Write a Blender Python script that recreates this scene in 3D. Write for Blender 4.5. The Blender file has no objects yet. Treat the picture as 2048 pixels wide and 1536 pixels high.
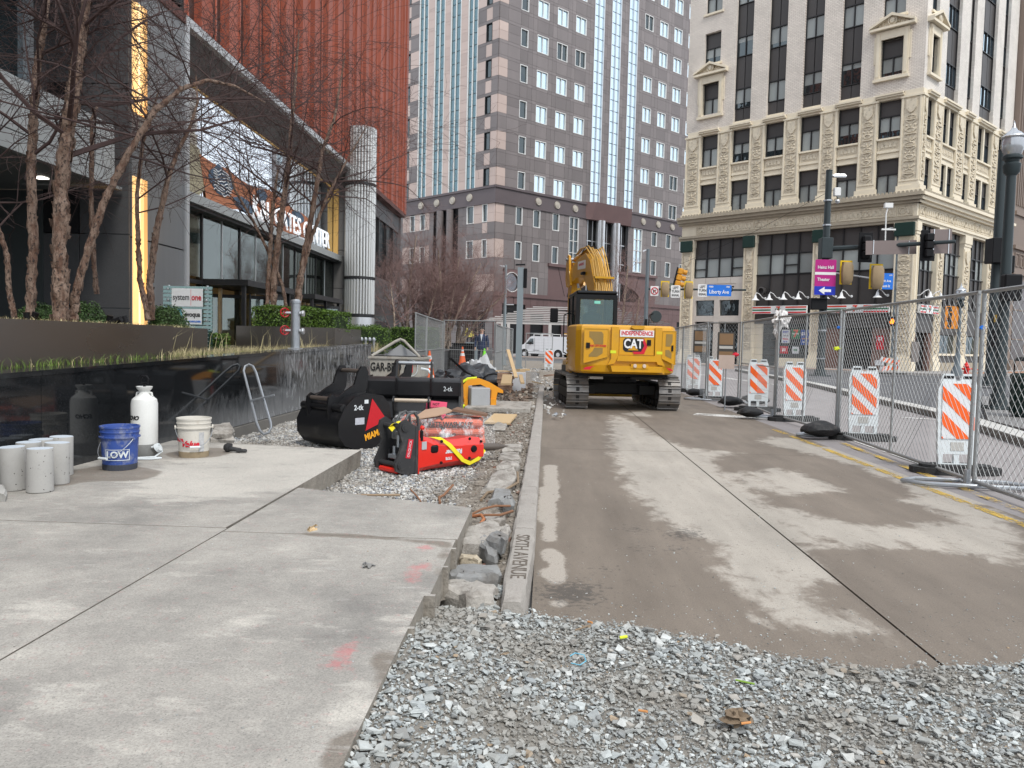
import bpy, math, random
import numpy as np
from mathutils import Matrix, Vector
R=math.radians
sc=bpy.context.scene
# ---------------- camera, sky, sun, exposure ----------------
CW,CH,CF=2048,1536,1539.0
CAMZ=1.40
def _cam():
    d=np.array([(1094-CW/2)/CF,-(687-CH/2)/CF,-1.]); d/=np.linalg.norm(d)
    up=np.array([math.sin(R(1.5)),math.cos(R(1.5)),0.]); up-=d*up.dot(d); up/=np.linalg.norm(up)
    return np.stack([np.cross(d,up),d,up])
CM=_cam(); CC=np.array([0,0,CAMZ])
cd=bpy.data.cameras.new('camera'); cam=bpy.data.objects.new('camera',cd); sc.collection.objects.link(cam)
cd.sensor_width=36; cd.lens=CF/CW*36; cd.clip_end=3000; cd.clip_start=.05
m4=np.eye(4); m4[:3,:3]=CM; m4[:3,3]=CC
cam.matrix_world=Matrix(m4.tolist()); sc.camera=cam
w=bpy.data.worlds.new("World"); sc.world=w; w.use_nodes=True
nt=w.node_tree; N=nt.nodes; L=nt.links
bg=N['Background']; bg.inputs[1].default_value=.112
sky=N.new('ShaderNodeTexSky'); sky.sky_type='NISHITA'; sky.sun_disc=False
SUN_EL,SUN_AZ=R(52),R(150)     # azimuth clockwise from +Y
sky.sun_elevation=SUN_EL; sky.sun_rotation=SUN_AZ
tc=N.new('ShaderNodeTexCoord'); nz=N.new('ShaderNodeTexNoise'); nz.inputs['Scale'].default_value=2.6; nz.inputs['Detail'].default_value=5; nz.inputs['Roughness'].default_value=.55
rp=N.new('ShaderNodeValToRGB'); rp.color_ramp.elements[0].position=.26; rp.color_ramp.elements[1].position=.46; rp.color_ramp.elements[0].color=(.35,.35,.35,1)
mx=N.new('ShaderNodeMix'); mx.data_type='RGBA'
L.new(tc.outputs['Generated'],nz.inputs['Vector']); L.new(nz.outputs['Fac'],rp.inputs['Fac']); L.new(rp.outputs['Color'],mx.inputs['Factor'])
L.new(sky.outputs[0],mx.inputs['A']); mx.inputs['B'].default_value=(7.4,7.9,8.6,1)
L.new(mx.outputs['Result'],bg.inputs[0])
sl=bpy.data.lights.new('sun','SUN'); sl.energy=1.5; sl.angle=R(14); sl.color=(1,.965,.91)
so=bpy.data.objects.new('sun',sl); sc.collection.objects.link(so)
sd=Vector((math.sin(SUN_AZ)*math.cos(SUN_EL),math.cos(SUN_AZ)*math.cos(SUN_EL),math.sin(SUN_EL)))
so.rotation_euler=sd.to_track_quat('Z','Y').to_euler(); so.location=(0,0,60)
sc.view_settings.view_transform='Standard'; sc.view_settings.look='None'; sc.view_settings.exposure=.68; sc.view_settings.gamma=1
sc.cycles.max_bounces=6; sc.cycles.transparent_max_bounces=24; sc.cycles.glossy_bounces=3; sc.cycles.diffuse_bounces=3; sc.cycles.transmission_bounces=4
# ---------------- pixel <-> world helpers (2048x1536 photo pixels) ----------------
def ray(px,py): return CM@np.array([(px-CW/2)/CF,-(py-CH/2)/CF,-1.])
def G(px,py,z=0.):
    d=ray(px,py); return CC+(z-CAMZ)/d[2]*d
def AT(px,py,Y):
    d=ray(px,py); return CC+d*(Y/d[1])
# ---------------- object helpers ----------------
COL=sc.collection
rnd=random.Random(7)
def T(x=0,y=0,z=0): return Matrix.Translation((x,y,z))
def RZ(a): return Matrix.Rotation(a,4,'Z')
def RX(a): return Matrix.Rotation(a,4,'X')
def RY(a): return Matrix.Rotation(a,4,'Y')
def S(x,y=None,z=None): return Matrix.Diagonal((x,x if y is None else y,x if z is None else z,1))
I4=Matrix.Identity(4)
def thing(name,label,cat,loc=(0,0,0),rz=0,group=None):
    o=bpy.data.objects.new(name,None); COL.objects.link(o); o.empty_display_size=.1
    o.location=loc; o.rotation_euler=(0,0,rz); o['label']=label; o['category']=cat
    if group: o['group']=group
    return o
def tag(o,label,cat,group=None):
    o['label']=label; o['category']=cat
    if group: o['group']=group
    return o
class MB:
    def __init__(s,fr=None): s.v=[]; s.f=[]; s.mi=[]; s.m=0; s.fr=fr
    def add(s,vs,fs,fr=None):
        b=len(s.v); q=None
        if s.fr is not None: q=s.fr
        if fr is not None: q=fr if q is None else q@fr
        if q is not None: vs=[tuple(q@Vector(v)) for v in vs]
        s.v+=[tuple(v) for v in vs]; s.f+=[tuple(b+i for i in f) for f in fs]; s.mi+=[s.m]*len(fs); return s
    def box(s,x0,x1,y0,y1,z0,z1,fr=None,bev=0):
        if bev:
            b=bev; vs=[];
            # chamfered box: 24 verts
            idx={}
            for i,x in enumerate((x0,x1)):
                for j,y in enumerate((y0,y1)):
                    for k,z in enumerate((z0,z1)):
                        sx,sy,sz=(b,-b)[i],(b,-b)[j],(b,-b)[k]
                        for a,v in enumerate(((x,y+sy,z+sz),(x+sx,y,z+sz),(x+sx,y+sy,z))):
                            idx[i,j,k,a]=len(vs); vs.append(v)
            g=lambda i,j,k,a:idx[i,j,k,a]; fs=[]
            for i in(0,1): fs.append([g(i,0,0,0),g(i,1,0,0),g(i,1,1,0),g(i,0,1,0)])
            for j in(0,1): fs.append([g(0,j,0,1),g(1,j,0,1),g(1,j,1,1),g(0,j,1,1)])
            for k in(0,1): fs.append([g(0,0,k,2),g(1,0,k,2),g(1,1,k,2),g(0,1,k,2)])
            for i in(0,1):
                for j in(0,1): fs.append([g(i,j,0,0),g(i,j,1,0),g(i,j,1,1),g(i,j,0,1)])
            for i in(0,1):
                for k in(0,1): fs.append([g(i,0,k,0),g(i,1,k,0),g(i,1,k,2),g(i,0,k,2)])
            for j in(0,1):
                for k in(0,1): fs.append([g(0,j,k,1),g(1,j,k,1),g(1,j,k,2),g(0,j,k,2)])
            for i in(0,1):
                for j in(0,1):
                    for k in(0,1): fs.append([g(i,j,k,0),g(i,j,k,1),g(i,j,k,2)])
            return s.add(vs,fs,fr)
        return s.add([(x0,y0,z0),(x1,y0,z0),(x1,y1,z0),(x0,y1,z0),(x0,y0,z1),(x1,y0,z1),(x1,y1,z1),(x0,y1,z1)],
              [(0,3,2,1),(4,5,6,7),(0,1,5,4),(1,2,6,5),(2,3,7,6),(3,0,4,7)],fr)
    def cyl(s,p0,p1,r0,r1=None,n=10,caps=True,fr=None):
        return s.tube([p0,p1],[r0,r0 if r1 is None else r1],n,caps,fr)
    def tube(s,pts,r,n=6,caps=True,fr=None,closed=False):
        pts=[Vector(p) for p in pts]; k=len(pts)
        if not isinstance(r,(list,tuple)): r=[r]*k
        vs=[]; up=None
        for i,p in enumerate(pts):
            if closed: d=pts[(i+1)%k]-pts[i-1]
            else: d=(pts[min(i+1,k-1)]-pts[max(i-1,0)])
            if d.length<1e-9: d=Vector((0,0,1))
            d.normalize()
            if up is None: up=Vector((0,0,1)) if abs(d.z)<.9 else Vector((1,0,0))
            a=d.cross(up)
            if a.length<1e-4: a=d.cross(Vector((.3,1,.2)))
            a.normalize(); b=a.cross(d); up=b
            for j in range(n):
                t=2*math.pi*(j+.5)/n; vs.append(p+(a*math.cos(t)+b*math.sin(t))*r[i])
        fs=[]
        for i in range(k if closed else k-1):
            i2=(i+1)%k
            for j in range(n): fs.append((i*n+j,i*n+(j+1)%n,i2*n+(j+1)%n,i2*n+j))
        if caps and not closed: fs.append(tuple(range(n-1,-1,-1))); fs.append(tuple((k-1)*n+j for j in range(n)))
        return s.add(vs,fs,fr)
    def lathe(s,prof,n=20,fr=None,caps=True):
        vs=[]; fs=[]; k=len(prof)
        for (r,z) in prof:
            for j in range(n):
                t=2*math.pi*j/n; vs.append((r*math.cos(t),r*math.sin(t),z))
        for i in range(k-1):
            for j in range(n): fs.append((i*n+j,i*n+(j+1)%n,(i+1)*n+(j+1)%n,(i+1)*n+j))
        if caps: fs.append(tuple(range(n-1,-1,-1))); fs.append(tuple((k-1)*n+j for j in range(n)))
        return s.add(vs,fs,fr)
    def prism(s,poly,a,b,ax='y',fr=None):
        """polygon in the plane across ax, extruded from a to b"""
        n=len(poly)
        def P(p,t): return (p[0],t,p[1]) if ax=='y' else ((t,p[0],p[1]) if ax=='x' else (p[0],p[1],t))
        vs=[P(p,a) for p in poly]+[P(p,b) for p in poly]
        fs=[tuple(range(n-1,-1,-1)),tuple(range(n,2*n))]+[(i,(i+1)%n,n+(i+1)%n,n+i) for i in range(n)]
        return s.add(vs,fs,fr)
    def hull(s,secs,fr=None):
        """loft closed sections with equal point counts"""
        n=len(secs[0]); vs=[p for q in secs for p in q]; fs=[]
        for i in range(len(secs)-1):
            for j in range(n): fs.append((i*n+j,i*n+(j+1)%n,(i+1)*n+(j+1)%n,(i+1)*n+j))
        fs.append(tuple(range(n-1,-1,-1))); fs.append(tuple((len(secs)-1)*n+j for j in range(n)))
        return s.add(vs,fs,fr)
    def mesh(s,name,mats,smooth=False):
        me=bpy.data.meshes.new(name); me.from_pydata(s.v,[],s.f)
        for m in (mats if isinstance(mats,(list,tuple)) else [mats]): me.materials.append(m)
        if max(s.mi,default=0)>0: me.polygons.foreach_set('material_index',s.mi)
        if smooth:
            me.polygons.foreach_set('use_smooth',[True]*len(me.polygons))
            try: me.set_sharp_from_angle(angle=R(smooth if smooth>1 else 40))
            except Exception: pass
        me.update(); return me
    def build(s,name,mats,parent=None,mx=None,smooth=False,kind=None):
        return put(name,s.mesh(name,mats,smooth),parent,mx,kind)
def fixn(o):
    import bmesh
    bm=bmesh.new(); bm.from_mesh(o.data); bmesh.ops.recalc_face_normals(bm,faces=bm.faces); bm.to_mesh(o.data); bm.free(); return o
def put(name,me,parent=None,mx=None,kind=None):
    o=bpy.data.objects.new(name,me); COL.objects.link(o)
    if parent is not None: o.parent=parent
    if mx is not None: o.matrix_basis=mx
    if kind: o['kind']=kind
    return o
def dup(root,loc=None,rz=None,label=None,group=None,deep=True):
    r=root.copy(); COL.objects.link(r)
    if loc is not None: r.location=loc
    if rz is not None: r.rotation_euler=(0,0,rz)
    if label: r['label']=label
    if group: r['group']=group
    for ch in list(root.children):
        c=ch.copy(); COL.objects.link(c); c.parent=r
        for g in ch.children:
            d=g.copy(); COL.objects.link(d); d.parent=c
    return r
def text_mesh(s,size,mat,ext=.004,align='CENTER',shear=0,bold=0,sx=1):
    cu=bpy.data.curves.new('lettering','FONT'); cu.body=s; cu.size=size; cu.extrude=ext; cu.align_x=align; cu.align_y='CENTER'; cu.shear=shear; cu.offset=bold; cu.resolution_u=3
    o=bpy.data.objects.new('t',cu); COL.objects.link(o)
    me=bpy.data.meshes.new_from_object(o); bpy.data.objects.remove(o); bpy.data.curves.remove(cu)
    me.name='lettering'; me.materials.clear(); me.materials.append(mat)
    if sx!=1: me.transform(S(sx,1,1))
    return me
FRONT=Matrix(((1,0,0,0),(0,0,-1,0),(0,1,0,0),(0,0,0,1)))   # text plane faces -Y
def text(s,size,mat,parent,mx,name='lettering',**k): return put(name,text_mesh(s,size,mat,**k),parent,mx)
# ---------------- materials ----------------
MATS={}
def nodes(name):
    m=bpy.data.materials.new(name); m.use_nodes=True; MATS[name]=m
    return m,m.node_tree.nodes,m.node_tree.links,m.node_tree.nodes['Principled BSDF']
def _n(N,t,**k):
    n=N.new(t)
    for a,b in k.items(): setattr(n,a,b)
    return n
def mth(N,L,op,a,b=None,c=None,clamp=False):
    n=N.new('ShaderNodeMath'); n.operation=op; n.use_clamp=clamp
    for i,x in enumerate((a,b,c)):
        if x is None: continue
        if isinstance(x,(int,float)): n.inputs[i].default_value=x
        else: L.new(x,n.inputs[i])
    return n.outputs[0]
def mixc(N,L,f,a,b,mode='MIX'):
    n=N.new('ShaderNodeMix'); n.data_type='RGBA'; n.blend_type=mode
    for i,x in ((0,f),(6,a),(7,b)):
        if isinstance(x,(int,float)): n.inputs[i].default_value=x
        elif isinstance(x,tuple): n.inputs[i].default_value=(*x[:3],1)
        else: L.new(x,n.inputs[i])
    return n.outputs[2]
def noise(N,L,pos,scale,detail=4,rough=.55,out='Fac',stretch=None,dist=0):
    if stretch:
        mp=N.new('ShaderNodeMapping'); mp.inputs['Scale'].default_value=stretch; L.new(pos,mp.inputs[0]); pos=mp.outputs[0]
    n=N.new('ShaderNodeTexNoise'); n.inputs['Scale'].default_value=scale; n.inputs['Detail'].default_value=detail; n.inputs['Roughness'].default_value=rough; n.inputs['Distortion'].default_value=dist
    L.new(pos,n.inputs['Vector']); return n.outputs[out]
def ramp(N,L,f,a,b):
    n=N.new('ShaderNodeMapRange'); n.inputs[1].default_value=a; n.inputs[2].default_value=b; L.new(f,n.inputs[0]); return n.outputs[0]
def M(name,col,rough=.65,metal=0,var=.18,vs=2.5,bump=.0,bs=60,fine=.10,fs=90,orand=0,irand=0,dirt=None,dirtc=(.12,.1,.08),spec=.35,stretch=None,alpha=1,emit=0,coat=0,rvar=.1,speck=None):
    m,N,L,b=nodes(name)
    geo=N.new('ShaderNodeNewGeometry'); pos=geo.outputs['Position']
    n1=noise(N,L,pos,vs,5,.6,stretch=stretch); n2=noise(N,L,pos,fs,3,.6)
    f=mth(N,L,'ADD',mth(N,L,'MULTIPLY_ADD',n1,var*2,1-var),mth(N,L,'MULTIPLY_ADD',n2,fine*2,-fine))
    if orand:
        oi=N.new('ShaderNodeObjectInfo'); f=mth(N,L,'MULTIPLY',f,mth(N,L,'MULTIPLY_ADD',oi.outputs['Random'],orand*2,1-orand))
    if irand: f=mth(N,L,'MULTIPLY',f,mth(N,L,'MULTIPLY_ADD',geo.outputs['Random Per Island'],irand*2,1-irand))
    n=N.new('ShaderNodeVectorMath'); n.operation='SCALE'; n.inputs[0].default_value=col[:3]; L.new(f,n.inputs['Scale']); c=n.outputs[0]
    if speck:
        sv=noise(N,L,pos,speck[1],1,.5); c=mixc(N,L,ramp(N,L,sv,speck[2],speck[2]+.04),c,speck[0])
    if dirt:
        dn=noise(N,L,pos,dirt[0],6,.65); c=mixc(N,L,mth(N,L,'MULTIPLY',ramp(N,L,dn,dirt[1],dirt[1]+.15),dirt[2] if len(dirt)>2 else .7),c,dirtc)
    L.new(c,b.inputs['Base Color'])
    if isinstance(rough,float): L.new(mth(N,L,'MULTIPLY_ADD',n1,rvar*2,rough-rvar,clamp=True),b.inputs['Roughness'])
    else: b.inputs['Roughness'].default_value=rough
    b.inputs['Metallic'].default_value=metal; b.inputs['Specular IOR Level'].default_value=spec
    if coat: b.inputs['Coat Weight'].default_value=coat; b.inputs['Coat Roughness'].default_value=.1
    if alpha<1: b.inputs['Alpha'].default_value=alpha
    if emit: b.inputs['Emission Color'].default_value=(*col[:3],1); b.inputs['Emission Strength'].default_value=emit
    if bump:
        bn=N.new('ShaderNodeBump'); bn.inputs['Strength'].default_value=bump; bn.inputs['Distance'].default_value=.02
        L.new(noise(N,L,pos,bs,4,.6,stretch=stretch),bn.inputs['Height']); L.new(bn.outputs[0],b.inputs['Normal'])
    return m
def glass(name,tint,rough=.04,refl=.5,body=(.02,.025,.03),trans=0.,wob=.0):
    """window glass: dark or see-through body under a mirror-like coat"""
    m,N,L,b=nodes(name); out=N['Material Output']
    b.inputs['Base Color'].default_value=(*body,1); b.inputs['Roughness'].default_value=.4; b.inputs['Specular IOR Level'].default_value=.1
    gl=N.new('ShaderNodeBsdfGlossy'); gl.inputs['Color'].default_value=(*tint,1); gl.inputs['Roughness'].default_value=rough
    fr=N.new('ShaderNodeFresnel'); fr.inputs['IOR'].default_value=1.5
    fac=mth(N,L,'ADD',mth(N,L,'MULTIPLY',fr.outputs[0],1-refl),refl,clamp=True)
    base=b.outputs[0]
    if trans:
        tr=N.new('ShaderNodeBsdfTransparent'); tr.inputs['Color'].default_value=(.8,.88,.86,1)
        mm=N.new('ShaderNodeMixShader'); mm.inputs[0].default_value=trans; L.new(base,mm.inputs[1]); L.new(tr.outputs[0],mm.inputs[2]); base=mm.outputs[0]
    mm=N.new('ShaderNodeMixShader'); L.new(fac,mm.inputs[0]); L.new(base,mm.inputs[1]); L.new(gl.outputs[0],mm.inputs[2]); L.new(mm.outputs[0],out.inputs[0])
    if wob:
        bn=N.new('ShaderNodeBump'); bn.inputs['Strength'].default_value=wob; bn.inputs['Distance'].default_value=.1
        geo=N.new('ShaderNodeNewGeometry'); L.new(noise(N,L,geo.outputs['Position'],.9,2,.5),bn.inputs['Height']); L.new(bn.outputs[0],gl.inputs['Normal'])
    return m
m_purple=M('purple_granite',(.125,.098,.102),.42,var=.22,vs=.5,fine=.18,fs=60,orand=.16,stretch=(1,1,.4))
m_beige=M('pink_beige_granite',(.40,.315,.28),.5,var=.08,vs=1,fine=.1,orand=.08)
m_joint=M('dark_joint',(.045,.038,.04),.8)
m_winA=glass('sky_mirror_glass',(.72,.86,.94),.02,.85,(.05,.09,.12),wob=.12)
m_winB=glass('dark_mirror_glass',(.42,.48,.50),.03,.18,(.012,.018,.02),wob=.3)
m_white=M('white_painted_metal',(.72,.72,.70),.45,var=.06)
m_silver=M('brushed_silver',(.62,.63,.64),.35,metal=.8,var=.08,vs=1)
m_cream=M('cream_terracotta',(.70,.62,.48),.62,var=.14,vs=1.2,fine=.10,fs=25,bump=.25,bs=14,dirt=(1.1,.60,.35),dirtc=(.25,.21,.15),orand=.05)
m_creamdk=M('dark_terracotta',(.36,.31,.235),.75,var=.25,vs=3,bump=.4,bs=10)
m_relief=M('carved_terracotta',(.62,.545,.42),.65,var=.2,vs=4,bump=.9,bs=7,dirt=(5,.52,.55),dirtc=(.24,.2,.14))
m_panel=M('dark_bronze_panel',(.055,.050,.048),.45,var=.1,orand=.12)
m_mull=M('dark_mullion',(.02,.02,.021),.4)
m_blind=M('window_blind',(.27,.29,.28),.5,var=.12,vs=1,orand=.22,coat=.6)
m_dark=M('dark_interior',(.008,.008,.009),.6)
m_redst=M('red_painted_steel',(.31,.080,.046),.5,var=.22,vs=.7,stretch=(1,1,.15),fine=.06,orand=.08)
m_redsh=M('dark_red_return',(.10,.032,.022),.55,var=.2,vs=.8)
m_graystone=M('speckled_grey_granite',(.068,.068,.070),.4,var=.1,fine=.35,fs=70,orand=.06)
m_graymet=M('brushed_grey_panel',(.24,.245,.25),.32,metal=.65,var=.14,vs=1.2,stretch=(6,6,.2))
m_canopy=M('canopy_panel',(.34,.35,.345),.45,metal=.2,var=.1,vs=1,stretch=(5,5,.3))
m_steel=M('galvanised_steel',(.36,.38,.40),.42,metal=.7,var=.2,vs=12)
m_fence=M('galvanised_wire',(.33,.34,.34),.5,metal=.5,var=.15)
m_pole=M('dark_green_grey_pole',(.036,.047,.050),.45,var=.12,spec=.25)
m_black=M('black_plastic',(.007,.007,.008),.5,var=.15,spec=.2)
m_rubber=M('dusty_black_rubber',(.03,.03,.03),.8,var=.25,vs=8,bump=.2)
m_blkmetal=M('black_painted_metal',(.007,.008,.009),.40,var=.2,vs=3,dirt=(4,.60,.3),dirtc=(.04,.037,.033),coat=.0,spec=.22,bump=.05)
m_yellow=M('machine_yellow',(.59,.290,.004),.36,var=.08,vs=3,coat=.3,dirt=(2.6,.57,.35),dirtc=(.34,.22,.07))
m_yellow2=M('dusty_yellow',(.52,.33,.05),.5,var=.12,vs=6)
m_orange=M('reflective_orange',(.80,.115,.012),.45,var=.08,dirt=(12,.66,.6),dirtc=(.7,.6,.55))
m_refwhite=M('reflective_white',(.66,.67,.68),.4,var=.08,dirt=(7,.6,.35),dirtc=(.35,.33,.30))
m_red=M('bright_red_paint',(.58,.016,.010),.35,var=.08,coat=.3,dirt=(9,.62,.35),dirtc=(.25,.08,.06))
m_darkgrey=M('charcoal_steel',(.035,.035,.036),.5,var=.2,vs=6,dirt=(8,.55,.5),dirtc=(.12,.11,.1))
m_ltgreen=M('cab_glass_green',(.1,.14,.13),.1)
m_wood=M('pale_timber',(.50,.36,.20),.7,var=.2,vs=6,stretch=(1,8,8),orand=.12)
m_woodold=M('weathered_timber',(.26,.19,.125),.8,var=.3,vs=8,orand=.3,bump=.3)
m_conc=M('pale_concrete',(.40,.39,.365),.85,var=.14,vs=4,bump=.25,bs=40,fine=.12,orand=.06)
m_lime=M('lime_yellow',(.62,.70,.03),.6,var=.08)
m_yelstrap=M('yellow_webbing',(.75,.62,.02),.7,var=.1)
m_txtk=M('black_print',(.015,.015,.015),.6)
m_txtw=M('white_print',(.8,.8,.8),.5)
m_txtr=M('red_print',(.55,.012,.03),.5)
m_txty=M('orange_print',(.8,.36,.02),.5)
m_blue=M('sign_blue',(.015,.16,.62),.4)
m_dblue=M('sign_dark_blue',(.01,.03,.40),.4)
m_mag=M('sign_magenta',(.42,.012,.19),.4)
m_green=M('stripe_green',(.01,.16,.07),.45)
m_birch=None
print('s0 ok')
# ================= GROUND =================
def inside(poly,X,Y):
    r=np.zeros(X.shape,bool); n=len(poly)
    for i in range(n):
        x1,y1=poly[i]; x2,y2=poly[(i+1)%n]
        c=((y1>Y)!=(y2>Y))&(X<(x2-x1)*(Y-y1)/(y2-y1+1e-12)+x1); r^=c
    return r
def blur(a,k):
    ker=np.exp(-.5*(np.arange(-3*k,3*k+1)/k)**2); ker/=ker.sum()
    p=np.pad(a,3*k,mode='edge')
    p=np.apply_along_axis(lambda v:np.convolve(v,ker,'valid'),0,p); return np.apply_along_axis(lambda v:np.convolve(v,ker,'valid'),1,p)
def vnoise(X,Y,s,seed=0,oct=4):
    r=np.zeros(X.shape); a=1.; t=0
    rs=np.random.RandomState(seed); 
    for o in range(oct):
        tb=rs.rand(64,64); x=X/s*2**o; y=Y/s*2**o; xi=np.floor(x).astype(int); yi=np.floor(y).astype(int); fx=x-xi; fy=y-yi
        fx=fx*fx*(3-2*fx); fy=fy*fy*(3-2*fy); g=lambda i,j: tb[(xi+i)%64,(yi+j)%64]
        r+=a*((g(0,0)*(1-fx)+g(1,0)*fx)*(1-fy)+(g(0,1)*(1-fx)+g(1,1)*fx)*fy); t+=a; a*=.5
    return r/t
def grid_sheet(name,x0,x1,y0,y1,st,zf,mat,attrs={},kind='structure',keep=None,parent=None,smooth=True):
    nx=int(round((x1-x0)/st))+1; ny=int(round((y1-y0)/st))+1
    X,Y=np.meshgrid(np.linspace(x0,x1,nx),np.linspace(y0,y1,ny),indexing='ij')
    Z=zf(X,Y) if callable(zf) else np.full(X.shape,float(zf))
    v=np.stack([X,Y,Z],-1).reshape(-1,3)
    i=np.arange(nx*ny).reshape(nx,ny); f=np.stack([i[:-1,:-1],i[1:,:-1],i[1:,1:],i[:-1,1:]],-1)
    if keep is not None:
        cx=(X[:-1,:-1]+X[1:,1:])/2; cy=(Y[:-1,:-1]+Y[1:,1:])/2; f=f[keep(cx,cy)]
    f=f.reshape(-1,4)
    me=bpy.data.meshes.new(name); me.vertices.add(len(v)); me.vertices.foreach_set('co',v.ravel())
    me.loops.add(f.size); me.loops.foreach_set('vertex_index',f.ravel().astype(np.int32)); me.polygons.add(len(f)); me.polygons.foreach_set('loop_start',np.arange(0,f.size,4,dtype=np.int32))
    me.update(calc_edges=True); me.materials.append(mat)
    me.polygons.foreach_set('use_smooth',np.full(len(f),bool(smooth)))
    for k,(fn,bl) in attrs.items():
        a=fn(X,Y).astype(float)
        if bl: a=blur(a,bl)
        at=me.attributes.new(k,'FLOAT','POINT'); at.data.foreach_set('value',a.ravel().astype(np.float32))
    me.validate(); return put(name,me,parent,None,kind)
def pg(pts,z=0.): return [tuple(G(x,y,z)[:2]) for x,y in pts]
def anymask(polys):
    def f(X,Y):
        m=np.zeros(X.shape,bool)
        for p in polys: m|=inside(p,X,Y)
        return m
    return f
def attr(N,n): a=N.new('ShaderNodeAttribute'); a.attribute_name=n; return a.outputs['Fac']
def thr(N,L,mask,ns,amp,w=.08):
    return ramp(N,L,mth(N,L,'ADD',mask,mth(N,L,'MULTIPLY_ADD',ns,amp,-amp*.5)),.5-w,.5+w)
# base ground, far streets
gm=M('asphalt',(.13,.128,.128),.8,var=.25,vs=.35,fine=.2,fs=40,bump=.2,bs=30)
g=MB().add([(-400,-200,-.03),(400,-200,-.03),(400,600,-.03),(-400,600,-.03)],[(0,1,2,3)]).build('ground',gm,kind='structure')
# concrete road lane (wet / dry staining as vertex masks)
m,N,L,b=nodes('concrete_road_surface')
pos=N.new('ShaderNodeNewGeometry').outputs['Position']
n_s=noise(N,L,pos,4.2,9,.72,stretch=(1.15,.8,1),dist=.3); n_f=noise(N,L,pos,130,3,.6); n_b=noise(N,L,pos,1.3,4,.6,stretch=(1,.45,1)); n_m=noise(N,L,pos,24,4,.7)
wet=thr(N,L,attr(N,'wet'),mth(N,L,'MULTIPLY_ADD',n_f,.25,mth(N,L,'MULTIPLY',n_s,.88)),2.3,.16)
trk=noise(N,L,pos,2.6,5,.65,stretch=(1.6,.22,1)); n_b=mth(N,L,'MULTIPLY_ADD',trk,.9,mth(N,L,'SUBTRACT',n_b,.45),clamp=True)
dry=mixc(N,L,n_b,(.25,.228,.195),(.47,.425,.365)); c=mixc(N,L,wet,dry,mixc(N,L,n_b,(.105,.085,.066),(.235,.195,.155)))
c=mixc(N,L,mth(N,L,'MULTIPLY',thr(N,L,attr(N,'pale'),mth(N,L,'MULTIPLY_ADD',n_m,.4,mth(N,L,'MULTIPLY',n_s,.8)),1.3,.1),.8),c,(.40,.36,.31))
c=mixc(N,L,mth(N,L,'MULTIPLY',thr(N,L,attr(N,'tar'),n_m,3.2,.2),.6),c,(.035,.033,.031))
c=mixc(N,L,1.,c,mth(N,L,'MULTIPLY_ADD',n_f,1.1,.45),'MULTIPLY')
c=mixc(N,L,mth(N,L,'MULTIPLY',ramp(N,L,noise(N,L,pos,60,2,.5),.68,.74),.7),c,(.09,.08,.075))
L.new(c,b.inputs['Base Color']); L.new(mth(N,L,'MULTIPLY_ADD',wet,-.12,.86),b.inputs['Roughness'])
bn=N.new('ShaderNodeBump'); bn.inputs['Strength'].default_value=.35; bn.inputs['Distance'].default_value=.004; L.new(n_f,bn.inputs['Height']); L.new(bn.outputs[0],b.inputs['Normal'])
m_road=m
light=pg([(1215,830),(1215,905),(1240,970),(1300,1035),(1390,1080),(1440,1105),(1425,1150),(1480,1195),(1500,1245),(1560,1262),(1640,1275),(1740,1298),(1850,1316),(1830,1290),(1790,1262),(1760,1243),(1680,1217),(1640,1215),(1608,1190),(1612,1172),(1665,1165),(1692,1160),(1640,1118),(1590,1060),(1530,1000),(1450,940),(1380,890),(1330,850),(1290,820)])
light2=pg([(1340,850),(1420,870),(1500,905),(1420,920)])
l3=[pg(p) for p in ([(1480,948),(1560,930),(1660,965),(1700,985),(1800,1000),(1830,985),(1700,930),(1600,905),(1500,880),(1560,870),(1700,905),(1850,960),(2048,1040),(2048,1150),(1960,1120),(1850,1095),(1750,1100),(1680,1098),(1640,1085),(1590,1055),(1560,1020),(1620,1015),(1600,1000),(1540,985)],
  [(1640,1005),(1690,1002),(1680,1015),(1640,1015)],[(1960,1150),(2048,1170),(2048,1215),(1990,1190)])]
darkin=[pg(p) for p in ([(1590,1000),(1640,985),(1760,995),(1880,1022),(1895,1040),(1800,1052),(1700,1046),(1640,1030)],[(1240,828),(1330,840),(1500,880),(1560,905),(1400,900),(1330,878)])]
pale=[pg(p) for p in ([(1092,930),(1108,930),(1112,1000),(1105,1050),(1112,1070),(1108,1085),(1085,1085),(1082,1000)],[(1085,1100),(1105,1095),(1128,1115),(1125,1165),(1108,1172),(1088,1150),(1098,1128),(1084,1112)],[(1098,1205),(1120,1200),(1130,1212),(1100,1218)])]
tar=[pg(p) for p in ([(1240,1055),(1290,1052),(1295,1062),(1245,1064)],[(1325,1094),(1375,1092),(1382,1104),(1330,1102)],[(1335,1065),(1385,1055),(1400,1075),(1360,1082)],[(1260,1090),(1290,1090),(1290,1104),(1262,1104)],[(1190,1140),(1235,1130),(1235,1142),(1192,1150)],[(1090,1170),(1200,1165),(1180,1215),(1090,1200)])]
RX0,RX1=-.045,4.12
def road_wet(X,Y): return ~((anymask([light,light2]+l3)(X,Y))&~anymask(darkin)(X,Y))
rs=[]
for nm,x0,x1 in (('a',RX0,1.8),('b',1.815,RX1)):
    pass
road=bpy.data.objects.new('road',None); COL.objects.link(road); road['kind']='structure'
yj=[1.6,10.28,19.,27.]
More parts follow.
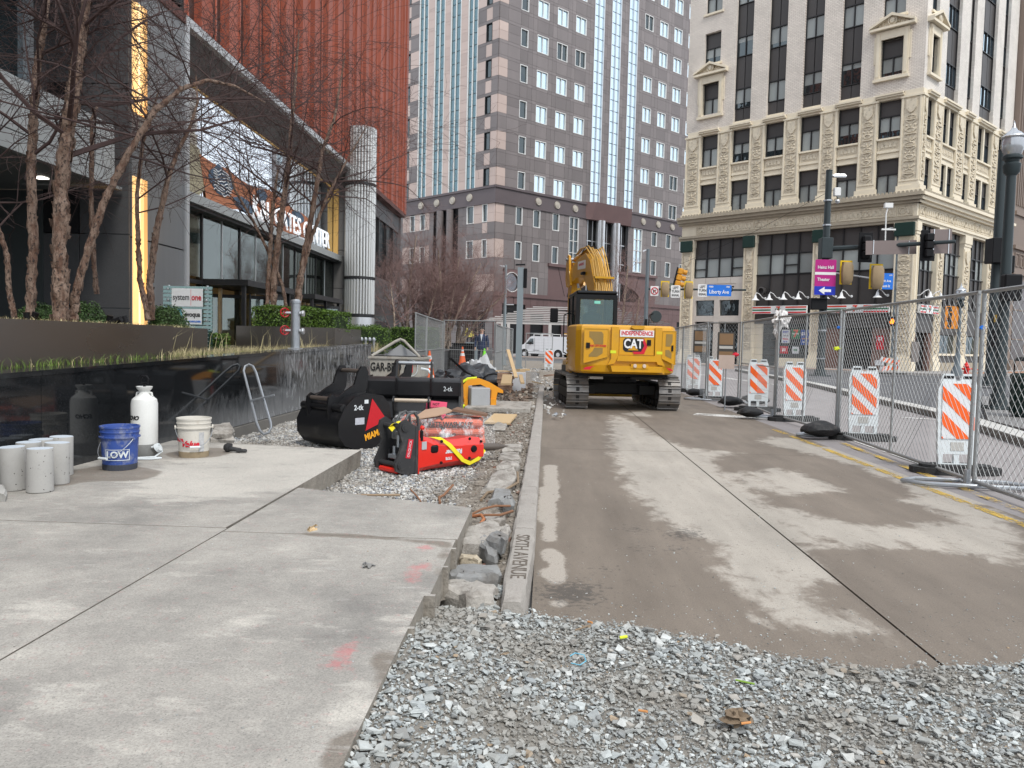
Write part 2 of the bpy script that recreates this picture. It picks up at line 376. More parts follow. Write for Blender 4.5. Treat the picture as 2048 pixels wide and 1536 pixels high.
for x0,x1 in ((RX0,1.803),(1.817,RX1)):
    for k in range(3):
        grid_sheet('concrete_slab',x0,x1,yj[k]+.006,yj[k+1]-.006,.04 if k==0 else .08,lambda X,Y:0*X,m_road,{'wet':(road_wet,4 if k==0 else 2),'pale':(anymask(pale),1),'tar':(anymask(tar),2)},kind='structure' if False else None,parent=road)
MB().box(RX0,RX1,1.5,27,-.05,-.010).build('road_joint',M('dirty_joint',(.085,.065,.05),.95,var=.3,vs=9),road)
# yellow line paint, worn
def paint(name,col,wear):
    m,N,L,b=nodes(name); pos=N.new('ShaderNodeNewGeometry').outputs['Position']
    b.inputs['Base Color'].default_value=(*col,1); b.inputs['Roughness'].default_value=.7
    a=ramp(N,L,mth(N,L,'ADD',noise(N,L,pos,30,5,.75),mth(N,L,'MULTIPLY',noise(N,L,pos,2,2,.5),.8)),wear,wear+.12); L.new(a,b.inputs['Alpha']); return m
m_yl=paint('worn_yellow_paint',(.56,.37,.06),.83); m_wl=paint('worn_white_paint',(.62,.61,.58),.80)
def line(name,p0,p1,wd,mat,z=.004,par=None):
    a=Vector((*p0,0)); b_=Vector((*p1,0)); d=(b_-a).normalized(); q=Vector((-d.y,d.x,0))*wd/2
    return MB().add([(a-q).to_3d()+Vector((0,0,z)),(b_-q)+Vector((0,0,z)),(b_+q)+Vector((0,0,z)),(a+q)+Vector((0,0,z))],[(0,1,2,3)]).build(name,mat,par,kind=None if par else 'structure')
line('lane_line',(3.95,3),(3.98,13.5),.10,m_yl); line('lane_line',(4.10,2.5),(4.50,11.8),.10,m_yl,z=.006)
# worn asphalt lane beyond the fence
m_as2=M('worn_pinkish_pavement',(.27,.25,.245),.8,var=.22,vs=.9,stretch=(1.6,.5,1),fine=.12,fs=70,bump=.2,bs=60,dirt=(.8,.58,.35),dirtc=(.16,.14,.13))
MB().add([(4.12,1,-.006),(11.5,1,-.006),(14,64,-.006),(4.12,64,-.006)],[(0,1,2,3)]).build('lane',m_as2,kind='structure')
line('lane_line',(4.62,6.0),(4.95,15.2),.12,m_wl); line('lane_line',(4.55,2.0),(4.62,5.9),.12,m_wl)
m_as3=M('dark_street_asphalt',(.105,.105,.11),.82,var=.18,vs=.6,fine=.2,fs=40,bump=.2,bs=40)
MB().add([(8,8,-.002),(60,8,-.002),(60,48,-.002),(11.9,48,-.002)],[(0,1,2,3)]).build('street',m_as3,kind='structure')
line('lane_line',tuple(G(1480,752)[:2]),tuple(G(2040,775)[:2]),.14,m_wl,z=.003); line('lane_line',tuple(G(1480,757)[:2]),tuple(G(1800,768)[:2]),.12,m_wl,z=.003)
line('lane_line',tuple(G(1370,745)[:2]),tuple(G(1560,771)[:2]),.4,m_wl,z=.004)
line('lane_line',tuple(G(1800,835)[:2]),tuple(G(2048,850)[:2]),.25,m_wl,z=.004)
line('lane_line',tuple(G(1390,828)[:2]),tuple(G(1560,838)[:2]),.5,m_wl,z=.002)
# median kerb: dark side, pale worn top
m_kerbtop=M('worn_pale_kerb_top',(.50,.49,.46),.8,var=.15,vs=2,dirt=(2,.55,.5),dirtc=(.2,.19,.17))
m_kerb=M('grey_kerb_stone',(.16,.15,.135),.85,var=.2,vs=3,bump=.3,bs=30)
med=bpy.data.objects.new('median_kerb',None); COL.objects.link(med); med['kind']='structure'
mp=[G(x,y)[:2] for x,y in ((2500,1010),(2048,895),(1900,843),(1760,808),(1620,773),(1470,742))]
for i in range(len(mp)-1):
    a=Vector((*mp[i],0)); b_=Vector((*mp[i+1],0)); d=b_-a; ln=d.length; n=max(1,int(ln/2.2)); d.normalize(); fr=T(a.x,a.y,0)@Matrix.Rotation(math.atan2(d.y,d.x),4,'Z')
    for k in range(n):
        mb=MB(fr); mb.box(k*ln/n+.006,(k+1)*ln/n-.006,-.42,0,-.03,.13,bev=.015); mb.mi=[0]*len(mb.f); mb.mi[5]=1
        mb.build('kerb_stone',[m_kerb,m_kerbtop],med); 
isl=MB().prism([tuple(G(x,y)[:2]) for x,y in ((1962,800),(2300,818),(2700,900),(2600,1000),(2048,872),(1975,852))],-.02,.125,'z'); isl.build('island',M('island_paving',(.20,.195,.19),.85,var=.2,vs=1.5),kind='structure')
# sidewalk far side with brick strip
cC=G(1818,742,.15)
m_walk=M('far_pavement',(.30,.285,.27),.85,var=.12,vs=.5)
m_bstrip=M('salmon_brick_strip',(.36,.20,.13),.85,var=.2,vs=2,fine=.25,fs=12)
dl=np.array([-math.sin(R(48)),math.cos(R(48))]); dr=np.array([math.sin(R(46.5)),math.cos(R(46.5))])
nl=np.array([-dl[1],dl[0]]); nr=np.array([dr[1],-dr[0]])
def cw(u,v): return tuple(cC[:2]+dl*u*0+dr*0+0) 
base2=cC[:2]
P=lambda side,u,o:(tuple(base2+dl*u+nl*o) if side=='L' else tuple(base2+dr*u+nr*o))
cor=tuple(base2+(nl+nr)*2.0+np.array([0,-1.6]))
swpoly=[P('L',60,-12),P('L',60,4.6),P('L',1.,4.4),cor,P('R',1.,4.4),P('R',60,4.6),P('R',60,-12)]
MB().prism(swpoly,-.02,.13,'z').build('pavement',m_walk,kind='structure')
MB().prism([P('L',40,3.9),P('L',40,2.6),P('L',.5,2.6),P('L',.7,3.9)],.128,.136,'z').build('brick_strip',m_bstrip,kind='structure')
MB().prism([P('R',.8,3.9),P('R',.5,2.4),P('R',30,2.4),P('R',30,3.9)],.128,.136,'z').build('brick_strip',m_bstrip,kind='structure')
# pavement around the tower
MB().prism([(-40,52),(-9,60),(-4,76),(22,103),(60,140),(60,200),(-60,200),(-60,52)],-.02,.12,'z').build('pavement',m_walk,kind='structure')
# ---- near kerb
m_kn=M('weathered_kerb_concrete',(.33,.305,.275),.85,var=.22,vs=6,bump=.45,bs=45,fine=.14,dirt=(7,.56,.5),dirtc=(.14,.12,.10))
kb=bpy.data.objects.new('kerb',None); COL.objects.link(kb); kb['kind']='structure'
ky=[3.74,5.25,6.8,8.6,10.5,12.6,15.,17.6,20.3,23.1]
def wob(mb,a,seed=0,keepx=None):
    r=random.Random(seed); mb.v=[(x+r.uniform(-a,a),y+r.uniform(-a,a),z+r.uniform(-a,a)) for x,y,z in mb.v]; return mb
for i in range(len(ky)-1):
    y0,y1=ky[i]+.006,ky[i+1]-.006; n=max(4,int((y1-y0)/.08)); secs=[]; r=random.Random(i)
    for k in range(n+1):
        y=y0+(y1-y0)*k/n; j=lambda a=.004:r.uniform(-a,a); e=.02 if (k==0 or k==n) else 0; c=.014
        if i==0 and k<=1: e=.05-.03*k
        wq=.035*max(0,1-(y-3.74)/1.2); secs.append([(-.198,y,-.05),(-.198+j(),y+e*.5,.115+j()-e),(-.198+c+j(),y+e*.4,.13+j(.002)-e*.4),(-.13,y+e*.2,.132-e*.3),(-.050-wq-c+j(),y+e*.4,.13+j(.002)-e*.4),(-.050-wq+j(),y+e*.5,.115+j()-e),(-.042-wq*.6,y,-.05)])
    MB().hull(secs).build('kerb_stone',m_kn,kb,smooth=35)
# incised lettering, read from the far side
m_inc=M('incised_shadowed_groove',(.13,.11,.09),.95,var=.45,vs=30,fine=.3)
def incised(s,y,sz,sx=1):
    me=text_mesh(s,sz,m_inc,.0012,sx=sx); mx=T(-.2,y,.1325)@RZ(R(90)); return put('incised_lettering',me,kb,mx)
me=text_mesh('SIXTH AVENUE',.125,m_inc,.0012,sx=1.12); me.name='incised_lettering'
put('incised_lettering',me,kb,T(-.128,4.56,.1325)@RZ(R(-90)))
# ---- near pavement slabs (top z=.25)
m,N,L,b=nodes('grey_speckled_paving')
pos=N.new('ShaderNodeNewGeometry').outputs['Position']; oi=N.new('ShaderNodeObjectInfo')
n_b=noise(N,L,pos,1.5,8,.68); n_b=ramp(N,L,n_b,.32,.68); n_f=noise(N,L,pos,150,2,.6); n_k=noise(N,L,pos,170,2,.6); n_s=noise(N,L,pos,5,6,.7,stretch=(.8,1.6,1)); n_m=noise(N,L,pos,30,4,.7)
c=mixc(N,L,n_b,(.205,.195,.178),(.40,.376,.335))
c=mixc(N,L,mth(N,L,'MULTIPLY',thr(N,L,attr(N,'pale'),n_s,3.2,.3),.5),c,(.60,.565,.50))
c=mixc(N,L,mth(N,L,'MULTIPLY',thr(N,L,attr(N,'stain'),n_s,.7,.08),.75),c,(.155,.128,.10))
c=mixc(N,L,mth(N,L,'MULTIPLY',ramp(N,L,noise(N,L,pos,6,5,.7,stretch=(.5,1.3,1)),.62,.74),.5),c,(.47,.45,.42))
c=mixc(N,L,1.,c,mth(N,L,'MULTIPLY_ADD',n_f,.9,.55),'MULTIPLY')
c=mixc(N,L,mth(N,L,'MULTIPLY',ramp(N,L,n_k,.60,.66),.5),c,(.09,.085,.08))
c=mixc(N,L,mth(N,L,'MULTIPLY',thr(N,L,attr(N,'pink'),n_m,2.2,.3),.45),c,(.55,.13,.14))
L.new(c,b.inputs['Base Color']); b.inputs['Roughness'].default_value=.8
bn=N.new('ShaderNodeBump'); bn.inputs['Strength'].default_value=.3; bn.inputs['Distance'].default_value=.003; L.new(n_f,bn.inputs['Height']); L.new(bn.outputs[0],b.inputs['Normal'])
m_slab=m
m_slabside=M('cut_slab_edge',(.25,.225,.19),.9,var=.3,vs=5,bump=.6,bs=35,dirt=(6,.5,.5),dirtc=(.12,.1,.08))
z25=.25
pink=[pg(p,z25) for p in ([(690,1287),(712,1283),(712,1300),(690,1335),(662,1340),(662,1330)],[(838,1092),(868,1090),(866,1098),(842,1100)],[(820,1132),(860,1127),(860,1136),(830,1140),(838,1165),(812,1165)])]
stain=[pg(p,z25) for p in ([(640,1490),(700,1455),(780,1450),(760,1560),(640,1560)],[(560,1062),(700,1068),(910,1084),(905,1094),(740,1076),(620,1072)],[(110,945),(250,925),(330,945),(290,962),(180,962),(60,985)],[(330,905),(440,893),(470,905),(430,915),(340,918)],[(740,1300),(790,1290),(800,1350),(775,1420),(745,1380)],
   [(880,1085),(905,1090),(890,1150),(870,1200),(850,1225),(862,1180)])]
palep=[pg(p,z25) for p in ([(60,1380),(150,1355),(200,1360),(120,1410),(70,1420)],[(330,930),(440,888),(720,902),(600,978),(330,1010),(250,965)],[(420,1250),(520,1230),(560,1240),(430,1290)],[(0,1420),(60,1400),(40,1430)],[(690,1380),(760,1300),(770,1450),(640,1480)],[(0,1230),(150,1180),(160,1210),(0,1270)],[(860,1210),(800,1275),(760,1260),(830,1200)])]
at={'pink':(anymask(pink),1),'stain':(anymask(stain),2),'pale':(anymask(palep),3)}
pave=bpy.data.objects.new('pavement',None); COL.objects.link(pave); pave['kind']='structure'
e1=lambda x: 5.78+(x+1.87)*(5.27-5.78)/1.37
ragx=lambda Y:-.485-.05*vnoise(Y,Y*0+3,.35,5,5)*(Y<3.4)-.012*vnoise(Y,Y*0+9,.1,6,2)
slabs=[('pavement_slab',(-6.5,-1.885),(-1,4.475),None),
 ('pavement_slab',(-1.875,-.40),(1.0,4.395),lambda X,Y:X<ragx(Y)),
 ('pavement_slab',(-1.875,-.49),(4.405,5.80),lambda X,Y:(Y<e1(X))&(X<-.50)),
 ('pavement_slab',(-4.2,-1.90),(4.485,8.16),lambda X,Y:Y<8.10-(X+3.49)*.15)]
for nm,(x0,x1),(y0,y1),kp in slabs:
    st=.025 if x1>-1 else .04
    o=grid_sheet(nm,x0,x1,y0,y1,st,lambda X,Y:X*0+.25,m_slab,at,kind=None,keep=kp,parent=pave,smooth=False)
    # thickness: extrude the boundary down
    import bmesh
    bm=bmesh.new(); bm.from_mesh(o.data); be=[e for e in bm.edges if len(e.link_faces)==1]
    r=bmesh.ops.extrude_edge_only(bm,edges=be); rr=random.Random(3)
    vs=[v for v in r['geom'] if isinstance(v,bmesh.types.BMVert)]
    for v in vs:
        v.co.z-=.17; v.co.x+=rr.uniform(-.012,.006); v.co.y+=rr.uniform(-.006,.006)
    for f in r['geom']:
        if isinstance(f,bmesh.types.BMFace): f.material_index=1
    bm.to_mesh(o.data); bm.free(); o.data.materials.append(m_slabside)
MB().box(-7,-.62,-2,5.2,.0,.235).build('pavement_bed',m_joint,pave)
MB().box(-4.2,-2.0,5,7.6,.0,.235).build('pavement_bed',m_joint,pave)
# ---- dirt / gravel bed between kerb and wall
m,N,L,b=nodes('dirt_bed_surface')
pos=N.new('ShaderNodeNewGeometry').outputs['Position']
vo=N.new('ShaderNodeTexVoronoi'); vo.inputs['Scale'].default_value=42; L.new(pos,vo.inputs['Vector'])
gr=mixc(N,L,vo.outputs['Color'],(.20,.19,.175),(.50,.49,.47)); gr=mixc(N,L,ramp(N,L,vo.outputs['Distance'],.0,.75),gr,(.10,.09,.08))
dn=noise(N,L,pos,18,6,.7); dc=mixc(N,L,ramp(N,L,dn,.3,.7),(.085,.068,.052),(.34,.30,.25))
c=mixc(N,L,thr(N,L,attr(N,'white'),noise(N,L,pos,4,6,.7),1.0,.15),dc,gr); c=mixc(N,L,1.,c,mth(N,L,'MULTIPLY_ADD',noise(N,L,pos,110,3,.6),1.,.5),'MULTIPLY')
L.new(c,b.inputs['Base Color']); b.inputs['Roughness'].default_value=.95
bn=N.new('ShaderNodeBump'); bn.inputs['Strength'].default_value=.8; bn.inputs['Distance'].default_value=.03; L.new(dn,bn.inputs['Height']); L.new(bn.outputs[0],b.inputs['Normal'])
m_bed=m
def bedz(X,Y):
    z=.075+.05*(vnoise(X,Y,.5,1,5)-.5)+.03*(vnoise(X,Y,.08,2,3)-.5)
    z+=.05*np.clip((Y-14)/6,0,1)*(X<-.4)
    z-=.04*np.exp(-((X+.42)/.12)**2)*(Y<6)
    return z
whitem=[pg(p,.1) for p in ([(440,885),(600,830),(700,850),(760,900),(800,930),(1000,880),(940,960),(900,1010),(640,985),(720,905)],[(930,850),(960,800),(1040,790),(1040,830),(960,850)],[(1060,740),(1120,735),(1125,760),(1060,765)])]
def white(X,Y): return anymask(whitem)(X,Y)|(X<-1.6)&(Y>8)
grid_sheet('dirt_bed',-4.1,-.19,2.9,34,.05,bedz,m_bed,{'white':(white,3)})
m_dist=M('distant_gravelly_dirt',(.235,.205,.17),.95,var=.35,vs=2,fine=.35,fs=30,bump=.6,bs=20)
grid_sheet('dirt_ground',-.28,3.9,27,52,.2,lambda X,Y:.03+.15*(vnoise(X,Y,1.5,4,4))*np.clip((Y-27)/4,0,1)*np.clip((2.6-X)/1.2,0,1),m_dist)
grid_sheet('dirt_verge',-.19,.48,22.9,27.2,.1,lambda X,Y:.05+.08*(vnoise(X,Y,.5,6,4)-.3)*np.clip((.48-X)*4,0,1),m_dist)
MB().add([(-4,34,.10),(-.28,34,.10),(-.28,60,.02),(-12,60,.02)],[(0,1,2,3)]).build('far_verge',m_dist,kind='structure')
# stones as loose geometry
def stones(name,n,region,zf,smin,smax,mat,seed,flat=(.35,.75),bias=2.2,parent=None):
    rs=np.random.RandomState(seed); pts=[]
    x0,x1,y0,y1,fn=region
    while len(pts)<n:
        X=rs.uniform(x0,x1,n*2); Y=rs.uniform(y0,y1,n*2); k=fn(X,Y,rs); pts+=list(zip(X[k],Y[k]))
    P=np.array(pts[:n]); s=smin+(smax-smin)*rs.rand(n)**bias
    cube=np.array([(x,y,z) for x in(-1,1) for y in(-1,1) for z in(-1,1)],float)
    v=cube[None]*(1+rs.uniform(-.62,.30,(n,8,3)))
    sc_=np.stack([s*.5,s*.5*rs.uniform(.5,1,n),s*.5*rs.uniform(*flat,n)],-1); v=v*sc_[:,None]*.8
    a=rs.uniform(0,6.28,n); tx=rs.normal(0,.24,n); ty=rs.normal(0,.24,n)
    def rot(v,ang,i,j):
        c,s_=np.cos(ang)[:,None],np.sin(ang)[:,None]; p,q=v[...,i].copy(),v[...,j].copy(); v[...,i]=c*p-s_*q; v[...,j]=s_*p+c*q
    rot(v,a,0,1); rot(v,tx,1,2); rot(v,ty,0,2)
    Z=zf(P[:,0],P[:,1])+s*.12+rs.rand(n)*s*.12; v+=np.stack([P[:,0],P[:,1],Z],-1)[:,None]
    F=np.array([(0,1,3,2),(4,6,7,5),(0,4,5,1),(2,3,7,6),(0,2,6,4),(1,5,7,3)])
    f=(F[None]+8*np.arange(n)[:,None,None]).reshape(-1,4)
    me=bpy.data.meshes.new(name); me.vertices.add(n*8); me.vertices.foreach_set('co',v.reshape(-1)); me.loops.add(f.size); me.loops.foreach_set('vertex_index',f.ravel().astype(np.int32)); me.polygons.add(len(f)); me.polygons.foreach_set('loop_start',np.arange(0,f.size,4,dtype=np.int32)); me.polygons.foreach_set('use_smooth',np.zeros(len(f),bool)); me.update(calc_edges=True); me.materials.append(mat)
    return put(name,me,parent,None,'stuff')
def stonemat(name,cols,dirtc=(.2,.17,.14)):
    m,N,L,b=nodes(name); g_=N.new('ShaderNodeNewGeometry'); r=N.new('ShaderNodeValToRGB'); r.color_ramp.interpolation='CONSTANT'
    el=r.color_ramp.elements
    while len(el)<len(cols): el.new(.5)
    for i,(p,c) in enumerate(cols): el[i].position=p; el[i].color=(*c,1)
    L.new(g_.outputs['Random Per Island'],r.inputs[0]); n1=noise(N,L,g_.outputs['Position'],60,4,.6)
    c=mixc(N,L,1.,r.outputs[0],mth(N,L,'MULTIPLY_ADD',n1,.8,.6),'MULTIPLY'); c=mixc(N,L,mth(N,L,'MULTIPLY',ramp(N,L,noise(N,L,g_.outputs['Position'],1.9,5,.65),.44,.60),.68),c,dirtc)
    L.new(c,b.inputs['Base Color']); b.inputs['Roughness'].default_value=.75; return m
m_grav=stonemat('bluish_crushed_stone',[(0,(.29,.31,.31)),(.16,(.35,.375,.37)),(.34,(.42,.445,.435)),(.55,(.30,.315,.305)),(.72,(.52,.54,.525)),(.86,(.38,.36,.325)),(.93,(.20,.21,.21)),(.985,(.34,.25,.16))],(.24,.215,.18))
m_gravw=stonemat('pale_washed_gravel',[(0,(.52,.51,.48)),(.25,(.36,.36,.35)),(.45,(.62,.61,.58)),(.62,(.26,.28,.31)),(.76,(.44,.40,.35)),(.9,(.22,.2,.18))],(.3,.27,.23))
m_gravd=M('gravel_underlayer',(.22,.205,.18),.95,var=.3,vs=5,fine=.4,fs=60,bump=.8,bs=50)
ge=[G(x,y,.03)[:2] for x,y in ((700,1560),(705,1536),(770,1400),(790,1290),(860,1240),(1000,1222),(1060,1232),(1150,1238),(1250,1245),(1400,1268),(1550,1300),(1700,1326),(1800,1330),(2048,1318),(2300,1330))]
gpoly=[(-.53,1.2)]+[tuple(p) for p in ge]+[(4,3.6),(4,1.2)]
gz=lambda X,Y:.0+.025*np.clip(vnoise(X,Y,.5,8,3),0,1)+.04*np.clip((.6-X),0,1)+.165*np.clip((.1-X)/.6,0,1)*np.clip((3.9-Y)/.9,0,1)
grid_sheet('gravel_bed',-.66,4.,1.2,4.05,.05,lambda X,Y:gz(X,Y)-.004,m_gravd,keep=lambda X,Y:inside(gpoly,X,Y))
def reg(dx):
    def f(X,Y,rs): return inside(gpoly,X+rs.normal(0,.05,X.shape)*dx,Y+rs.normal(0,.05,X.shape)*dx)
    return f
stones('crushed_gravel',34000,(-.66,2.9,1.7,4.1,reg(.8)),gz,.005,.013,m_grav,1)
stones('crushed_gravel',15000,(-.66,2.9,1.7,4.1,reg(.6)),lambda X,Y:gz(X,Y)+.002,.010,.030,m_grav,2,bias=1.5,flat=(.18,.5))
stones('crushed_gravel',1300,(-.6,2.9,1.7,4.1,reg(.3)),lambda X,Y:gz(X,Y)+.004,.03,.056,m_grav,3,bias=2.0,flat=(.15,.4))
stones('scattered_grit',1500,(-.03,3.6,3.4,9,lambda X,Y,rs:(rs.rand(*X.shape)<.05+np.exp(-(Y-3.7)*2.2))),lambda X,Y:X*0,.003,.013,m_grav,9)
stones('scattered_grit',260,(-4,-.55,2,7.5,lambda X,Y,rs:(rs.rand(*X.shape)<.15+.85*(X>-1.2))&((Y<5.2)|(X<-2))),lambda X,Y:X*0+.25,.003,.010,m_grav,19)
stones('crushed_gravel',420,(-.48,-.21,3.4,4.15,lambda X,Y,rs:X>-9),lambda X,Y:bedz(X,Y)+.01,.02,.06,m_grav,4)
wr=lambda X,Y,rs:(anymask(whitem)(X+rs.normal(0,.08,X.shape),Y+rs.normal(0,.08,X.shape)))|((X<-1.6)&(Y>7.9)&(rs.rand(*X.shape)<.55))
stones('pale_gravel',30000,(-4.,-.7,5.2,13.5,wr),bedz,.012,.034,m_gravw,5,flat=(.5,.95),bias=1.3)
stones('dirt_rubble',6000,(-2.2,-.2,3.9,16,lambda X,Y,rs:(X<-.21)&(X>-.95-.03*(Y-4)-.4*rs.rand(*X.shape))&(rs.rand(*X.shape)<.9)&((X>-.5)|(Y>5.6))),bedz,.01,.05,stonemat('dirty_rubble',[(0,(.22,.19,.155)),(.35,(.33,.30,.26)),(.6,(.14,.12,.10)),(.75,(.50,.48,.44)),(.95,(.28,.14,.10))],(.17,.14,.11)),6,bias=2.4)
stones('distant_rubble',2600,(-3.8,2.6,14,40,lambda X,Y,rs:(X<.4)|(Y>24)),lambda X,Y:np.where(X<-.3,.08,.06)+X*0,.03,.14,m_gravw,7,bias=2)
# ================= GENERIC FACADE =================
class Fac:
    """facade frame: u metres along the wall from the corner, d outward, z up"""
    def __init__(s,root,origin,ang,side,z0=0.):
        a=R(ang); dr_=Vector((math.sin(a),math.cos(a),0))
        s.s=1 if side=='L' else -1
        x=dr_*s.s; n=Vector((-0.,0.,1.)).cross(x); 
        # n = z cross x ; outward must face the camera side
        M4=Matrix(((x.x,n.x,0,origin[0]),(x.y,n.y,0,origin[1]),(0,0,1,z0),(0,0,0,1)))
        s.n=n; s.W=M4; s.root=root
        s.fr=root.matrix_world.inverted()@M4 if False else (T(-root.location.x,-root.location.y,-root.location.z)@M4)
    def U(s,u0,u1): return (s.s*u0,s.s*u1) if s.s>0 else (s.s*u1,s.s*u0)
    def box(s,mb,u0,u1,z0,z1,d0,d1,bev=0):
        a,b=s.U(u0,u1); mb.box(a,b,d0,d1,z0,z1,fr=s.fr,bev=bev)
    def at(s,u,z,d=0): return s.fr@T(s.s*u,d,z)
    def poly(s,mb,pts,d0,d1): mb.prism([(s.s*u,z) for u,z in pts],d0,d1,'y',fr=s.fr)
    def text(s,t,u,z,size,mat,d=.0,**k):
        mm=Matrix(((-1,0,0,0),(0,0,1,0),(0,1,0,0),(0,0,0,1)))
        return text(t,size,mat,s.root,s.at(u,z,d)@mm,**k)
def cladding(F,ul,zl,openings,matf,root,name='panel',gap=.02,d0=0.,d1=.06,cap=300,keep=None):
    cells=[]
    for i in range(len(ul)-1):
        for j in range(len(zl)-1):
            u0,u1,z0,z1=ul[i],ul[i+1],zl[j],zl[j+1]; cu,cz=(u0+u1)/2,(z0+z1)/2
            if u1-u0<.05 or z1-z0<.05: continue
            if any(a<cu<b and c<cz<d for a,b,c,d in openings): continue
            if keep and not keep(cu,cz): continue
            w_=F.W@Vector((F.s*cu,0,cz)); 
            cells.append(((u1-u0)*(z1-z0)/max(1,w_.y)**2,u0,u1,z0,z1,matf(cu,cz)))
    cells.sort(key=lambda c:-c[0]); cache={}; rest={}
    for k,(a,u0,u1,z0,z1,m_) in enumerate(cells):
        g_=gap/2
        if k<cap:
            key=(round(u1-u0,3),round(z1-z0,3),m_.name)
            if key not in cache: cache[key]=MB().box(0,(u1-u0)-gap,d0,d1,0,(z1-z0)-gap).mesh(name,m_)
            x=F.U(u0,u1)[0]; put(name,cache[key],root,F.fr@T(x+g_,rnd.uniform(-.004,.004),z0+g_))
        else:
            F.box(rest.setdefault(m_.name,(MB(),m_))[0],u0+g_,u1-g_,z0+g_,z1-g_,d0,d1)
    for mb,m_ in rest.values(): mb.build(name+'_cladding',m_,root,kind='stuff')
_wc={}
def window(F,root,u0,u1,z0,z1,glassm,framem,mull=1,bars=0,fw=.06,depth=-.12,fd=.09,name='window',upper=None,tilt=.006):
    """one window: frame mesh with a pane child; meshes shared between equal windows"""
    w_,h_=u1-u0,z1-z0; key=(round(w_,2),round(h_,2),glassm.name,framem.name,mull,bars,fw,upper,depth)
    if key not in _wc:
        mb=MB(); mb.box(0,fw,depth,fd,0,h_); mb.box(w_-fw,w_,depth,fd,0,h_); mb.box(fw,w_-fw,depth,fd,0,fw); mb.box(fw,w_-fw,depth,fd,h_-fw,h_)
        for i in range(mull):
            c=w_*(i+1)/(mull+1); mb.box(c-fw*.4,c+fw*.4,depth+.02,fd-.03,fw,h_-fw)
        for i in range(bars):
            c=h_*(i+1)/(bars+1); mb.box(fw,w_-fw,depth+.02,fd-.05,c-fw*.35,c+fw*.35)
        _wc[key]=(mb.mesh('window',framem),MB().box(fw,w_-fw,0,.02,fw,h_-fw).mesh('pane',glassm))
    me,pa=_wc[key]; x=F.U(u0,u1)[0]; o=put(name,me,root,F.fr@T(x,0,z0))
    put('pane',pa,o,T(w_/2,depth+.01,h_/2)@RZ(rnd.uniform(-tilt,tilt))@RX(rnd.uniform(-tilt,tilt))@T(-w_/2,0,-h_/2)); return o
def setz(*k): return sorted(set(round(x,3) for x in k))
m_winS=glass('blue_green_mirror_glass',(.28,.42,.47),.03,.42,(.015,.03,.035),wob=1.2)
m_winC=glass('dark_shaded_glass',(.3,.3,.32),.05,.04,(.02,.018,.02))
# ================= GRANITE TOWER =================
tw=thing('office_tower','tall purple granite office tower with mirrored windows and pink corner blocks behind the yellow excavator','office tower',(-6.25,88,0))
m_pur=M('purple_granite_cladding',(.185,.162,.158),.42,var=.22,vs=.45,fine=.15,fs=50,orand=.13,irand=.13,stretch=(1,1,.35),dirt=(.35,.66,.25),dirtc=(.2,.15,.14))
m_bei=M('pink_granite_cladding',(.50,.395,.35),.5,var=.08,vs=.8,fine=.1,orand=.07,irand=.07)
m_brn=M('red_brown_granite',(.16,.10,.097),.45,var=.15,vs=.8,orand=.08,irand=.08)
FR=Fac(tw,(-6.25,88),46.,'R'); FL=Fac(tw,(-6.25,88),-48.7,'L')
core=MB(); FR.box(core,0,42,0,53,-16,-.16); core.build('core_wall',m_joint,tw)
core=MB(); FL.box(core,0,30,0,53,-14,-.17); core.build('core_wall',m_joint,tw)
Z0=19.25; ST=4.05; NS=8
def zl_up(): 
    z=[]
    for k in range(NS): z+=[Z0+ST*k+t for t in(0,1.0,2.0,2.35,3.7)]
    return z+[Z0+ST*NS]
cols=[(3.2,4.35,'s'),(5.8,7.6,'d'),(9.0,10.8,'d'),(12.15,14.0,'d')]
strips=[(15.4,17.25),(18.6,20.45),(21.95,23.8)]
cols2=[(25.2,27.0,'d'),(28.4,30.2,'d'),(31.55,33.4,'d'),(34.8,36.65,'d'),(38.1,39.9,'d')]
op=[(a,b,Z0+ST*k,Z0+ST*k+2.0) for a,b,_ in cols+cols2 for k in range(NS)]+[(a,b,Z0-.1,70) for a,b in strips]
ul=setz(0,1.3,*[x for c in cols+cols2 for x in c[:2]],*[x for s_ in strips for x in s_],5.1,8.3,11.5,14.7,17.9,21.2,24.5,27.7,30.9,34.1,37.4,41)
beR=lambda u,z: m_bei if (u<1.3 and ((z-Z0)%ST)<2.0) else m_pur
cladding(FR,ul,zl_up(),op,beR,tw,cap=210,name='granite_panel')
for k in range(NS):
    z=Z0+ST*k
    if z>50: break
    for a,b,t in cols+cols2:
        if z>36+.28*a+6: continue
        window(FR,tw,a,b,z,z+2.0,m_winB if (t=='s' or rnd.random()<.05) else m_winA,m_white,0 if t=='s' else 1,fw=.075)
for a,b in strips:
    mb=MB()
    for x in (a,(a+b)/2-.05,b-.12): FR.box(mb,x,x+(.12 if x!=(a+b)/2-.05 else .1),Z0-.2,53,-.1,.13)
    o=mb.build('strip_window',m_silver,tw)
    for k in range(22):
        z=Z0-.15+k*1.38
        if z>50: break
        mb=MB(); FR.box(mb,a+.12,(a+b)/2-.05,z+.05,z+1.34,-.06,-.03); FR.box(mb,(a+b)/2+.05,b-.12,z+.05,z+1.34,-.06,-.03); mb.build('pane',m_winA,o)
    mb=MB(); FR.box(mb,a+.1,b-.1,Z0-.2,53,-.15,-.07); mb.build('mullion_back',m_mull,o)
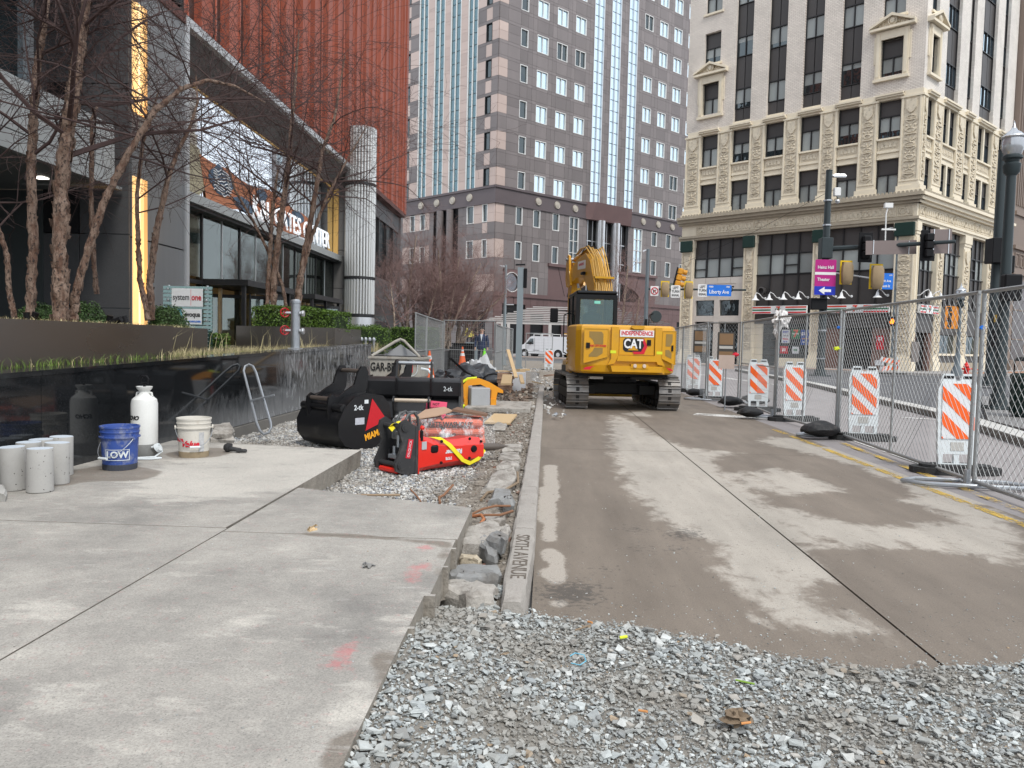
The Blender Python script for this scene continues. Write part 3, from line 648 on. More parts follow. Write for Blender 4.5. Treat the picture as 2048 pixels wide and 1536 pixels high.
# left face
lst=[(3.4,5.05),(6.3,8.1),(9.2,11.05),(12.3,14.0)]
lop=[(a,b,Z0-.1,70) for a,b in lst]+[(a,b,Z0+ST*k,Z0+ST*k+2.0) for a,b in((1.05,2.0),(15.7,16.6)) for k in range(NS)]
lul=setz(0,1.05,2.0,3.4,5.05,6.3,8.1,9.2,11.05,12.3,14.0,15.7,16.6,17.6,21)
def beL(u,z):
    t=(z-Z0)%ST
    if 3.3<u<14.2: return m_bei
    if t<2.0: return m_bei
    return m_bei if (1.05<u<2.0 or 15.7<u<16.6) and 2.35<t<3.7 else m_pur
cladding(FL,lul,zl_up(),lop,beL,tw,cap=70,name='granite_panel')
for k in range(8):
    z=Z0+ST*k
    for a,b in((1.05,2.0),(15.7,16.6)): window(FL,tw,a,b,z,z+2.0,m_winB,m_mull,0,fw=.05)
for a,b in lst:
    mb=MB(); c=(a+b)/2
    for x in (a,c-.04,b-.09): FL.box(mb,x,x+.09,Z0-.2,53,-.08,.1)
    o=mb.build('strip_window',m_white,tw)
    for k in range(20):
        z=Z0-.15+k*1.38
        mb=MB(); FL.box(mb,a+.09,c-.04,z+.04,z+1.34,-.06,-.03); FL.box(mb,c+.05,b-.09,z+.04,z+1.34,-.06,-.03); mb.build('pane',m_winS,o)
    mb=MB(); FL.box(mb,a+.1,b-.1,Z0-.2,53,-.15,-.07); mb.build('mullion_back',m_mull,o)
# cornice band with round bosses
for F,uu,Ln in((FR,(6.55,9.7,12.85,26.1,29.35,32.55),41),(FL,(4.2,7.2,10.1,13.1),21)):
    mb=MB(); F.box(mb,-.12 if F is FR else .0,Ln,17.35,18.95,-.1,.10); F.box(mb,-.2 if F is FR else 0,Ln,18.95,19.2,-.1,.24); F.box(mb,-.2 if F is FR else 0,Ln,17.2,17.36,-.1,.2)
    mb.build('cornice_band',M('dark_purple_cornice_%d'%Ln,(.115,.093,.097),.45,var=.15,vs=.6,stretch=(1,1,3)),tw)
    for u in uu:
        mb=MB(); mb.lathe([(.0,.12),(.30,.13),(.36,.1),(.42,.14),(.46,.06),(.46,0)],18,fr=F.at(u,18.2,.1)@RX(R(-90)))
        mb.build('round_boss',M('pale_boss',(.45,.41,.35),.5,var=.15,vs=5) if 'pale_boss' not in MATS else MATS['pale_boss'],tw,smooth=True)
# apron over the recess
mb=MB(); mb.hull([[FR.fr@Vector((-u,d,z)) for u,d in((14.7,.02),(15.7,1.1),(22.6,1.1),(23.6,.02))] for z in(19.3,)]+[[FR.fr@Vector((-u,d,z)) for u,d in((14.7,.02),(15.3,.6),(23.0,.6),(23.6,.02))] for z in(17.15,)])
mb.build('recess_apron',m_brn,tw)
# lower storeys
lw=[(3.05,4.1,15.1,17.2),(5.8,6.95,15.1,17.2),(9.0,10.15,15.1,17.2),(28.0,29.2,15.1,17.1),(31.2,32.4,15.1,17.1),(34.4,35.6,15.1,17.1),(3.0,4.05,11.1,13.2),(5.8,6.95,11.1,13.2),(9.0,10.1,11.1,13.2),(28.0,29.2,11.1,13.2),(31.2,32.4,11.1,13.2),(34.4,35.6,11.1,13.2),(5.7,6.75,7.2,9.2)]
tall=[(11.9,13.6,11.25,17.15),(24.2,26.0,11.25,17.15)]
rec=(15.1,23.1,7,17.2)
zl=[0.12,1.2,2.4,3.6,4.9,5.9,6.95,7.2,9.2,9.9,11.1,13.2,13.9,15.1,16.15,17.2]
ulw=setz(0,1.3,*[x for a in lw+tall for x in a[:2]],rec[0],rec[1],4.9,7.9,8.5,11.0,14.4,24.0,26.9,30.2,33.3,37,41)
doors=[(1.3,4.9,0,5.9),(5.8,7.9,0,4.9),(9.0,11.0,0,4.9),(34.4,37,0,4.9),(28,29.2,0,4.9)]
circ=(1.3,4.05,6.95,9.9)
cladding(FR,ulw,zl,lw+tall+[rec]+doors+[circ,(8.5,29.2,7.2,11.1)],lambda u,z: m_bei if (u<1.3 and (z>15.1 or 11.1<z<13.2)) else (m_brn if z<7 else m_pur),tw,cap=120,name='granite_panel')
for a,b,c,d in lw: window(FR,tw,a,b,c,d,m_winB,m_white,0,fw=.1)
for a,b,c,d in tall: window(FR,tw,a,b,c,d,m_winB if a<20 else m_winA,m_white,1,bars=3,fw=.11)
# surround of the round window: wall square with a round opening, and a ring
cu,cz,cr=2.70,8.42,1.12; nseg=28
mb=MB(); vs=[];fs=[]
for j in range(nseg):
    t=2*math.pi*j/nseg; c_,s_=math.cos(t),math.sin(t); k=1/max(abs(c_),abs(s_))
    ou=cu+c_*k*1.37; oz=cz+s_*k*1.46; vs+=[(-(cu+c_*cr),.06,cz+s_*cr),(-ou,.06,oz),(-(cu+c_*cr),-.35,cz+s_*cr)]
for j in range(nseg):
    q=(j+1)%nseg; fs+=[(3*j,3*j+1,3*q+1,3*q),(3*j,3*q,3*q+2,3*j+2)]
mb.add(vs,fs,FR.fr); mb.build('round_window_surround',m_brn,tw)
mb=MB(); mb.tube([FR.fr@Vector((-(cu+cr*math.cos(t)),.09,cz+cr*math.sin(t))) for t in np.linspace(0,2*math.pi,29)[:-1]],.055,6,closed=True); o=mb.build('round_window',m_white,tw)
mb=MB(); mb.lathe([(0,0),(cr,.01),(cr,0)],26,fr=FR.at(cu,cz,-.1)@RX(R(-90))); mb.build('pane',m_winC,o)
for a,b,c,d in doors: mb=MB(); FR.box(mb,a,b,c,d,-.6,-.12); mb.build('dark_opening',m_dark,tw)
# recess with two round steel columns
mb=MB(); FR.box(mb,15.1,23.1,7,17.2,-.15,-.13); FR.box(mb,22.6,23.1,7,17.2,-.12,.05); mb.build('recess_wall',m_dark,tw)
mb=MB()
for u in(15.3,16.2,17.9,18.9,20.9,21.8): FR.box(mb,u,u+.09,7,17.1,-.12,-.02)
for z in(9.5,12,14.5): FR.box(mb,15.1,23,z,z+.1,-.12,-.05)
mb.build('recess_mullions',m_silver,tw)
for u in(17.3,20.2):
    mb=MB(); mb.cyl(FR.fr@Vector((-u,.35,7)),FR.fr@Vector((-u,.35,17.2)),.62,n=20); mb.build('steel_column',m_silver,tw,smooth=True)
# gabled arch zone
mb=MB(); FR.box(mb,8.4,29.3,10.75,11.1,-.1,.35); FR.box(mb,.0,37,6.75,7.2,-.1,.22); mb.build('stone_ledge',m_brn,tw)
arc=[(19+7.2*math.cos(t),7.2+2.6*math.sin(t)) for t in np.linspace(0,math.pi,15)]
half=lambda s_:[(8.5 if s_ else 29.2,7.2)]+[p for p in (arc[::-1] if s_ else arc) if (p[0]<=19.01 if s_ else p[0]>=18.99)]+[(19,10.75),(8.5 if s_ else 29.2,10.75)]
for s_ in(1,0):
    mb=MB(); FR.poly(mb,half(s_),-.1,.06); mb.build('arch_wall',m_brn,tw)
mb=MB(); FR.box(mb,11.5,26.5,7.2,9.9,-.14,-.12); mb.build('arch_opening',m_dark,tw)
mb=MB()
for u in(10.2,12.4,25.6,27.8):
    a=FR.fr@Vector((-u,.07,10.7)); b_=FR.fr@Vector((-(u+(1.2 if u<19 else -1.2)),.07,7.3)); mb.cyl(a,b_,.035,n=4)
mb.build('stone_joint',m_joint,tw)
# left face lower part
lwL=[(1.2,2.05,15.15,17.2),(3.5,4.7,15.15,17.2),(12.3,13.3,15.1,17.1),(14.3,15.3,15.1,17.1),(1.2,2.05,11.1,13.2),(3.5,4.7,11.1,13.2),(12.3,13.3,11.1,13.1),(14.3,15.3,11.1,13.1),(12.3,13.3,7.2,9.2)]
recL=(6.2,10.7,7,17.1)
ull=setz(0,*[x for a in lwL for x in a[:2]],6.2,10.7,8.4,5.4,11.5,17,21)
dl_=[(1.2,3.5,0,4.9),(12.3,14.3,0,4.9)]
cladding(FL,ull,zl,lwL+[recL]+dl_,lambda u,z: m_bei if ((z>15.1 or 11.1<z<13.2 or 7.2<z<9.2) and (u<3.5 or u>11.5)) or (1.2<u<2.05 and 13.9<z<15.1) else m_pur,tw,cap=60,name='granite_panel')
for a,b,c,d in lwL: window(FL,tw,a,b,c,d,m_winB,m_white,0,fw=.08)
mb=MB(); FL.box(mb,6.2,10.7,0,17.1,-.16,-.13)
for a,b,c,d in dl_: FL.box(mb,a,b,c,d,-.3,-.13)
mb.build('recess_wall',m_dark,tw)
for u in(7.4,9.2):
    mb=MB(); mb.cyl(FL.fr@Vector((u,.3,5)),FL.fr@Vector((u,.3,17.1)),.42,n=16); mb.build('stone_column',m_silver if 0 else m_pur,tw,smooth=True)
# white pergola in front of the tower
pg_=thing('pergola','white slatted pergola with stacked curved roof in front of the tower doors','pergola',tuple(AT(1150,690,76)*np.array([1,1,0])))
m_perg=M('pergola_white_concrete',(.50,.48,.46),.7,var=.1)
for i in range(9):
    z=3.55+i*.17; hw=9.2-i*.62; MB().box(-hw,hw,-.08-.02*i,.10,z,z+.09).build('slat',m_perg,pg_)
for x in(-7.2,-6.6,-2.5,2.5,6.6,7.2): MB().box(x-.15,x+.15,0,.3,0,3.5).build('post',m_perg,pg_)
MB().box(-7.8,7.8,.02,.26,3.25,3.54).build('beam',m_perg,pg_)
# ================= CREAM TERRACOTTA BUILDING =================
cb=thing('corner_building','cream terracotta and brick corner building with carved pilasters above a striped convenience store front','building',(cC[0],cC[1],.13))
CL=Fac(cb,(cC[0],cC[1]),-48.,'L',.0); CR=Fac(cb,(cC[0],cC[1]),46.5,'R',.0)
def brickmat(name,F,col,mort):
    m,N,L,b=nodes(name); pos=N.new('ShaderNodeNewGeometry').outputs['Position']
    x=Vector((F.W[0][0],F.W[1][0],0)); d=N.new('ShaderNodeVectorMath'); d.operation='DOT_PRODUCT'; L.new(pos,d.inputs[0]); d.inputs[1].default_value=x
    sx=N.new('ShaderNodeSeparateXYZ'); L.new(pos,sx.inputs[0]); cx=N.new('ShaderNodeCombineXYZ'); L.new(d.outputs['Value'],cx.inputs[0]); L.new(sx.outputs['Z'],cx.inputs[1])
    br=N.new('ShaderNodeTexBrick'); L.new(cx.outputs[0],br.inputs['Vector']); br.inputs['Scale'].default_value=1; br.inputs['Brick Width'].default_value=.30; br.inputs['Row Height'].default_value=.095; br.inputs['Mortar Size'].default_value=.016
    br.inputs['Color1'].default_value=(*col,1); br.inputs['Color2'].default_value=(*[c*.88 for c in col],1); br.inputs['Mortar'].default_value=(*mort,1)
    n=noise(N,L,pos,.7,5,.6); c=mixc(N,L,1.,br.outputs['Color'],mth(N,L,'MULTIPLY_ADD',n,.5,.75),'MULTIPLY'); L.new(c,b.inputs['Base Color']); b.inputs['Roughness'].default_value=.8
    bn=N.new('ShaderNodeBump'); bn.inputs['Strength'].default_value=.7; bn.inputs['Distance'].default_value=.03; bn.invert=True; L.new(br.outputs['Fac'],bn.inputs['Height']); L.new(bn.outputs[0],b.inputs['Normal']); return m
m_brL=brickmat('cream_brick',CL,(.74,.68,.60),(.50,.43,.38)); m_brR=brickmat('cream_brick_lit',CR,(.76,.72,.66),(.60,.54,.48))  # same brick, side face coloured paler for the light it catches
for F,Ln in((CL,17.75),(CR,17.6)):
    mb=MB(); F.box(mb,.3,Ln-.3,0,40,-9,-.45); mb.build('core_wall',m_dark,cb)
ZT=36
winL=[(1.33+2.71*k,2.75+2.71*k) for k in range(6)]
winR=[(.8,1.95),(3.5,5.85),(7.5,8.6),(10.0,12.9),(14.4,15.6)]
def recesswin(F,u0,u1,z0,z1,split,n=2,blind=1.,hung=False,glassm=None,seams=1):
    """window: dark panel above, framed panes with blinds below"""
    mb=MB(); F.box(mb,u0,u1,z0,z1,-.42,-.36); o=mb.build('window',m_mull,cb)
    if split<z1-.1:
        for i in range(seams):
            a=u0+(u1-u0)*i/seams; b_=u0+(u1-u0)*(i+1)/seams
            mb=MB(); F.box(mb,a+.03,b_-.03,split+.05,z1-.02,-.33,-.28); mb.build('spandrel_panel',m_panel,o)
    mb=MB(); w_=(u1-u0)
    F.box(mb,u0,u0+.06,z0,z1,-.34,-.2); F.box(mb,u1-.06,u1,z0,z1,-.34,-.2); F.box(mb,u0+.06,u1-.06,z0,z0+.06,-.34,-.2); F.box(mb,u0+.06,u1-.06,split-.03,split+.04,-.33,-.2)
    for i in range(1,n): c=u0+w_*i/n; F.box(mb,c-.035,c+.035,z0+.06,split-.03,-.33,-.22)
    mb.build('window_frame',m_mull,o)
    for i in range(n):
        a=u0+w_*i/n+.05; b_=u0+w_*(i+1)/n-.05; zb=z0+.06+(split-z0)*(1-blind)
        mb=MB(); F.box(mb,a,b_,zb,split-.04,-.36,-.31); mb.build('blind',glassm or m_blind,o)
        if blind<1:
            mb=MB(); F.box(mb,a,b_,z0+.06,zb,-.36,-.32); mb.build('pane',m_winB,o)
    return o
def wallbox(F,u0,u1,z0,z1,mat,d0=-.42,d1=0,name='wall_panel'):
    mb=MB(); F.box(mb,u0,u1,z0,z1,d0,d1); return mb.build(name,mat,cb)
# brick piers above the string course
def strips_of(F,sp,uend,mat):
    e=[0.]+[x for s_ in sp for x in s_]+[uend]
    for i in range(0,len(e),2): 
        if e[i+1]-e[i]>.05: wallbox(F,e[i],e[i+1],18.62,ZT,mat,name='brick_pier')
spL=[winL[0]]+winL[1:5]+[winL[5]]
blinds=[1,.8,1,.6,1,.75,.3,1]
strips_of(CL,spL,17.75,m_brL); strips_of(CR,[w_ for w_ in winR],17.5,m_brR)
q=0
for F,ws,nm in((CL,winL,'L'),(CR,winR,'R')):
    for i,(a,b_) in enumerate(ws):
        ped=(nm=='L' and i in(0,5)) or (nm=='R' and i==0)
        mat=m_brL if nm=='L' else m_brR
        for k in range(5):
            z0=19.83+3.93*k; q+=1
            if z0>31+a*.4: continue
            n=2 if nm=='L' or b_-a<1.5 else 4
            gm_=None if nm=='L' else (m_winA if (q*5)%7 else m_blind)
            if nm=='R': n=2 if b_-a<1.5 else 4
            if ped or (nm=='L' and i in(0,5)):
                recesswin(F,a,b_,z0,z0+2.42,z0+1.25,2,blinds[q%8],glassm=gm_)
                # brick between
                wallbox(F,a,b_,z0+2.42,z0+3.93-.0,mat,name='brick_spandrel')
                if k>0: mb=MB(); F.box(mb,a-.15,b_+.15,z0-.16,z0,-.2,.12); mb.build('sill',m_cream,cb)
            else:
                recesswin(F,a,b_,z0,z0+3.93,z0+1.5,n,blinds[q%8] if nm=='L' else 1,glassm=gm_,seams=2 if n==2 else 3)
        if ped: wallbox(F,a,b_,18.62,19.83,mat,name='brick_spandrel')
        else:
            for j in range(2):
                c=a+(b_-a)*j/2; wallbox(F,c+.02,c+(b_-a)/2-.02,18.85,19.8,m_panel,-.36,-.26,name='spandrel_panel')
            wallbox(F,a,b_,18.62,18.85,m_cream,-.3,-.02,name='sill')
# pedimented surrounds
def pediment(F,a,b_):
    z0,z1=19.83,22.25; fw=.34
    mb=MB()
    F.box(mb,a-fw,a,z0-.15,z1+.55,-.25,.14); F.box(mb,b_,b_+fw,z0-.15,z1+.55,-.25,.14); F.box(mb,a,b_,z1,z1+.55,-.25,.14)
    F.box(mb,a-fw-.12,a-fw,z0+.9,z1+.3,0,.08); F.box(mb,b_+fw,b_+fw+.12,z0+.9,z1+.3,0,.08)
    F.box(mb,a-fw-.08,b_+fw+.08,z0-.32,z0-.15,-.1,.24); F.box(mb,a-fw+.08,a-.08,z0,z1+.4,.14,.18); F.box(mb,b_+.08,b_+fw-.08,z0,z1+.4,.14,.18)
    mb.build('window_surround',m_cream,cb)
    c=(a+b_)/2; w_=(b_-a)/2+fw+.38; zb=z1+.6
    mb=MB(); F.box(mb,c-w_,c+w_,zb,zb+.16,-.1,.42)
    for s_ in(-1,1):
        F.poly(mb,[(c+s_*w_,zb+.16),(c+s_*w_,zb+.32),(c,zb+.98),(c,zb+.80)],-.1,.46)
    F.poly(mb,[(c-w_+.2,zb+.16),(c+w_-.2,zb+.16),(c,zb+.85)],-.1,.14)
    mb.build('pediment',m_cream,cb)
    mb=MB(); mb.lathe([(0,.12),(.14,.12),(.2,.06),(.24,.14),(.3,.1),(.3,0)],14,fr=F.at(c,zb+.5,.16)@RX(R(-90))@S(1,1.2,1.6))
    r=random.Random(int(a*10))
    for i in range(16):
        u=c+r.uniform(-1,1)*(w_-.45); h_=(1-abs(u-c)/w_)*.6; zz=zb+.2+r.random()*h_
        mb.lathe([(0,.1),(.07,.06),(.09,0)],6,fr=F.at(u,zz,.14)@RX(R(-90)))
    mb.build('pediment_carving',m_relief,cb)
pediment(CL,*winL[0]); pediment(CL,*winL[5]); pediment(CR,*winR[0])
# two carved storeys
def motifs(F,mb,u0,u1,z0,z1,d,seed=0):
    """stack of carved ornaments in a tall panel"""
    r=random.Random(seed); c=(u0+u1)/2; w_=(u1-u0)/2; z=z1-.05
    # shield
    if z1-z0>3:
        F.poly(mb,[(c-w_*.7,z),(c+w_*.7,z),(c+w_*.7,z-.55),(c+w_*.3,z-.8),(c,z-.88),(c-w_*.3,z-.8),(c-w_*.7,z-.55)],d,d+.10); z-=1.0
    i=0
    while z-z0>.28:
        t=i%6; h_=(.24,.30,.16,.34,.2,.28)[t]
        if t in(0,3):
            mb.tube([F.fr@Vector((F.s*(c+w_*.55*math.cos(q_)),d+.03,z-h_/2+h_*.45*math.sin(q_))) for q_ in np.linspace(0,6.283,9)[:-1]],.035,4,closed=True)
        if t in(1,4): F.box(mb,c-w_*.75,c+w_*.75,z-.07,z-.01,d,d+.09)
        if t==2:
            for s_ in(-1,0,1): mb.lathe([(0,.09),(.05,.06),(.07,0)],6,fr=F.at(c+s_*w_*.55,z-.08,d)@RX(R(-90)))
        if t in(1,3,5):
            for s_ in(-1,1):
                F.poly(mb,[(c+s_*w_*.12,z-h_),(c+s_*w_*.8,z-h_*.45),(c+s_*w_*.7,z-.03),(c+s_*w_*.35,z-h_*.5)],d,d+.055)
        if t==5: F.box(mb,c-.03,c+.03,z-h_,z,d,d+.08)
        z-=h_+.04; i+=1
def pilaster(F,u0,u1,z0,z1,seed=0,plinth=.55):
    mb=MB(); F.box(mb,u0,u1,z0+plinth,z1,-.40,0)
    # raised border
    F.box(mb,u0+.05,u0+.16,z0+plinth+.3,z1-.12,0,.05); F.box(mb,u1-.16,u1-.05,z0+plinth+.3,z1-.12,0,.05); F.box(mb,u0+.16,u1-.16,z0+plinth+.3,z0+plinth+.38,0,.05)
    if plinth: 
        F.box(mb,u0-.14,u1+.14,z0,z0+.2,-.38,.2); F.box(mb,u0-.08,u1+.08,z0+.2,z0+plinth,-.39,.12)
    F.box(mb,u0-.05,u1+.05,z1-.14,z1,-.39,.10)
    mb.build('pilaster',m_cream,cb)
    mb=MB(); F.box(mb,u0+.18,u1-.18,z0+plinth+.42,z1-.2,-.02,.005); motifs(F,mb,u0+.2,u1-.2,z0+plinth+.4,z1-.25,.004,seed); mb.build('carved_panel',m_relief,cb)
def piers(ws,uend,u0=0.):
    e=[u0]+[x for s_ in ws for x in s_]+[uend]; return [(e[i],e[i+1]) for i in range(0,len(e),2)]
for F,ws,ue in((CL,winL,17.75),(CR,winR,17.5)):
    for i,(a,b_) in enumerate(piers(ws,ue)):
        if b_-a>.5: pilaster(F,a+.03 if i else a,b_-.02,11.85,18.3,i)
    for i,(a,b_) in enumerate(ws):
        for j,(z0,z1) in enumerate(((11.85,14.35),(15.72,18.22))):
            wide=b_-a>2
            if wide:
                c=(a+b_)/2; recesswin(F,a,c-.12,z0,z1,z0+1.45,2,1,glassm=m_winA if i%2 else None); recesswin(F,c+.12,b_,z0,z1,z0+1.45,2,1,glassm=m_winA); wallbox(F,c-.12,c+.12,z0,z1,m_cream,-.4,-.05,name='mullion_pier')
            else: recesswin(F,a+.02,b_-.02,z0,z1,z0+1.45,2,(1,.7,1,.55,.9,1)[(i*2+j)%6],glassm=None if F is CL else m_winA)
        mb=MB(); F.box(mb,a,b_,14.35,15.6,-.40,-.12); F.box(mb,a-.02,b_+.02,15.6,15.72,-.38,.06); F.box(mb,a,b_,14.75,14.9,-.12,-.03); F.box(mb,a,b_,14.35,14.5,-.12,-.05)
        mb.build('spandrel',m_cream,cb)
        mb=MB(); F.box(mb,a+.12,b_-.12,15.0,15.5,-.12,-.10)
        n=max(3,int((b_-a)/.3))
        for k in range(n):
            u=a+.2+(b_-a-.4)*(k+.5)/n; F.poly(mb,[(u-.1,15.08),(u+.1,15.12),(u+.05,15.42),(u-.05,15.35)],-.1,-.05)
        mb.build('carved_spandrel',m_relief,cb)
        mb=MB(); F.box(mb,a-.12,b_+.12,18.22,18.36,-.4,.05); F.box(mb,a-.2,b_+.2,18.36,18.48,-.4,.22); F.box(mb,a-.16,b_+.16,18.48,18.6,-.4,.30); mb.build('hood_moulding',m_cream,cb)
    e=piers(ws,ue)
    for i,(a,b_) in enumerate(e): wallbox(F,a+(.2 if i else 0),b_-.2,18.3,18.62,m_cream,-.4,.04,name='band')
# cornice, frieze
for F,ln in((CL,18.0),(CR,17.5)):
    mb=MB(); F.box(mb,-.5,ln,11.62,11.82,-.4,.62); F.box(mb,-.35,ln,11.38,11.62,-.4,.45); F.box(mb,-.2,ln,11.2,11.38,-.4,.25); F.box(mb,-.16,ln,10.15,10.33,-.4,.2); F.box(mb,-.08,ln,9.98,10.15,-.4,.1); mb.build('cornice',m_creamdk if F is CL else m_cream,cb)  # cornice darker on the left face than on the right
    wallbox(F,0 if F is CL else .0,ln-.2,10.33,11.2,m_cream,-.4,.0,name='frieze')
    mb=MB(); n=int(ln/.26)
    for k in range(n):
        u=k*.26-.4; F.poly(mb,[(u,11.82),(u+.22,11.82),(u+.16,11.97),(u+.06,11.97)],.48,.6)
    mb.build('cresting',m_creamdk,cb,kind='stuff')
    u=.25; k=0
    while u<ln-1.6:
        w_=.95 if k%2==0 else 3.9
        if u+w_>ln-.3: w_=ln-.3-u
        mb=MB(); F.box(mb,u,u+w_,10.42,11.1,0,.015)
        for (a,b_,c,d) in((u,u+w_,10.42,10.47),(u,u+w_,11.05,11.1),(u,u+.05,10.47,11.05),(u+w_-.05,u+w_,10.47,11.05)): F.box(mb,a,b_,c,d,.015,.06)
        n=max(2,int(w_/.33))
        for j in range(n):
            uu=u+.15+(w_-.3)*(j+.5)/n
            if j==n//2: mb.tube([F.fr@Vector((F.s*(uu+.2*math.cos(t)),.05,10.76+.2*math.sin(t))) for t in np.linspace(0,6.283,9)[:-1]],.04,4,closed=True)
            else: F.poly(mb,[(uu-.12,10.6),(uu+.02,10.55),(uu+.13,10.8),(uu,10.95),(uu-.05,10.75)],.015,.06)
        mb.build('carved_frieze_panel',m_relief,cb); u+=w_+.12; k+=1
# shop storeys: tall pilasters
PL=[(0,1.3),(5.95,6.85),(11.25,12.25),(16.65,17.75)]; PR=[(0,.55),(3.65,4.75),(8.45,9.75),(13.4,14.7),(16.9,17.5)]
for F,ps in((CL,PL),(CR,PR)):
    for i,(a,b_) in enumerate(ps):
        wallbox(F,a,b_,0.1,9.98,m_cream,-.4,.02,name='pilaster')
        mb=MB(); F.box(mb,a-.05,b_+.05,.1,.75,-.3,.14); F.box(mb,a-.02,b_+.02,.75,1.0,-.3,.09); F.box(mb,a-.06,b_+.06,9.4,9.98,-.3,.12); F.box(mb,a-.02,b_+.02,9.2,9.4,-.3,.07)
        F.box(mb,a+.05,a+.13,1.2,9.0,.02,.07); F.box(mb,b_-.13,b_-.05,1.2,9.0,.02,.07); mb.build('pilaster_mouldings',m_cream,cb)
        if b_-a>.8: mb=MB(); F.box(mb,a+.16,b_-.16,1.25,8.9,0,.025); motifs(F,mb,a+.18,b_-.18,1.3,8.85,.024,i+20); mb.build('carved_panel',m_relief,cb)
        if F is CL:
            mb=MB(); F.box(mb,a+.02,b_-.02,9.05,9.95,.12,.34,bev=.04); mb.build('green_box_lamp',M('dark_green_canvas',(.004,.024,.018),.6) if 'dark_green_canvas' not in MATS else MATS['dark_green_canvas'],cb)
def bays(ps): return [(ps[i][1],ps[i+1][0]) for i in range(len(ps)-1)]
for F,ps in((CL,PL),(CR,PR)):
    for bi,(a,b_) in enumerate(bays(ps)):
        w_=b_-a; n=4
        wallbox(F,a,b_,6.9 if (F is CL and bi==2) else 4.55,9.98,m_mull,-.4,-.36,name='bay_back')
        for i in range(n):
            u0=a+w_*i/n; u1=a+w_*(i+1)/n
            wallbox(F,u0+.03,u1-.03,8.52,9.95,m_panel,-.34,-.28,name='spandrel_panel')
            mb=MB(); F.box(mb,u0-.03,u0+.03,4.6 if not(F is CL and bi==2) else 6.95,9.95,-.3,-.18); F.box(mb,u0+.03,u1-.03,8.45,8.52,-.3,-.2); F.box(mb,u0+.03,u1-.03,6.93,7.0,-.3,-.2)
            sp=(i==(2 if bi==1 else 1) and F is CR) or (F is CL and ((bi==2 and i in(0,3)) or (bi==1 and i==1)))
            if sp: F.box(mb,u0+.03,u1-.03,7.6,7.67,-.3,-.2); F.box(mb,u0+.03,u0+.09,7.,8.45,-.3,-.2); F.box(mb,u1-.09,u1-.03,7,8.45,-.3,-.2)
            mb.build('mullion',m_mull,cb)
            wallbox(F,u0+.05,u1-.05,7.02,8.43,m_blind if not (F is CR and bi==2 and i==1) else m_panel,-.36,-.31,name='blind')
            if not(F is CL and bi==2): wallbox(F,u0+.03,u1-.03,4.65,6.9,m_panel,-.34,-.28,name='spandrel_panel')
# striped sign boards
def stripes(F,a,b_,z0,z1):
    sg=thing('store_sign_board',None or 'x','sign',(0,0,0)); return sg
m_swhite=M('sign_white_face',(.75,.75,.74),.4,var=.05)
m_srd=M('stripe_red',(.62,.025,.03),.4,var=.05); m_sor=M('stripe_orange_red',(.70,.06,.03),.4,var=.05)
def sevensign(F,a,b_,label,cs):
    z0,z1=4.02,4.60
    mb=MB(); F.box(mb,a,b_,z0,z1,.10,.30); o=mb.build('sign_board',m_swhite); o.matrix_basis=T(*cb.location); tag(o,label,'sign','striped store signs'); 
    e=[a]+[x for c in cs for x in (c-.55,c+.55)]+[b_]
    for i in range(0,len(e),2):
        if e[i+1]-e[i]<.1: continue
        for k,(c_,zz) in enumerate(((m_sor,.46),(m_green,.27),(m_srd,.08))):
            mb=MB(); F.box(mb,e[i]+.02,e[i+1]-.02,z0+zz-.05,z0+zz+.05,.30,.306); put('stripe',mb.mesh('stripe',c_),o)
    mm=Matrix(((-1,0,0,0),(0,0,1,0),(0,1,0,0),(0,0,0,1)))
    for c in cs:
        put('numeral',text_mesh('7',.58,m_sor,.006,bold=.022),o,F.at(c,(z0+z1)/2,.31)@mm)
        put('lettering',text_mesh('ELEVEN',.13,m_green,.004,bold=.006),o,F.at(c,(z0+z1)/2+.02,.32)@mm)
    return o
sevensign(CL,7.0,11.2,'white store sign with red and green stripes, left one on the shaded front',(9.15,))
sevensign(CL,1.35,5.9,'white store sign with red and green stripes, beside the corner pilaster',(3.6,))
sevensign(CR,.6,3.6,'white store sign with stripes round the corner, behind the fence top',(2.1,))
# gooseneck lamps
m_wlamp=M('white_enamel',(.75,.75,.75),.35,var=.03)
def goose(F,u,lab):
    mb=MB(); P_=lambda d,z,uu=0: F.fr@Vector((F.s*(u+uu),d,z))
    mb.tube([P_(-.25,5.2,-.35),P_(.1,5.22,-.3),P_(.35,5.5,-.15),P_(.5,5.6,0),P_(.58,5.45,.03)],.03,6); mb.lathe([(.05,.42),(.09,.3),(.12,.15),(.3,0)],14,fr=F.at(u+.03,5.02,.6)); mb.lathe([(.0,.04),(.09,.02),(.09,0)],10,fr=F.at(u-.35,5.2,-.24)@RX(R(-90)))
    o=mb.build('sign_lamp',m_wlamp,smooth=True); o.matrix_basis=T(*cb.location); tag(o,lab,'lamp','gooseneck lamps over the striped signs')
for u,lab in((10.8,'white gooseneck lamp beside the round vent over the store sign'),(9.7,'second white gooseneck lamp from the round vent'),(8.6,'third white gooseneck lamp from the round vent'),(7.5,'fourth white gooseneck lamp from the round vent'),(5.5,'white gooseneck lamp just right of the magenta sign pole'),(4.4,'white gooseneck lamp second right of the magenta sign pole'),(2.0,'white gooseneck lamp nearest the corner pilaster on the shaded front')): goose(CL,u,lab)
for u,lab in((1.2,'white gooseneck lamp first round the corner'),(3.0,'white gooseneck lamp above the fence rail round the corner')): goose(CR,u,lab)
mb=MB(); mb.lathe([(.28,0),(.3,.3),(.22,.34),(.2,.1),(0,.1)],16,fr=CL.at(10.6,5.75,-.1)@RX(R(-90))); mb.build('round_vent',m_panel,cb,smooth=True)
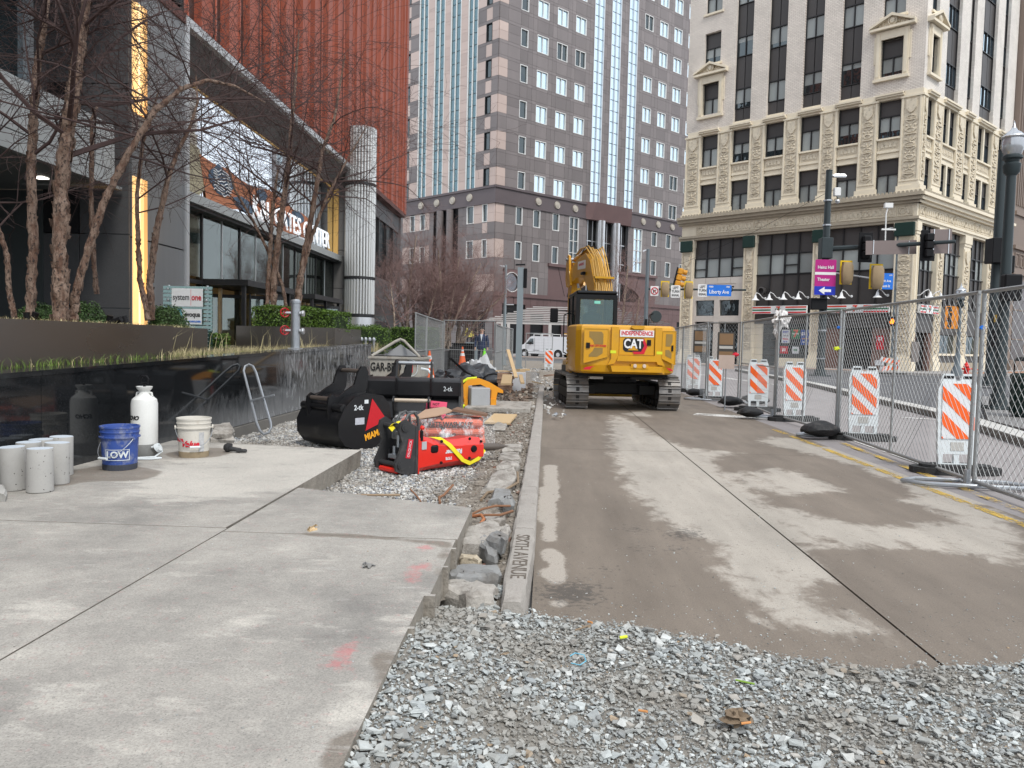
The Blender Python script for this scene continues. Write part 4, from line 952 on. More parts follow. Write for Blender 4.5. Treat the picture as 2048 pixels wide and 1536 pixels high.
# ground floor bays
m_rbrick=brickmat('dark_red_brick',CL,(.14,.055,.04),(.2,.16,.14))
def gbox(F,u0,u1,z0,z1,mat,d0=-.4,d1=-.2,name='shopfront_panel'): return wallbox(F,u0,u1,z0,z1,mat,d0,d1,name)
gbox(CL,6.85,11.25,3.3,4.02,m_panel); gbox(CL,1.3,5.95,3.0,4.02,m_panel,-.4,-.05); gbox(CR,.55,3.65,2.75,4.02,m_panel,-.4,-.05)
# left shop bay: grey door, poster window on brick plinth
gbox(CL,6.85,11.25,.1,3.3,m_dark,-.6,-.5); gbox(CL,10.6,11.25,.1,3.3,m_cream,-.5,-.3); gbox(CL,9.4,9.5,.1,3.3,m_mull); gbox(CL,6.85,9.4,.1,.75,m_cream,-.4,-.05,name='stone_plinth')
gbox(CL,9.55,10.55,.15,3.2,m_winB,-.45,-.42,name='door'); gbox(CL,6.9,9.4,.8,3.25,m_winB,-.42,-.38,name='shop_window')
def poster(F,u,z,w_,h_,mat,lab,txt=None,tm=None,d=-.3,sz=.2,txts=None):
    mb=MB(); F.box(mb,u-w_/2,u+w_/2,z-h_/2,z+h_/2,d-.02,d); o=mb.build('poster',mat); o.matrix_basis=T(*cb.location); tag(o,lab,'poster')
    mm=Matrix(((-1,0,0,0),(0,0,1,0),(0,1,0,0),(0,0,0,1)))
    for (t,s_,du,dz,m_) in (txts or []): put('print',text_mesh(t,s_,m_,.002,bold=s_*.04),o,F.at(u-du,z+dz,d+.003)@mm)
    return o
m_pwh=M('poster_white',(.6,.62,.65),.5); m_prd=M('poster_red',(.5,.015,.03),.5); m_pbl=M('poster_blue',(.03,.09,.35),.5)
poster(CL,8.75,2.35,.62,1.0,m_pwh,'white price poster at the left of the store window','',txts=[('HOT',.2,0,.32,m_dblue),('2 for $3',.12,0,.05,m_txtk),('PIZZA',.16,0,-.2,m_txtr),('$5.99',.14,0,-.4,m_dblue)])
poster(CL,8.85,1.35,.6,.55,m_prd,'red poster low in the store window','',txts=[('$1',.3,0,0,m_txtw)])
poster(CL,8.0,2.55,.62,.72,m_green,'green and white poster with a large red 7','',txts=[('7',.72,0,0,m_sor),('ELEVEN',.14,0,0,m_txtw)])
poster(CL,7.95,1.35,.5,.5,m_pwh,'small white poster low in the store window','',txts=[('24h',.2,0,0,m_green)])
poster(CL,7.3,2.3,.6,1.1,m_pbl,'blue poster beside the store window edge','',txts=[('$1',.3,-.1,.25,m_txtw),('COFFEE',.12,0,-.1,m_txty),('DEAL',.12,0,-.35,m_txtw)])
# right bay of the left face: brick piers, glass doors
gbox(CL,1.3,5.95,.1,3.0,m_dark,-.9,-.8); gbox(CL,4.6,5.95,.1,3.0,m_rbrick,-.4,-.1,name='brick_pier'); gbox(CL,1.3,2.5,.1,3.0,m_rbrick,-.4,-.1,name='brick_pier')
for u0,u1 in((2.6,3.5),(3.55,4.5)):
    gbox(CL,u0,u1,.15,2.9,m_winB,-.6,-.56,name='glass_door')
mb=MB()
for u in(2.5,3.5,4.5): CL.box(mb,u,u+.08,.1,3.0,-.6,-.5)
CL.box(mb,2.5,4.58,2.3,2.38,-.6,-.5); mb.build('door_frame',m_mull,cb)
poster(CL,1.95,2.0,.5,.95,m_prd,'red and white price poster on the brick pier beside the corner','',d=-.05,txts=[('$3',.3,0,.25,m_txtw)])
gbox(CL,1.6,2.2,.45,.8,m_pwh,-.08,-.05,name='notice')
# bay 3: cream panels, name sign, dark windows
m_tile=M('pinkish_cream_tile',(.55,.50,.45),.6,var=.08,orand=.05)
for i in range(4):
    u0=12.25+4.4*i/4; wallbox(CL,u0+.01,u0+1.09,5.15,5.5,m_tile,-.4,-.12,name='tile'); wallbox(CL,u0+.01,u0+1.09,6.45,6.93,m_tile,-.4,-.12,name='tile')
wallbox(CL,12.25,12.9,5.5,6.45,m_tile,-.4,-.12,name='tile'); wallbox(CL,16.0,16.65,5.5,6.45,m_tile,-.4,-.12,name='tile')
wallbox(CL,12.9,16.0,5.5,6.45,m_tile,-.4,-.16,name='name_panel')
CL.text('FLOWERS',15.75-1.3,5.98,.6,m_txtk,d=-.15,shear=.3,bold=.02)
wallbox(CL,14.25,14.7,.1,5.15,m_tile,-.4,-.12,name='tile_pier'); wallbox(CL,12.25,12.55,.1,5.15,m_tile,-.4,-.12,name='tile_pier'); wallbox(CL,16.4,16.65,.1,5.15,m_tile,-.4,-.12,name='tile_pier')
for a,b_ in((12.55,14.25),(14.7,16.4)):
    wallbox(CL,a,b_,3.95,5.1,m_winB,-.36,-.32,name='shop_window'); wallbox(CL,a,b_,3.45,3.92,m_tile,-.4,-.14,name='tile')
    wallbox(CL,a,b_,.1,3.45,m_dark,-.5,-.4,name='doorway'); wallbox(CL,a+.1,b_-.1,.9,2.9,m_winB,-.36,-.33,name='shop_window')
CL.text('MIDTOWN',15.55,3.12,.26,m_txtw,d=-.3); CL.text('FLORAL',15.55,2.88,.14,m_txtw,d=-.3)
# right face ground bays
for bi,(a,b_) in enumerate(bays(PR)):
    if bi==0:
        gbox(CR,a,b_,.1,2.75,m_dark,-.9,-.8); gbox(CR,a,a+.5,.1,2.75,m_rbrick,-.4,-.1,name='brick_pier'); gbox(CR,b_-.5,b_,.1,2.75,m_rbrick,-.4,-.1,name='brick_pier'); gbox(CR,a+.5,b_-.5,.5,2.7,m_winB,-.5,-.46,name='shop_window')
    else:
        gbox(CR,a,b_,2.7,4.55,m_panel,-.4,-.2); gbox(CR,a,b_,.1,.7,m_creamdk,-.4,-.02,name='stone_plinth'); gbox(CR,a,b_,.7,1.2,m_panel,-.4,-.2); gbox(CR,a,b_,1.2,1.35,m_cream,-.4,-.05,name='sill')
        for i in range(2):
            u0=a+(b_-a)*i/2; gbox(CR,u0+.05,u0+(b_-a)/2-.05,1.35,2.65,m_winB,-.4,-.36,name='shop_window')
# grey plywood sheet on the corner pier
mb=MB(); CR.box(mb,-.02,1.15,.75,2.1,.1,.13); o=mb.build('plywood_sheet',M('grey_board',(.17,.15,.14),.7)); o.matrix_basis=T(*cb.location); tag(o,'grey boarded panel fixed on the corner pier base','panel')
# ================= BROWN BUILDING at the right edge =================
bb=thing('stone_building','brown stone building with carved key pattern at the far right edge','building',(cC[0]+17.6*dr[0],cC[1]+17.6*dr[1],.0))
m_bst=M('brown_limestone',(.22,.17,.14),.7,var=.15,vs=.6,orand=.05)
BB=Fac(bb,(cC[0],cC[1]),46.5,'R')
for z0,z1,d in((0.1,.9,.75),(.9,7.9,.4),(7.9,8.3,.6),(8.3,9.9,.42),(9.9,10.2,.65),(10.2,12.6,.45),(12.6,12.9,.6),(12.9,40,.4)):
    mb=MB(); BB.box(mb,17.6,40,z0,z1,-6,d); mb.build('stone_course',m_bst,bb)
for i in range(14):
    u=18.2+i*1.15; mb=MB()
    for (a,b_,c,d) in((0,.95,9.55,9.65),(0,.09,8.55,9.55),(.86,.95,8.55,9.55),(.25,.86,8.55,8.64),(.25,.34,8.64,9.25),(.25,.65,9.25,9.34)): BB.box(mb,u+a,u+b_,c,d,.42,.50)
    mb.build('key_pattern',m_bst,bb,kind=None)
mb=MB()
for i in range(50): BB.box(mb,17.9+i*.45,17.9+i*.45+.2,13.4,38,.4,.5)
mb.build('fluting',m_bst,bb,kind='stuff')
m_dbg=M('dark_brown_glass',(.05,.032,.028),.3)
for i in range(4):
    mb=MB(); BB.box(mb,18.6+i*4,21.8+i*4,1,7.5,.38,.43); mb.build('dark_window',m_dbg,bb)
    for z in(2.6,5): mb=MB(); BB.box(mb,18.6+i*4,21.8+i*4,z,z+.1,.43,.5); mb.build('window_bar',m_bst,bb)
# ================= RED STEEL OFFICE BUILDING =================
rb=thing('red_office_building','rust red finned office building with grey portal and glass lobby on the left','building',(-8.5,17,0))
RBX,RBY=-8.5,17.
def rbx(name,x0,x1,y0,y1,z0,z1,mat,bev=0,root=rb,kind=None,par=None):
    return MB(T(-RBX,-RBY,0)).box(x0,x1,y0,y1,z0,z1,bev=bev).build(name,mat,par or root,kind=kind)
XF=-8.5; ZB=8.75
# fins
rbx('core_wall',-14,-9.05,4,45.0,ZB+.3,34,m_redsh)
m_finwin=glass('fin_window_glass',(.62,.70,.74),.03,.45,(.02,.022,.025),wob=.2)
fp=MB().prism([(-.24,0),(0,.0),(0,.66),(-.03,.70),(-.24,.70)],0,25,'z').mesh('fin',m_redst)
k=0; y=5.2
gp=MB().box(0,.02,0,.50,0,2.2).mesh('pane',m_finwin); gpw=MB().box(0,.02,0,.50,0,2.2).mesh('pane',m_winA)
while y<44.3:
    f=put('fin',fp,rb,T(XF-RBX-(.05 if k%2 else 0),y-RBY,ZB+rnd.uniform(-.01,.01)))
    if y>11:
        for j in range(5):
            z=ZB+.7+j*3.6
            if z>12+(y-11)*.6: break
            put('window_pane',gpw if (k*3+j)%4==0 else gp,rb,T(-8.73-RBX,y+.85-RBY,z+.8))
    y+=1.5; k+=1
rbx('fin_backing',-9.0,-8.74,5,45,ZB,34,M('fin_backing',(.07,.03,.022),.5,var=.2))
y=5.2
# edge angle strips on the fins
ep=MB().box(-.0,.035,.0,.05,0,25).mesh('fin_edge',M('light_red_edge',(.36,.10,.06),.45,var=.1))
while y<44.3: put('fin_edge',ep,rb,T(XF+.0-RBX,y+.62-RBY,ZB)); y+=1.5
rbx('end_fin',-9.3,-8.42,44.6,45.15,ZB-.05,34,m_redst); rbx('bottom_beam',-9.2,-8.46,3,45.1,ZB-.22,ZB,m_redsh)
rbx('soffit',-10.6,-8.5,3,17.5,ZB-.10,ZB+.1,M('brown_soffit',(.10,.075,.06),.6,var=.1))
# portal : silver edge, lined reveal
m_reveal=M('grey_stone_reveal',(.12,.115,.11),.5,var=.1,fine=.2,orand=.05)
rbx('portal_edge',-8.62,-8.44,17.7,17.85,.3,8.72,m_silver); rbx('portal_edge',-8.62,-8.44,17.85,33.3,8.52,8.72,m_silver)
for i in range(8):
    MB(T(-RBX,-RBY,0)).prism([(-8.62,8.5),(-8.62,8.62),(-9.5,8.3),(-9.5,7.86),(-9.36,7.84)],17.86+i*1.93,17.84+(i+1)*1.93,'y').build('soffit_panel',m_reveal,rb)
rbx('reveal_wall',-9.6,-8.62,17.72,17.85,.3,8.5,m_graymet)
for i in range(5): rbx('reveal_panel',-9.6,-8.62,33.1,33.3,.3+i*1.64,.28+(i+1)*1.64,m_reveal)
m_gold=M('lit_gold_strip',(.45,.27,.08),.5,emit=.16)
rbx('cove_light',-9.34,-9.30,18.2,32.9,7.80,7.84,m_gold)
rbx('cove_light',-9.3,-9.1,33.0,33.08,4.9,7.8,m_gold)
# far pier between glass and column, in grey panels
for i in range(6): rbx('pier_panel',-9.4,-8.55,33.32,35.6,.3+i*1.4,.285+(i+1)*1.4,m_graymet)
rbx('glass_return',-10.5,-9.42,33.3,35.6,.3,8.5,m_graymet)
# upper glass: large reflective panes, with the building opposite painted on as a reflection
XG=-9.35
m_up=glass('lobby_upper_glass',(.92,.96,1.0),.02,.80,(.10,.105,.11),trans=.3)
m_low=glass('lobby_lower_glass',(.60,.66,.64),.03,.16,(.05,.055,.05),trans=.80)
ys=[17.86+i*2.54 for i in range(7)]
for i in range(6):
    MB(T(XG-RBX,ys[i]+.03-RBY,4.97)@RY(R(-.3))).box(0,.03,0,ys[i+1]-ys[i]-.06,0,2.98).build('glass_pane',m_up,rb); rbx('mullion',XG-.1,XG+.06,ys[i+1]-.04,ys[i+1]+.04,.3,4.66,m_mull)
for i in range(12):
    y0=17.86+i*1.27; rbx('glass_pane',XG,XG+.03,y0+.02,y0+1.25,2.95 if i<2 or i>9 else 2.88,4.64,m_low)
    if i in(0,1,5,6,10,11): rbx('glass_pane',XG,XG+.03,y0+.02,y0+1.25,.3,2.65,m_low)
    rbx('mullion',XG-.05,XG+.05,y0-.02,y0+.02,.3,4.64,m_silver)
rbx('transom',XG-.12,XG+.10,17.86,33.1,2.76,2.86,m_mull)
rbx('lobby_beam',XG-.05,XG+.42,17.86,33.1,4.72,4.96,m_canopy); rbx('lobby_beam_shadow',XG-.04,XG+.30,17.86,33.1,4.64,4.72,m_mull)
# lobby interior
m_lob=M('lobby_stone_wall',(.34,.27,.20),.5,var=.2,vs=.6)
rbx('lobby_wall',-18.2,-18,17,36,0,8.5,m_lob); rbx('lobby_floor',-18,XG,17,36,.2,.28,m_graystone); rbx('lobby_ceiling',-18,XG-.1,17,36,4.66,4.74,M('lobby_ceiling',(.24,.22,.19),.7)); rbx('lobby_wall',-18,-9.6,35.9,36,0,8.5,m_lob); rbx('lobby_wall',-18,-9.7,16.9,17.0,0,8.5,m_lob)
for i,(x,y) in enumerate([(-12.5,19),(-14,21),(-12.5,22.5),(-13,25),(-15,24),(-12.6,28),(-14.5,29)]): rbx('ceiling_light',x-.15,x+.15,y-.12,y+.12,4.63,4.655,M('warm_lit_lamp_%d'%i,(1,.78,.4),.5,emit=130))
m_mur=M('mirrored_orange',(.40,.14,.06),.5,var=.15,vs=3); m_reflb=M('mirrored_navy',(.05,.09,.14),.5,var=.2); m_reflk=M('mirrored_khaki',(.34,.30,.20),.6,var=.15)  # colours of the reflection painted on the panes
# reflection of the building opposite painted on the panes; white lettering is the lobby's own
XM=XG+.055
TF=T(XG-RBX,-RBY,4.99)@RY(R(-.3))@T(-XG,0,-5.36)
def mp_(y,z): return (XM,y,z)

def reflpoly(pts,mat,off,name): 
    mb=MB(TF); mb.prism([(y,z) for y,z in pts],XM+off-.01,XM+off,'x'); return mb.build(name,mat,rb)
reflpoly([(17.9,5.4),(20.1,5.4),(20.9,5.9),(20.2,6.7),(17.9,6.75)],m_reflk,.0,'reflection_patch')
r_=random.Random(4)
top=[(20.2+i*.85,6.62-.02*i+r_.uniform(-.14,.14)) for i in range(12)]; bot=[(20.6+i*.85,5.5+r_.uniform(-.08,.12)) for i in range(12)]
reflpoly(top+bot[::-1],m_mur,.015,'reflection_field')
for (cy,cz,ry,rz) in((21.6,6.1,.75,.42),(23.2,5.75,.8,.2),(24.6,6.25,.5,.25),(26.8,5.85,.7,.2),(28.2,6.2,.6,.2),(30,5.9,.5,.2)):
    reflpoly([(cy+ry*math.cos(t)*(1+r_.uniform(-.25,.25)),cz+rz*math.sin(t)*(1+r_.uniform(-.2,.2))) for t in np.linspace(0,6.1,14)],m_reflb,.03,'reflection_blot')
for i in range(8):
    z=5.78+i*.085; mb=MB(TF); mb.tube([(XM+.045,21.0+j*.13,z+.05*math.sin(j*.9+i*.5)+.03*math.sin(j*2.1)) for j in range(10)],.013,4); mb.build('reflection_wave',m_txtw,rb)
m_lit=M('white_lit_letters',(.8,.82,.84),.4,emit=.35)
text('K&L GATES CENTER',.92,m_lit,rb,TF@T(XG+.14,27.9,5.80)@RZ(R(90))@FRONT,ext=.02,bold=0,sx=1.02)
# revolving doors
for y0,y1 in((20.4,24.2),(26.4,30.0)):
    c=(y0+y1)/2; o=rbx('door_canopy',XG-.2,XG+1.3,y0,y1,2.76,2.92,m_mull)
    for yy in(y0+.05,y1-.15,c-.1): rbx('door_post',XG+1.1,XG+1.2,yy,yy+.1,.28,2.76,m_mull)
    for i in range(4):
        a=R(25+i*90); mb=MB(T(XG+.55-RBX,c-RBY,.3)@RZ(a)); mb.box(.05,1.1,-.02,.02,0,.1); mb.box(.05,1.1,-.02,.02,2.2,2.3); mb.box(1.02,1.1,-.02,.02,.1,2.2); mb.build('door_wing',m_mull,rb)
        MB(T(XG+.55-RBX,c-RBY,.3)@RZ(a)).box(.05,1.02,-.006,.006,.1,2.2).build('door_glass',m_low,rb)
# lit sculpture-like pleated curtain in the lobby
mb=MB(T(-12.4-RBX,23.6-RBY,.3))
for i in range(6): mb.tube([(0,-.35+i*.14,z) for z in np.linspace(.0,3.9,8)],[.05+.03*math.sin(z*3+i) for z in np.linspace(0,3,8)],6)
mb.build('pleated_hanging',M('lit_cream_cloth',(.75,.70,.5),.6,emit=.5),rb)
# grey pier left of the portal
for i,(z0,z1) in enumerate(((.3,3.35),(3.38,6.2),(6.23,8.0),(8.03,11.5))):
    rbx('metal_panel',-9.5,-8.5,15.45,17.68,z0,z1,m_graymet)
for i,(z0,z1) in enumerate(((.3,1.9),(1.92,3.4),(3.42,4.9),(4.92,6.4),(6.42,8.0),(8.02,9.6),(9.62,11.2))):
    rbx('granite_panel',-9.55,-8.53,15.38,15.43,z0,z1,m_graystone); rbx('granite_panel',-10.3,-9.57,15.36,15.43,z0,z1 if z0<2 else z1,m_graystone if z0<3.3 or z0>5 else m_dark)
# warm uplights on the pier corner: real lamps
def spot(x,y,z,tx,ty,tz,e,col,sz=55,blend=.5,r=.05):
    l=bpy.data.lights.new('uplight','SPOT'); l.energy=e; l.color=col; l.spot_size=R(sz); l.spot_blend=blend; l.shadow_soft_size=r
    o=bpy.data.objects.new('uplight',l); COL.objects.link(o); o.location=(x,y,z); d=Vector((x-tx,y-ty,z-tz)); o.rotation_euler=d.to_track_quat('Z','Y').to_euler(); return o
W_=(1,.52,.12)
m_goldglint=M('warm_lamp_glint',(1,.60,.24),.4,emit=.5,var=.35,vs=.9)  # warm lamp reflections on the brushed steel, drawn as glowing strips
m_goldc=M('warm_glint_core',(1,.70,.36),.4,emit=.95,var=.25,vs=.9); m_golde=M('warm_glint_edge',(.8,.42,.14),.4,emit=.30,var=.4,vs=.7)
for z0,z1 in((.6,4.6),(5.9,8.1)): rbx('lamp_glint_strip',-8.5,-8.47,15.46,15.64,z0,z1,m_goldglint); rbx('lamp_glint_strip',-8.5,-8.47,15.64,15.72,z0,z1,m_goldc); rbx('lamp_glint_strip',-8.5,-8.47,15.72,15.86,z0,z1,m_goldglint); rbx('lamp_glint_strip',-8.5,-8.47,15.86,16.0,z0,z1,m_golde)
spot(-7.9,15.7,1.7,-8.6,15.9,4.5,60,W_,60); spot(-7.9,15.7,4.7,-8.6,15.9,8.5,40,W_,60)
# upper grey wall with windows, white pole-like joint
rbx('upper_wall',-10.4,-10.2,2,15.4,5.4,14,m_graystone)
for i in range(4):
    rbx('upper_window',-10.2,-10.16,5.0+i*2.6,6.8+i*2.6,5.6,13,m_winB); rbx('window_post',-10.18,-10.05,6.8+i*2.6,6.95+i*2.6,5.4,13,m_silver)
# canopy
for i in range(4):
    y0=4.2+i*2.63
    for z0,z1 in((4.25,4.55),(4.57,5.1),(5.12,5.42)): rbx('fascia_panel',-8.62,-8.5,y0+.01,y0+2.62,z0,z1,m_canopy)
rbx('canopy_end',-10.3,-8.5,14.73,14.82,4.25,5.42,m_canopy); rbx('canopy_roof',-10.3,-8.62,4.2,14.73,5.2,5.35,m_canopy); rbx('canopy_soffit',-13,-8.62,4.2,15.3,4.27,4.33,M('canopy_soffit',(.20,.215,.22),.5))
for y in(10.5,12.4,14.0): rbx('downlight',-9.6,-9.4,y,y+.2,4.245,4.27,M('soft_downlight_%d'%int(y),(1,.95,.85),.5,emit=1.5))
for i in range(4): rbx('dark_wall_panel',-15.0+i*1.18,-13.84+i*1.18,15.32,15.40,.3,4.25,M('dark_green_grey_metal',(.075,.085,.085),.38,metal=.5,var=.1,vs=.5) if i==0 else MATS['dark_green_grey_metal'])
rbx('dark_side_wall',-13.6,-13.4,3,15.3,.3,4.25,MATS['dark_green_grey_metal'])
# grey base wall beyond the column
for i in range(5):
    y0=36+i*1.85; rbx('base_panel',-9.1,-8.8,y0,y0+1.83,.3,3.2,m_graystone); rbx('base_panel',-9.1,-8.8,y0,y0+1.83,3.22,4.6,m_graymet); rbx('base_window',-9.05,-8.9,y0,y0+1.7,4.62,7.6,m_winB); rbx('window_post',-9.05,-8.78,y0+1.72,y0+1.83,4.62,7.6,m_mull); rbx('base_panel',-9.1,-8.8,y0,y0+1.83,7.62,8.5,m_graystone)
rbx('end_pier',-9.6,-8.7,45.0,45.6,.3,8.6,m_graymet)
rbx('lower_shop_window',-9.0,-8.78,38,42,.5,2.6,m_winB)
rbx('building_core',-30,-18.3,0,46,0,34,m_dark); rbx('building_core',-18.3,-14,0,46,8.7,34,m_dark); rbx('building_core',-18.3,-9.2,36.1,45.8,0,8.7,m_dark)
# terrace behind the black wall
MB().box(-30,-4.2,-2,60,.0,.98).build('terrace',m_graystone,kind='structure')
# fluted column
cp=AT(718,640,33.0)
fc=thing('fluted_column','tall ribbed silver column standing at the end of the lobby portal','column',(cp[0],33,0.98))
m_flute=M('ribbed_polished_steel',(.62,.62,.60),.35,metal=.7,var=.04,fine=0)
MB().lathe([(.66,0),(.66,1.35)],28).build('base_drum',m_silver,fc,smooth=True)
pr=MB().lathe([(.6,1.35),(.6,9.3)],24).build('core',m_mull,fc,smooth=True)
mb=MB()
for i in range(30):
    a=2*math.pi*i/30
    p=(.60*math.cos(a),.60*math.sin(a)); r2=MB().cyl((p[0],p[1],1.4),(p[0],p[1],9.35),.055,n=8)
    r2.build('rib',m_flute,fc,smooth=True)
for z in(1.36,2.95,6.9): MB().lathe([(.64,0),(.67,.02),(.67,.12),(.64,.14)],28,fr=T(0,0,z)).build('ring',m_mull,fc)
# ================= BLACK GRANITE WALL =================
m,N,L,b=nodes('polished_black_granite')
pos=N.new('ShaderNodeNewGeometry').outputs['Position']; sx=N.new('ShaderNodeSeparateXYZ'); L.new(pos,sx.inputs[0])
n1=noise(N,L,pos,140,2,.5); 
wv=noise(N,L,pos,3.2,3,.5,out='Color'); mp=N.new('ShaderNodeVectorMath'); mp.operation='ADD'; L.new(pos,mp.inputs[0]); L.new(wv,mp.inputs[1])
str_=noise(N,L,pos,1.9,5,.62,stretch=(1,1.3,.8),dist=3.2); str2=noise(N,L,pos,5,6,.75,stretch=(1,2.4,.30),dist=1.2)
ymask=ramp(N,L,sx.outputs['Y'],11.2,12.0); low=ramp(N,L,mth(N,L,'ADD',sx.outputs['Z'],mth(N,L,'MULTIPLY',str_,.5)),.95,.45)
sm=mth(N,L,'MULTIPLY',ymask,mth(N,L,'ADD',mth(N,L,'MULTIPLY',ramp(N,L,str_,.40,.64),.38),mth(N,L,'MULTIPLY',ramp(N,L,str2,.48,.66),.42)),clamp=True)
dust=mth(N,L,'MULTIPLY',low,mth(N,L,'MULTIPLY_ADD',ramp(N,L,sx.outputs['Y'],7.5,10.5),.42,.06)); sm=mth(N,L,'MAXIMUM',sm,dust)
c=mixc(N,L,sm,mixc(N,L,ramp(N,L,n1,.55,.75),(.010,.011,.012),(.03,.03,.032)),(.42,.43,.44)); L.new(c,b.inputs['Base Color'])
L.new(mth(N,L,'MULTIPLY_ADD',sm,.5,.05,clamp=True),b.inputs['Roughness']); b.inputs['Specular IOR Level'].default_value=.28
m_blkwall=m
bw=thing('granite_wall','long polished black granite retaining wall smeared with white slurry towards its far end','wall',(-4.04,1,0))
ztop=lambda y:1.085+(y-5.7)*.0172
yy=[-.5,2.2,4.1,5.98,7.86,9.74,11.62,13.5,15.38,17.6]
for i in range(len(yy)-1):
    y0,y1=yy[i]+.003,yy[i+1]-.003; x0,x1=-4.34,-4.04
    MB(T(4.04,-1,0)).add([(x0,y0,.22),(x1,y0,.22),(x1,y1,.22),(x0,y1,.22),(x0,y0,ztop(y0)-.045),(x1,y0,ztop(y0)-.045),(x1,y1,ztop(y1)-.045),(x0,y1,ztop(y1)-.045)],[(0,3,2,1),(4,5,6,7),(0,1,5,4),(1,2,6,5),(2,3,7,6),(3,0,4,7)]).build('stone_slab',m_blkwall,bw)
    x0,x1=-4.36,-4.03
    MB(T(4.04,-1,0)).add([(x0,y0,ztop(y0)-.042),(x1,y0,ztop(y0)-.042),(x1,y1,ztop(y1)-.042),(x0,y1,ztop(y1)-.042),(x0,y0,ztop(y0)),(x1,y0,ztop(y0)),(x1,y1,ztop(y1)),(x0,y1,ztop(y1))],[(0,3,2,1),(4,5,6,7),(0,1,5,4),(1,2,6,5),(2,3,7,6),(3,0,4,7)]).build('coping',m_blkwall,bw)
MB(T(4.04,-1,0)).box(-4.34,-4.0,8.05,17.6,.0,.21).build('footing',m_kerb,bw)
# ================= PLANTERS =================
m_plant=M('bronze_steel_planter',(.135,.120,.108),.30,metal=.75,var=.12,vs=.6,stretch=(1,1,2.5),fine=.03)
m_soil=M('straw_mulch',(.20,.15,.09),.95,var=.4,vs=12,fine=.3,bump=.6)
def planter(label,pts,z0,z1):
    c=pts[0]; o=thing('planter',label,'planter',(c[0],c[1],z0))
    n=len(pts); P_=[(p[0]-c[0],p[1]-c[1]) for p in pts]
    for i in range(n):
        a,b_=Vector(P_[i]),Vector(P_[(i+1)%n]); d=(b_-a).normalized(); q=Vector((-d.y,d.x))*.02
        MB().prism([tuple(a-q),tuple(b_-q),tuple(b_+q),tuple(a+q)],0,z1-z0,'z').build('side_panel',m_plant,o)
    MB().prism(P_,0,z1-z0-.06,'z').build('mulch',m_soil,o); return o
planter('large bronze steel planter with birches and round shrubs, nearest on the left',[(-4.5,3),(-4.5,9.05),(-7.6,9.05),(-7.6,3)],.98,1.50)
planter('shorter bronze planter section beside the white company sign',[(-5.0,9.1),(-5.02,11.15),(-7.9,11.3),(-7.9,9.1)],.98,1.50)
planter('bronze steel planter with three birch stems behind the silver standpipe',[(-4.45,15.9),(-6.5,15.9),(-6.5,18.2),(-4.45,18.2)],.98,1.62)
# ================= TREES, SHRUBS, HEDGES =================
def barkmat(name,c1,c2,c3,bs=9):
    m,N,L,b=nodes(name); pos=N.new('ShaderNodeNewGeometry').outputs['Position']
    n=noise(N,L,pos,bs,5,.7,stretch=(1,1,.35)); n2=noise(N,L,pos,bs*3.1,4,.7,stretch=(1,1,.6))
    c=mixc(N,L,ramp(N,L,n,.42,.56),c1,c2); c=mixc(N,L,ramp(N,L,n2,.52,.62),c,c3); L.new(c,b.inputs['Base Color']); b.inputs['Roughness'].default_value=.85
    bn=N.new('ShaderNodeBump'); bn.inputs['Strength'].default_value=1; bn.inputs['Distance'].default_value=.03; L.new(mth(N,L,'ADD',n,mth(N,L,'MULTIPLY',n2,.5)),bn.inputs['Height']); L.new(bn.outputs[0],b.inputs['Normal']); return m
m_bark=barkmat('peeling_birch_bark',(.125,.068,.045),(.23,.16,.12),(.035,.023,.019),11)
m_bark2=barkmat('pale_brown_birch_bark',(.22,.16,.12),(.34,.27,.21),(.06,.04,.032),7)
m_twig=M('dark_twigs',(.062,.038,.035),.8,var=.3,vs=1.5,fine=0)
m_twig2=M('reddish_twigs',(.24,.155,.14),.85,var=.2,vs=1,fine=0)
def trunk_mb(mb,pts,rs_,seed,n=10,jit=.16,sub=10):
    r=random.Random(seed); P_=[]; Rr=[]
    for i in range(len(pts)-1):
        a,b_=Vector(pts[i]),Vector(pts[i+1])
        for k in range(sub):
            t=k/sub; P_.append(a.lerp(b_,t)+Vector((r.uniform(-1,1),r.uniform(-1,1),0))*rs_[i]*.12); Rr.append((rs_[i]*(1-t)+rs_[i+1]*t)*(1+r.uniform(-.1,.1)))
    P_.append(Vector(pts[-1])); Rr.append(rs_[-1]); b0=len(mb.v); mb.tube(P_,Rr,n)
    for q in range(b0,len(mb.v)):
        v=mb.v[q]; i=(q-b0)//n; c=P_[min(i,len(P_)-1)]; c=mb.fr@c if mb.fr is not None else c; f=1+r.uniform(-jit,jit); mb.v[q]=tuple(c+(Vector(v)-c)*f)
    return P_,Rr
def flakes(mb,P_,Rr,seed,n):
    r=random.Random(seed)
    for _ in range(n):
        i=r.randrange(1,len(P_)-1); a=r.uniform(0,6.28); rad=Rr[i]*1.0; c=P_[i]; d=Vector((math.cos(a),math.sin(a),0)); t=Vector((-d.y,d.x,0)); s_=r.uniform(.25,.7)*rad; h_=r.uniform(.5,1.6)*rad
        p=c+d*rad*.98; mb.add([p-t*s_-Vector((0,0,h_*.5)),p+t*s_-Vector((0,0,h_*.4)),p+t*s_+d*rad*.22+Vector((0,0,h_*.5)),p-t*s_+d*rad*.12+Vector((0,0,h_*.6))],[(0,1,2,3)])
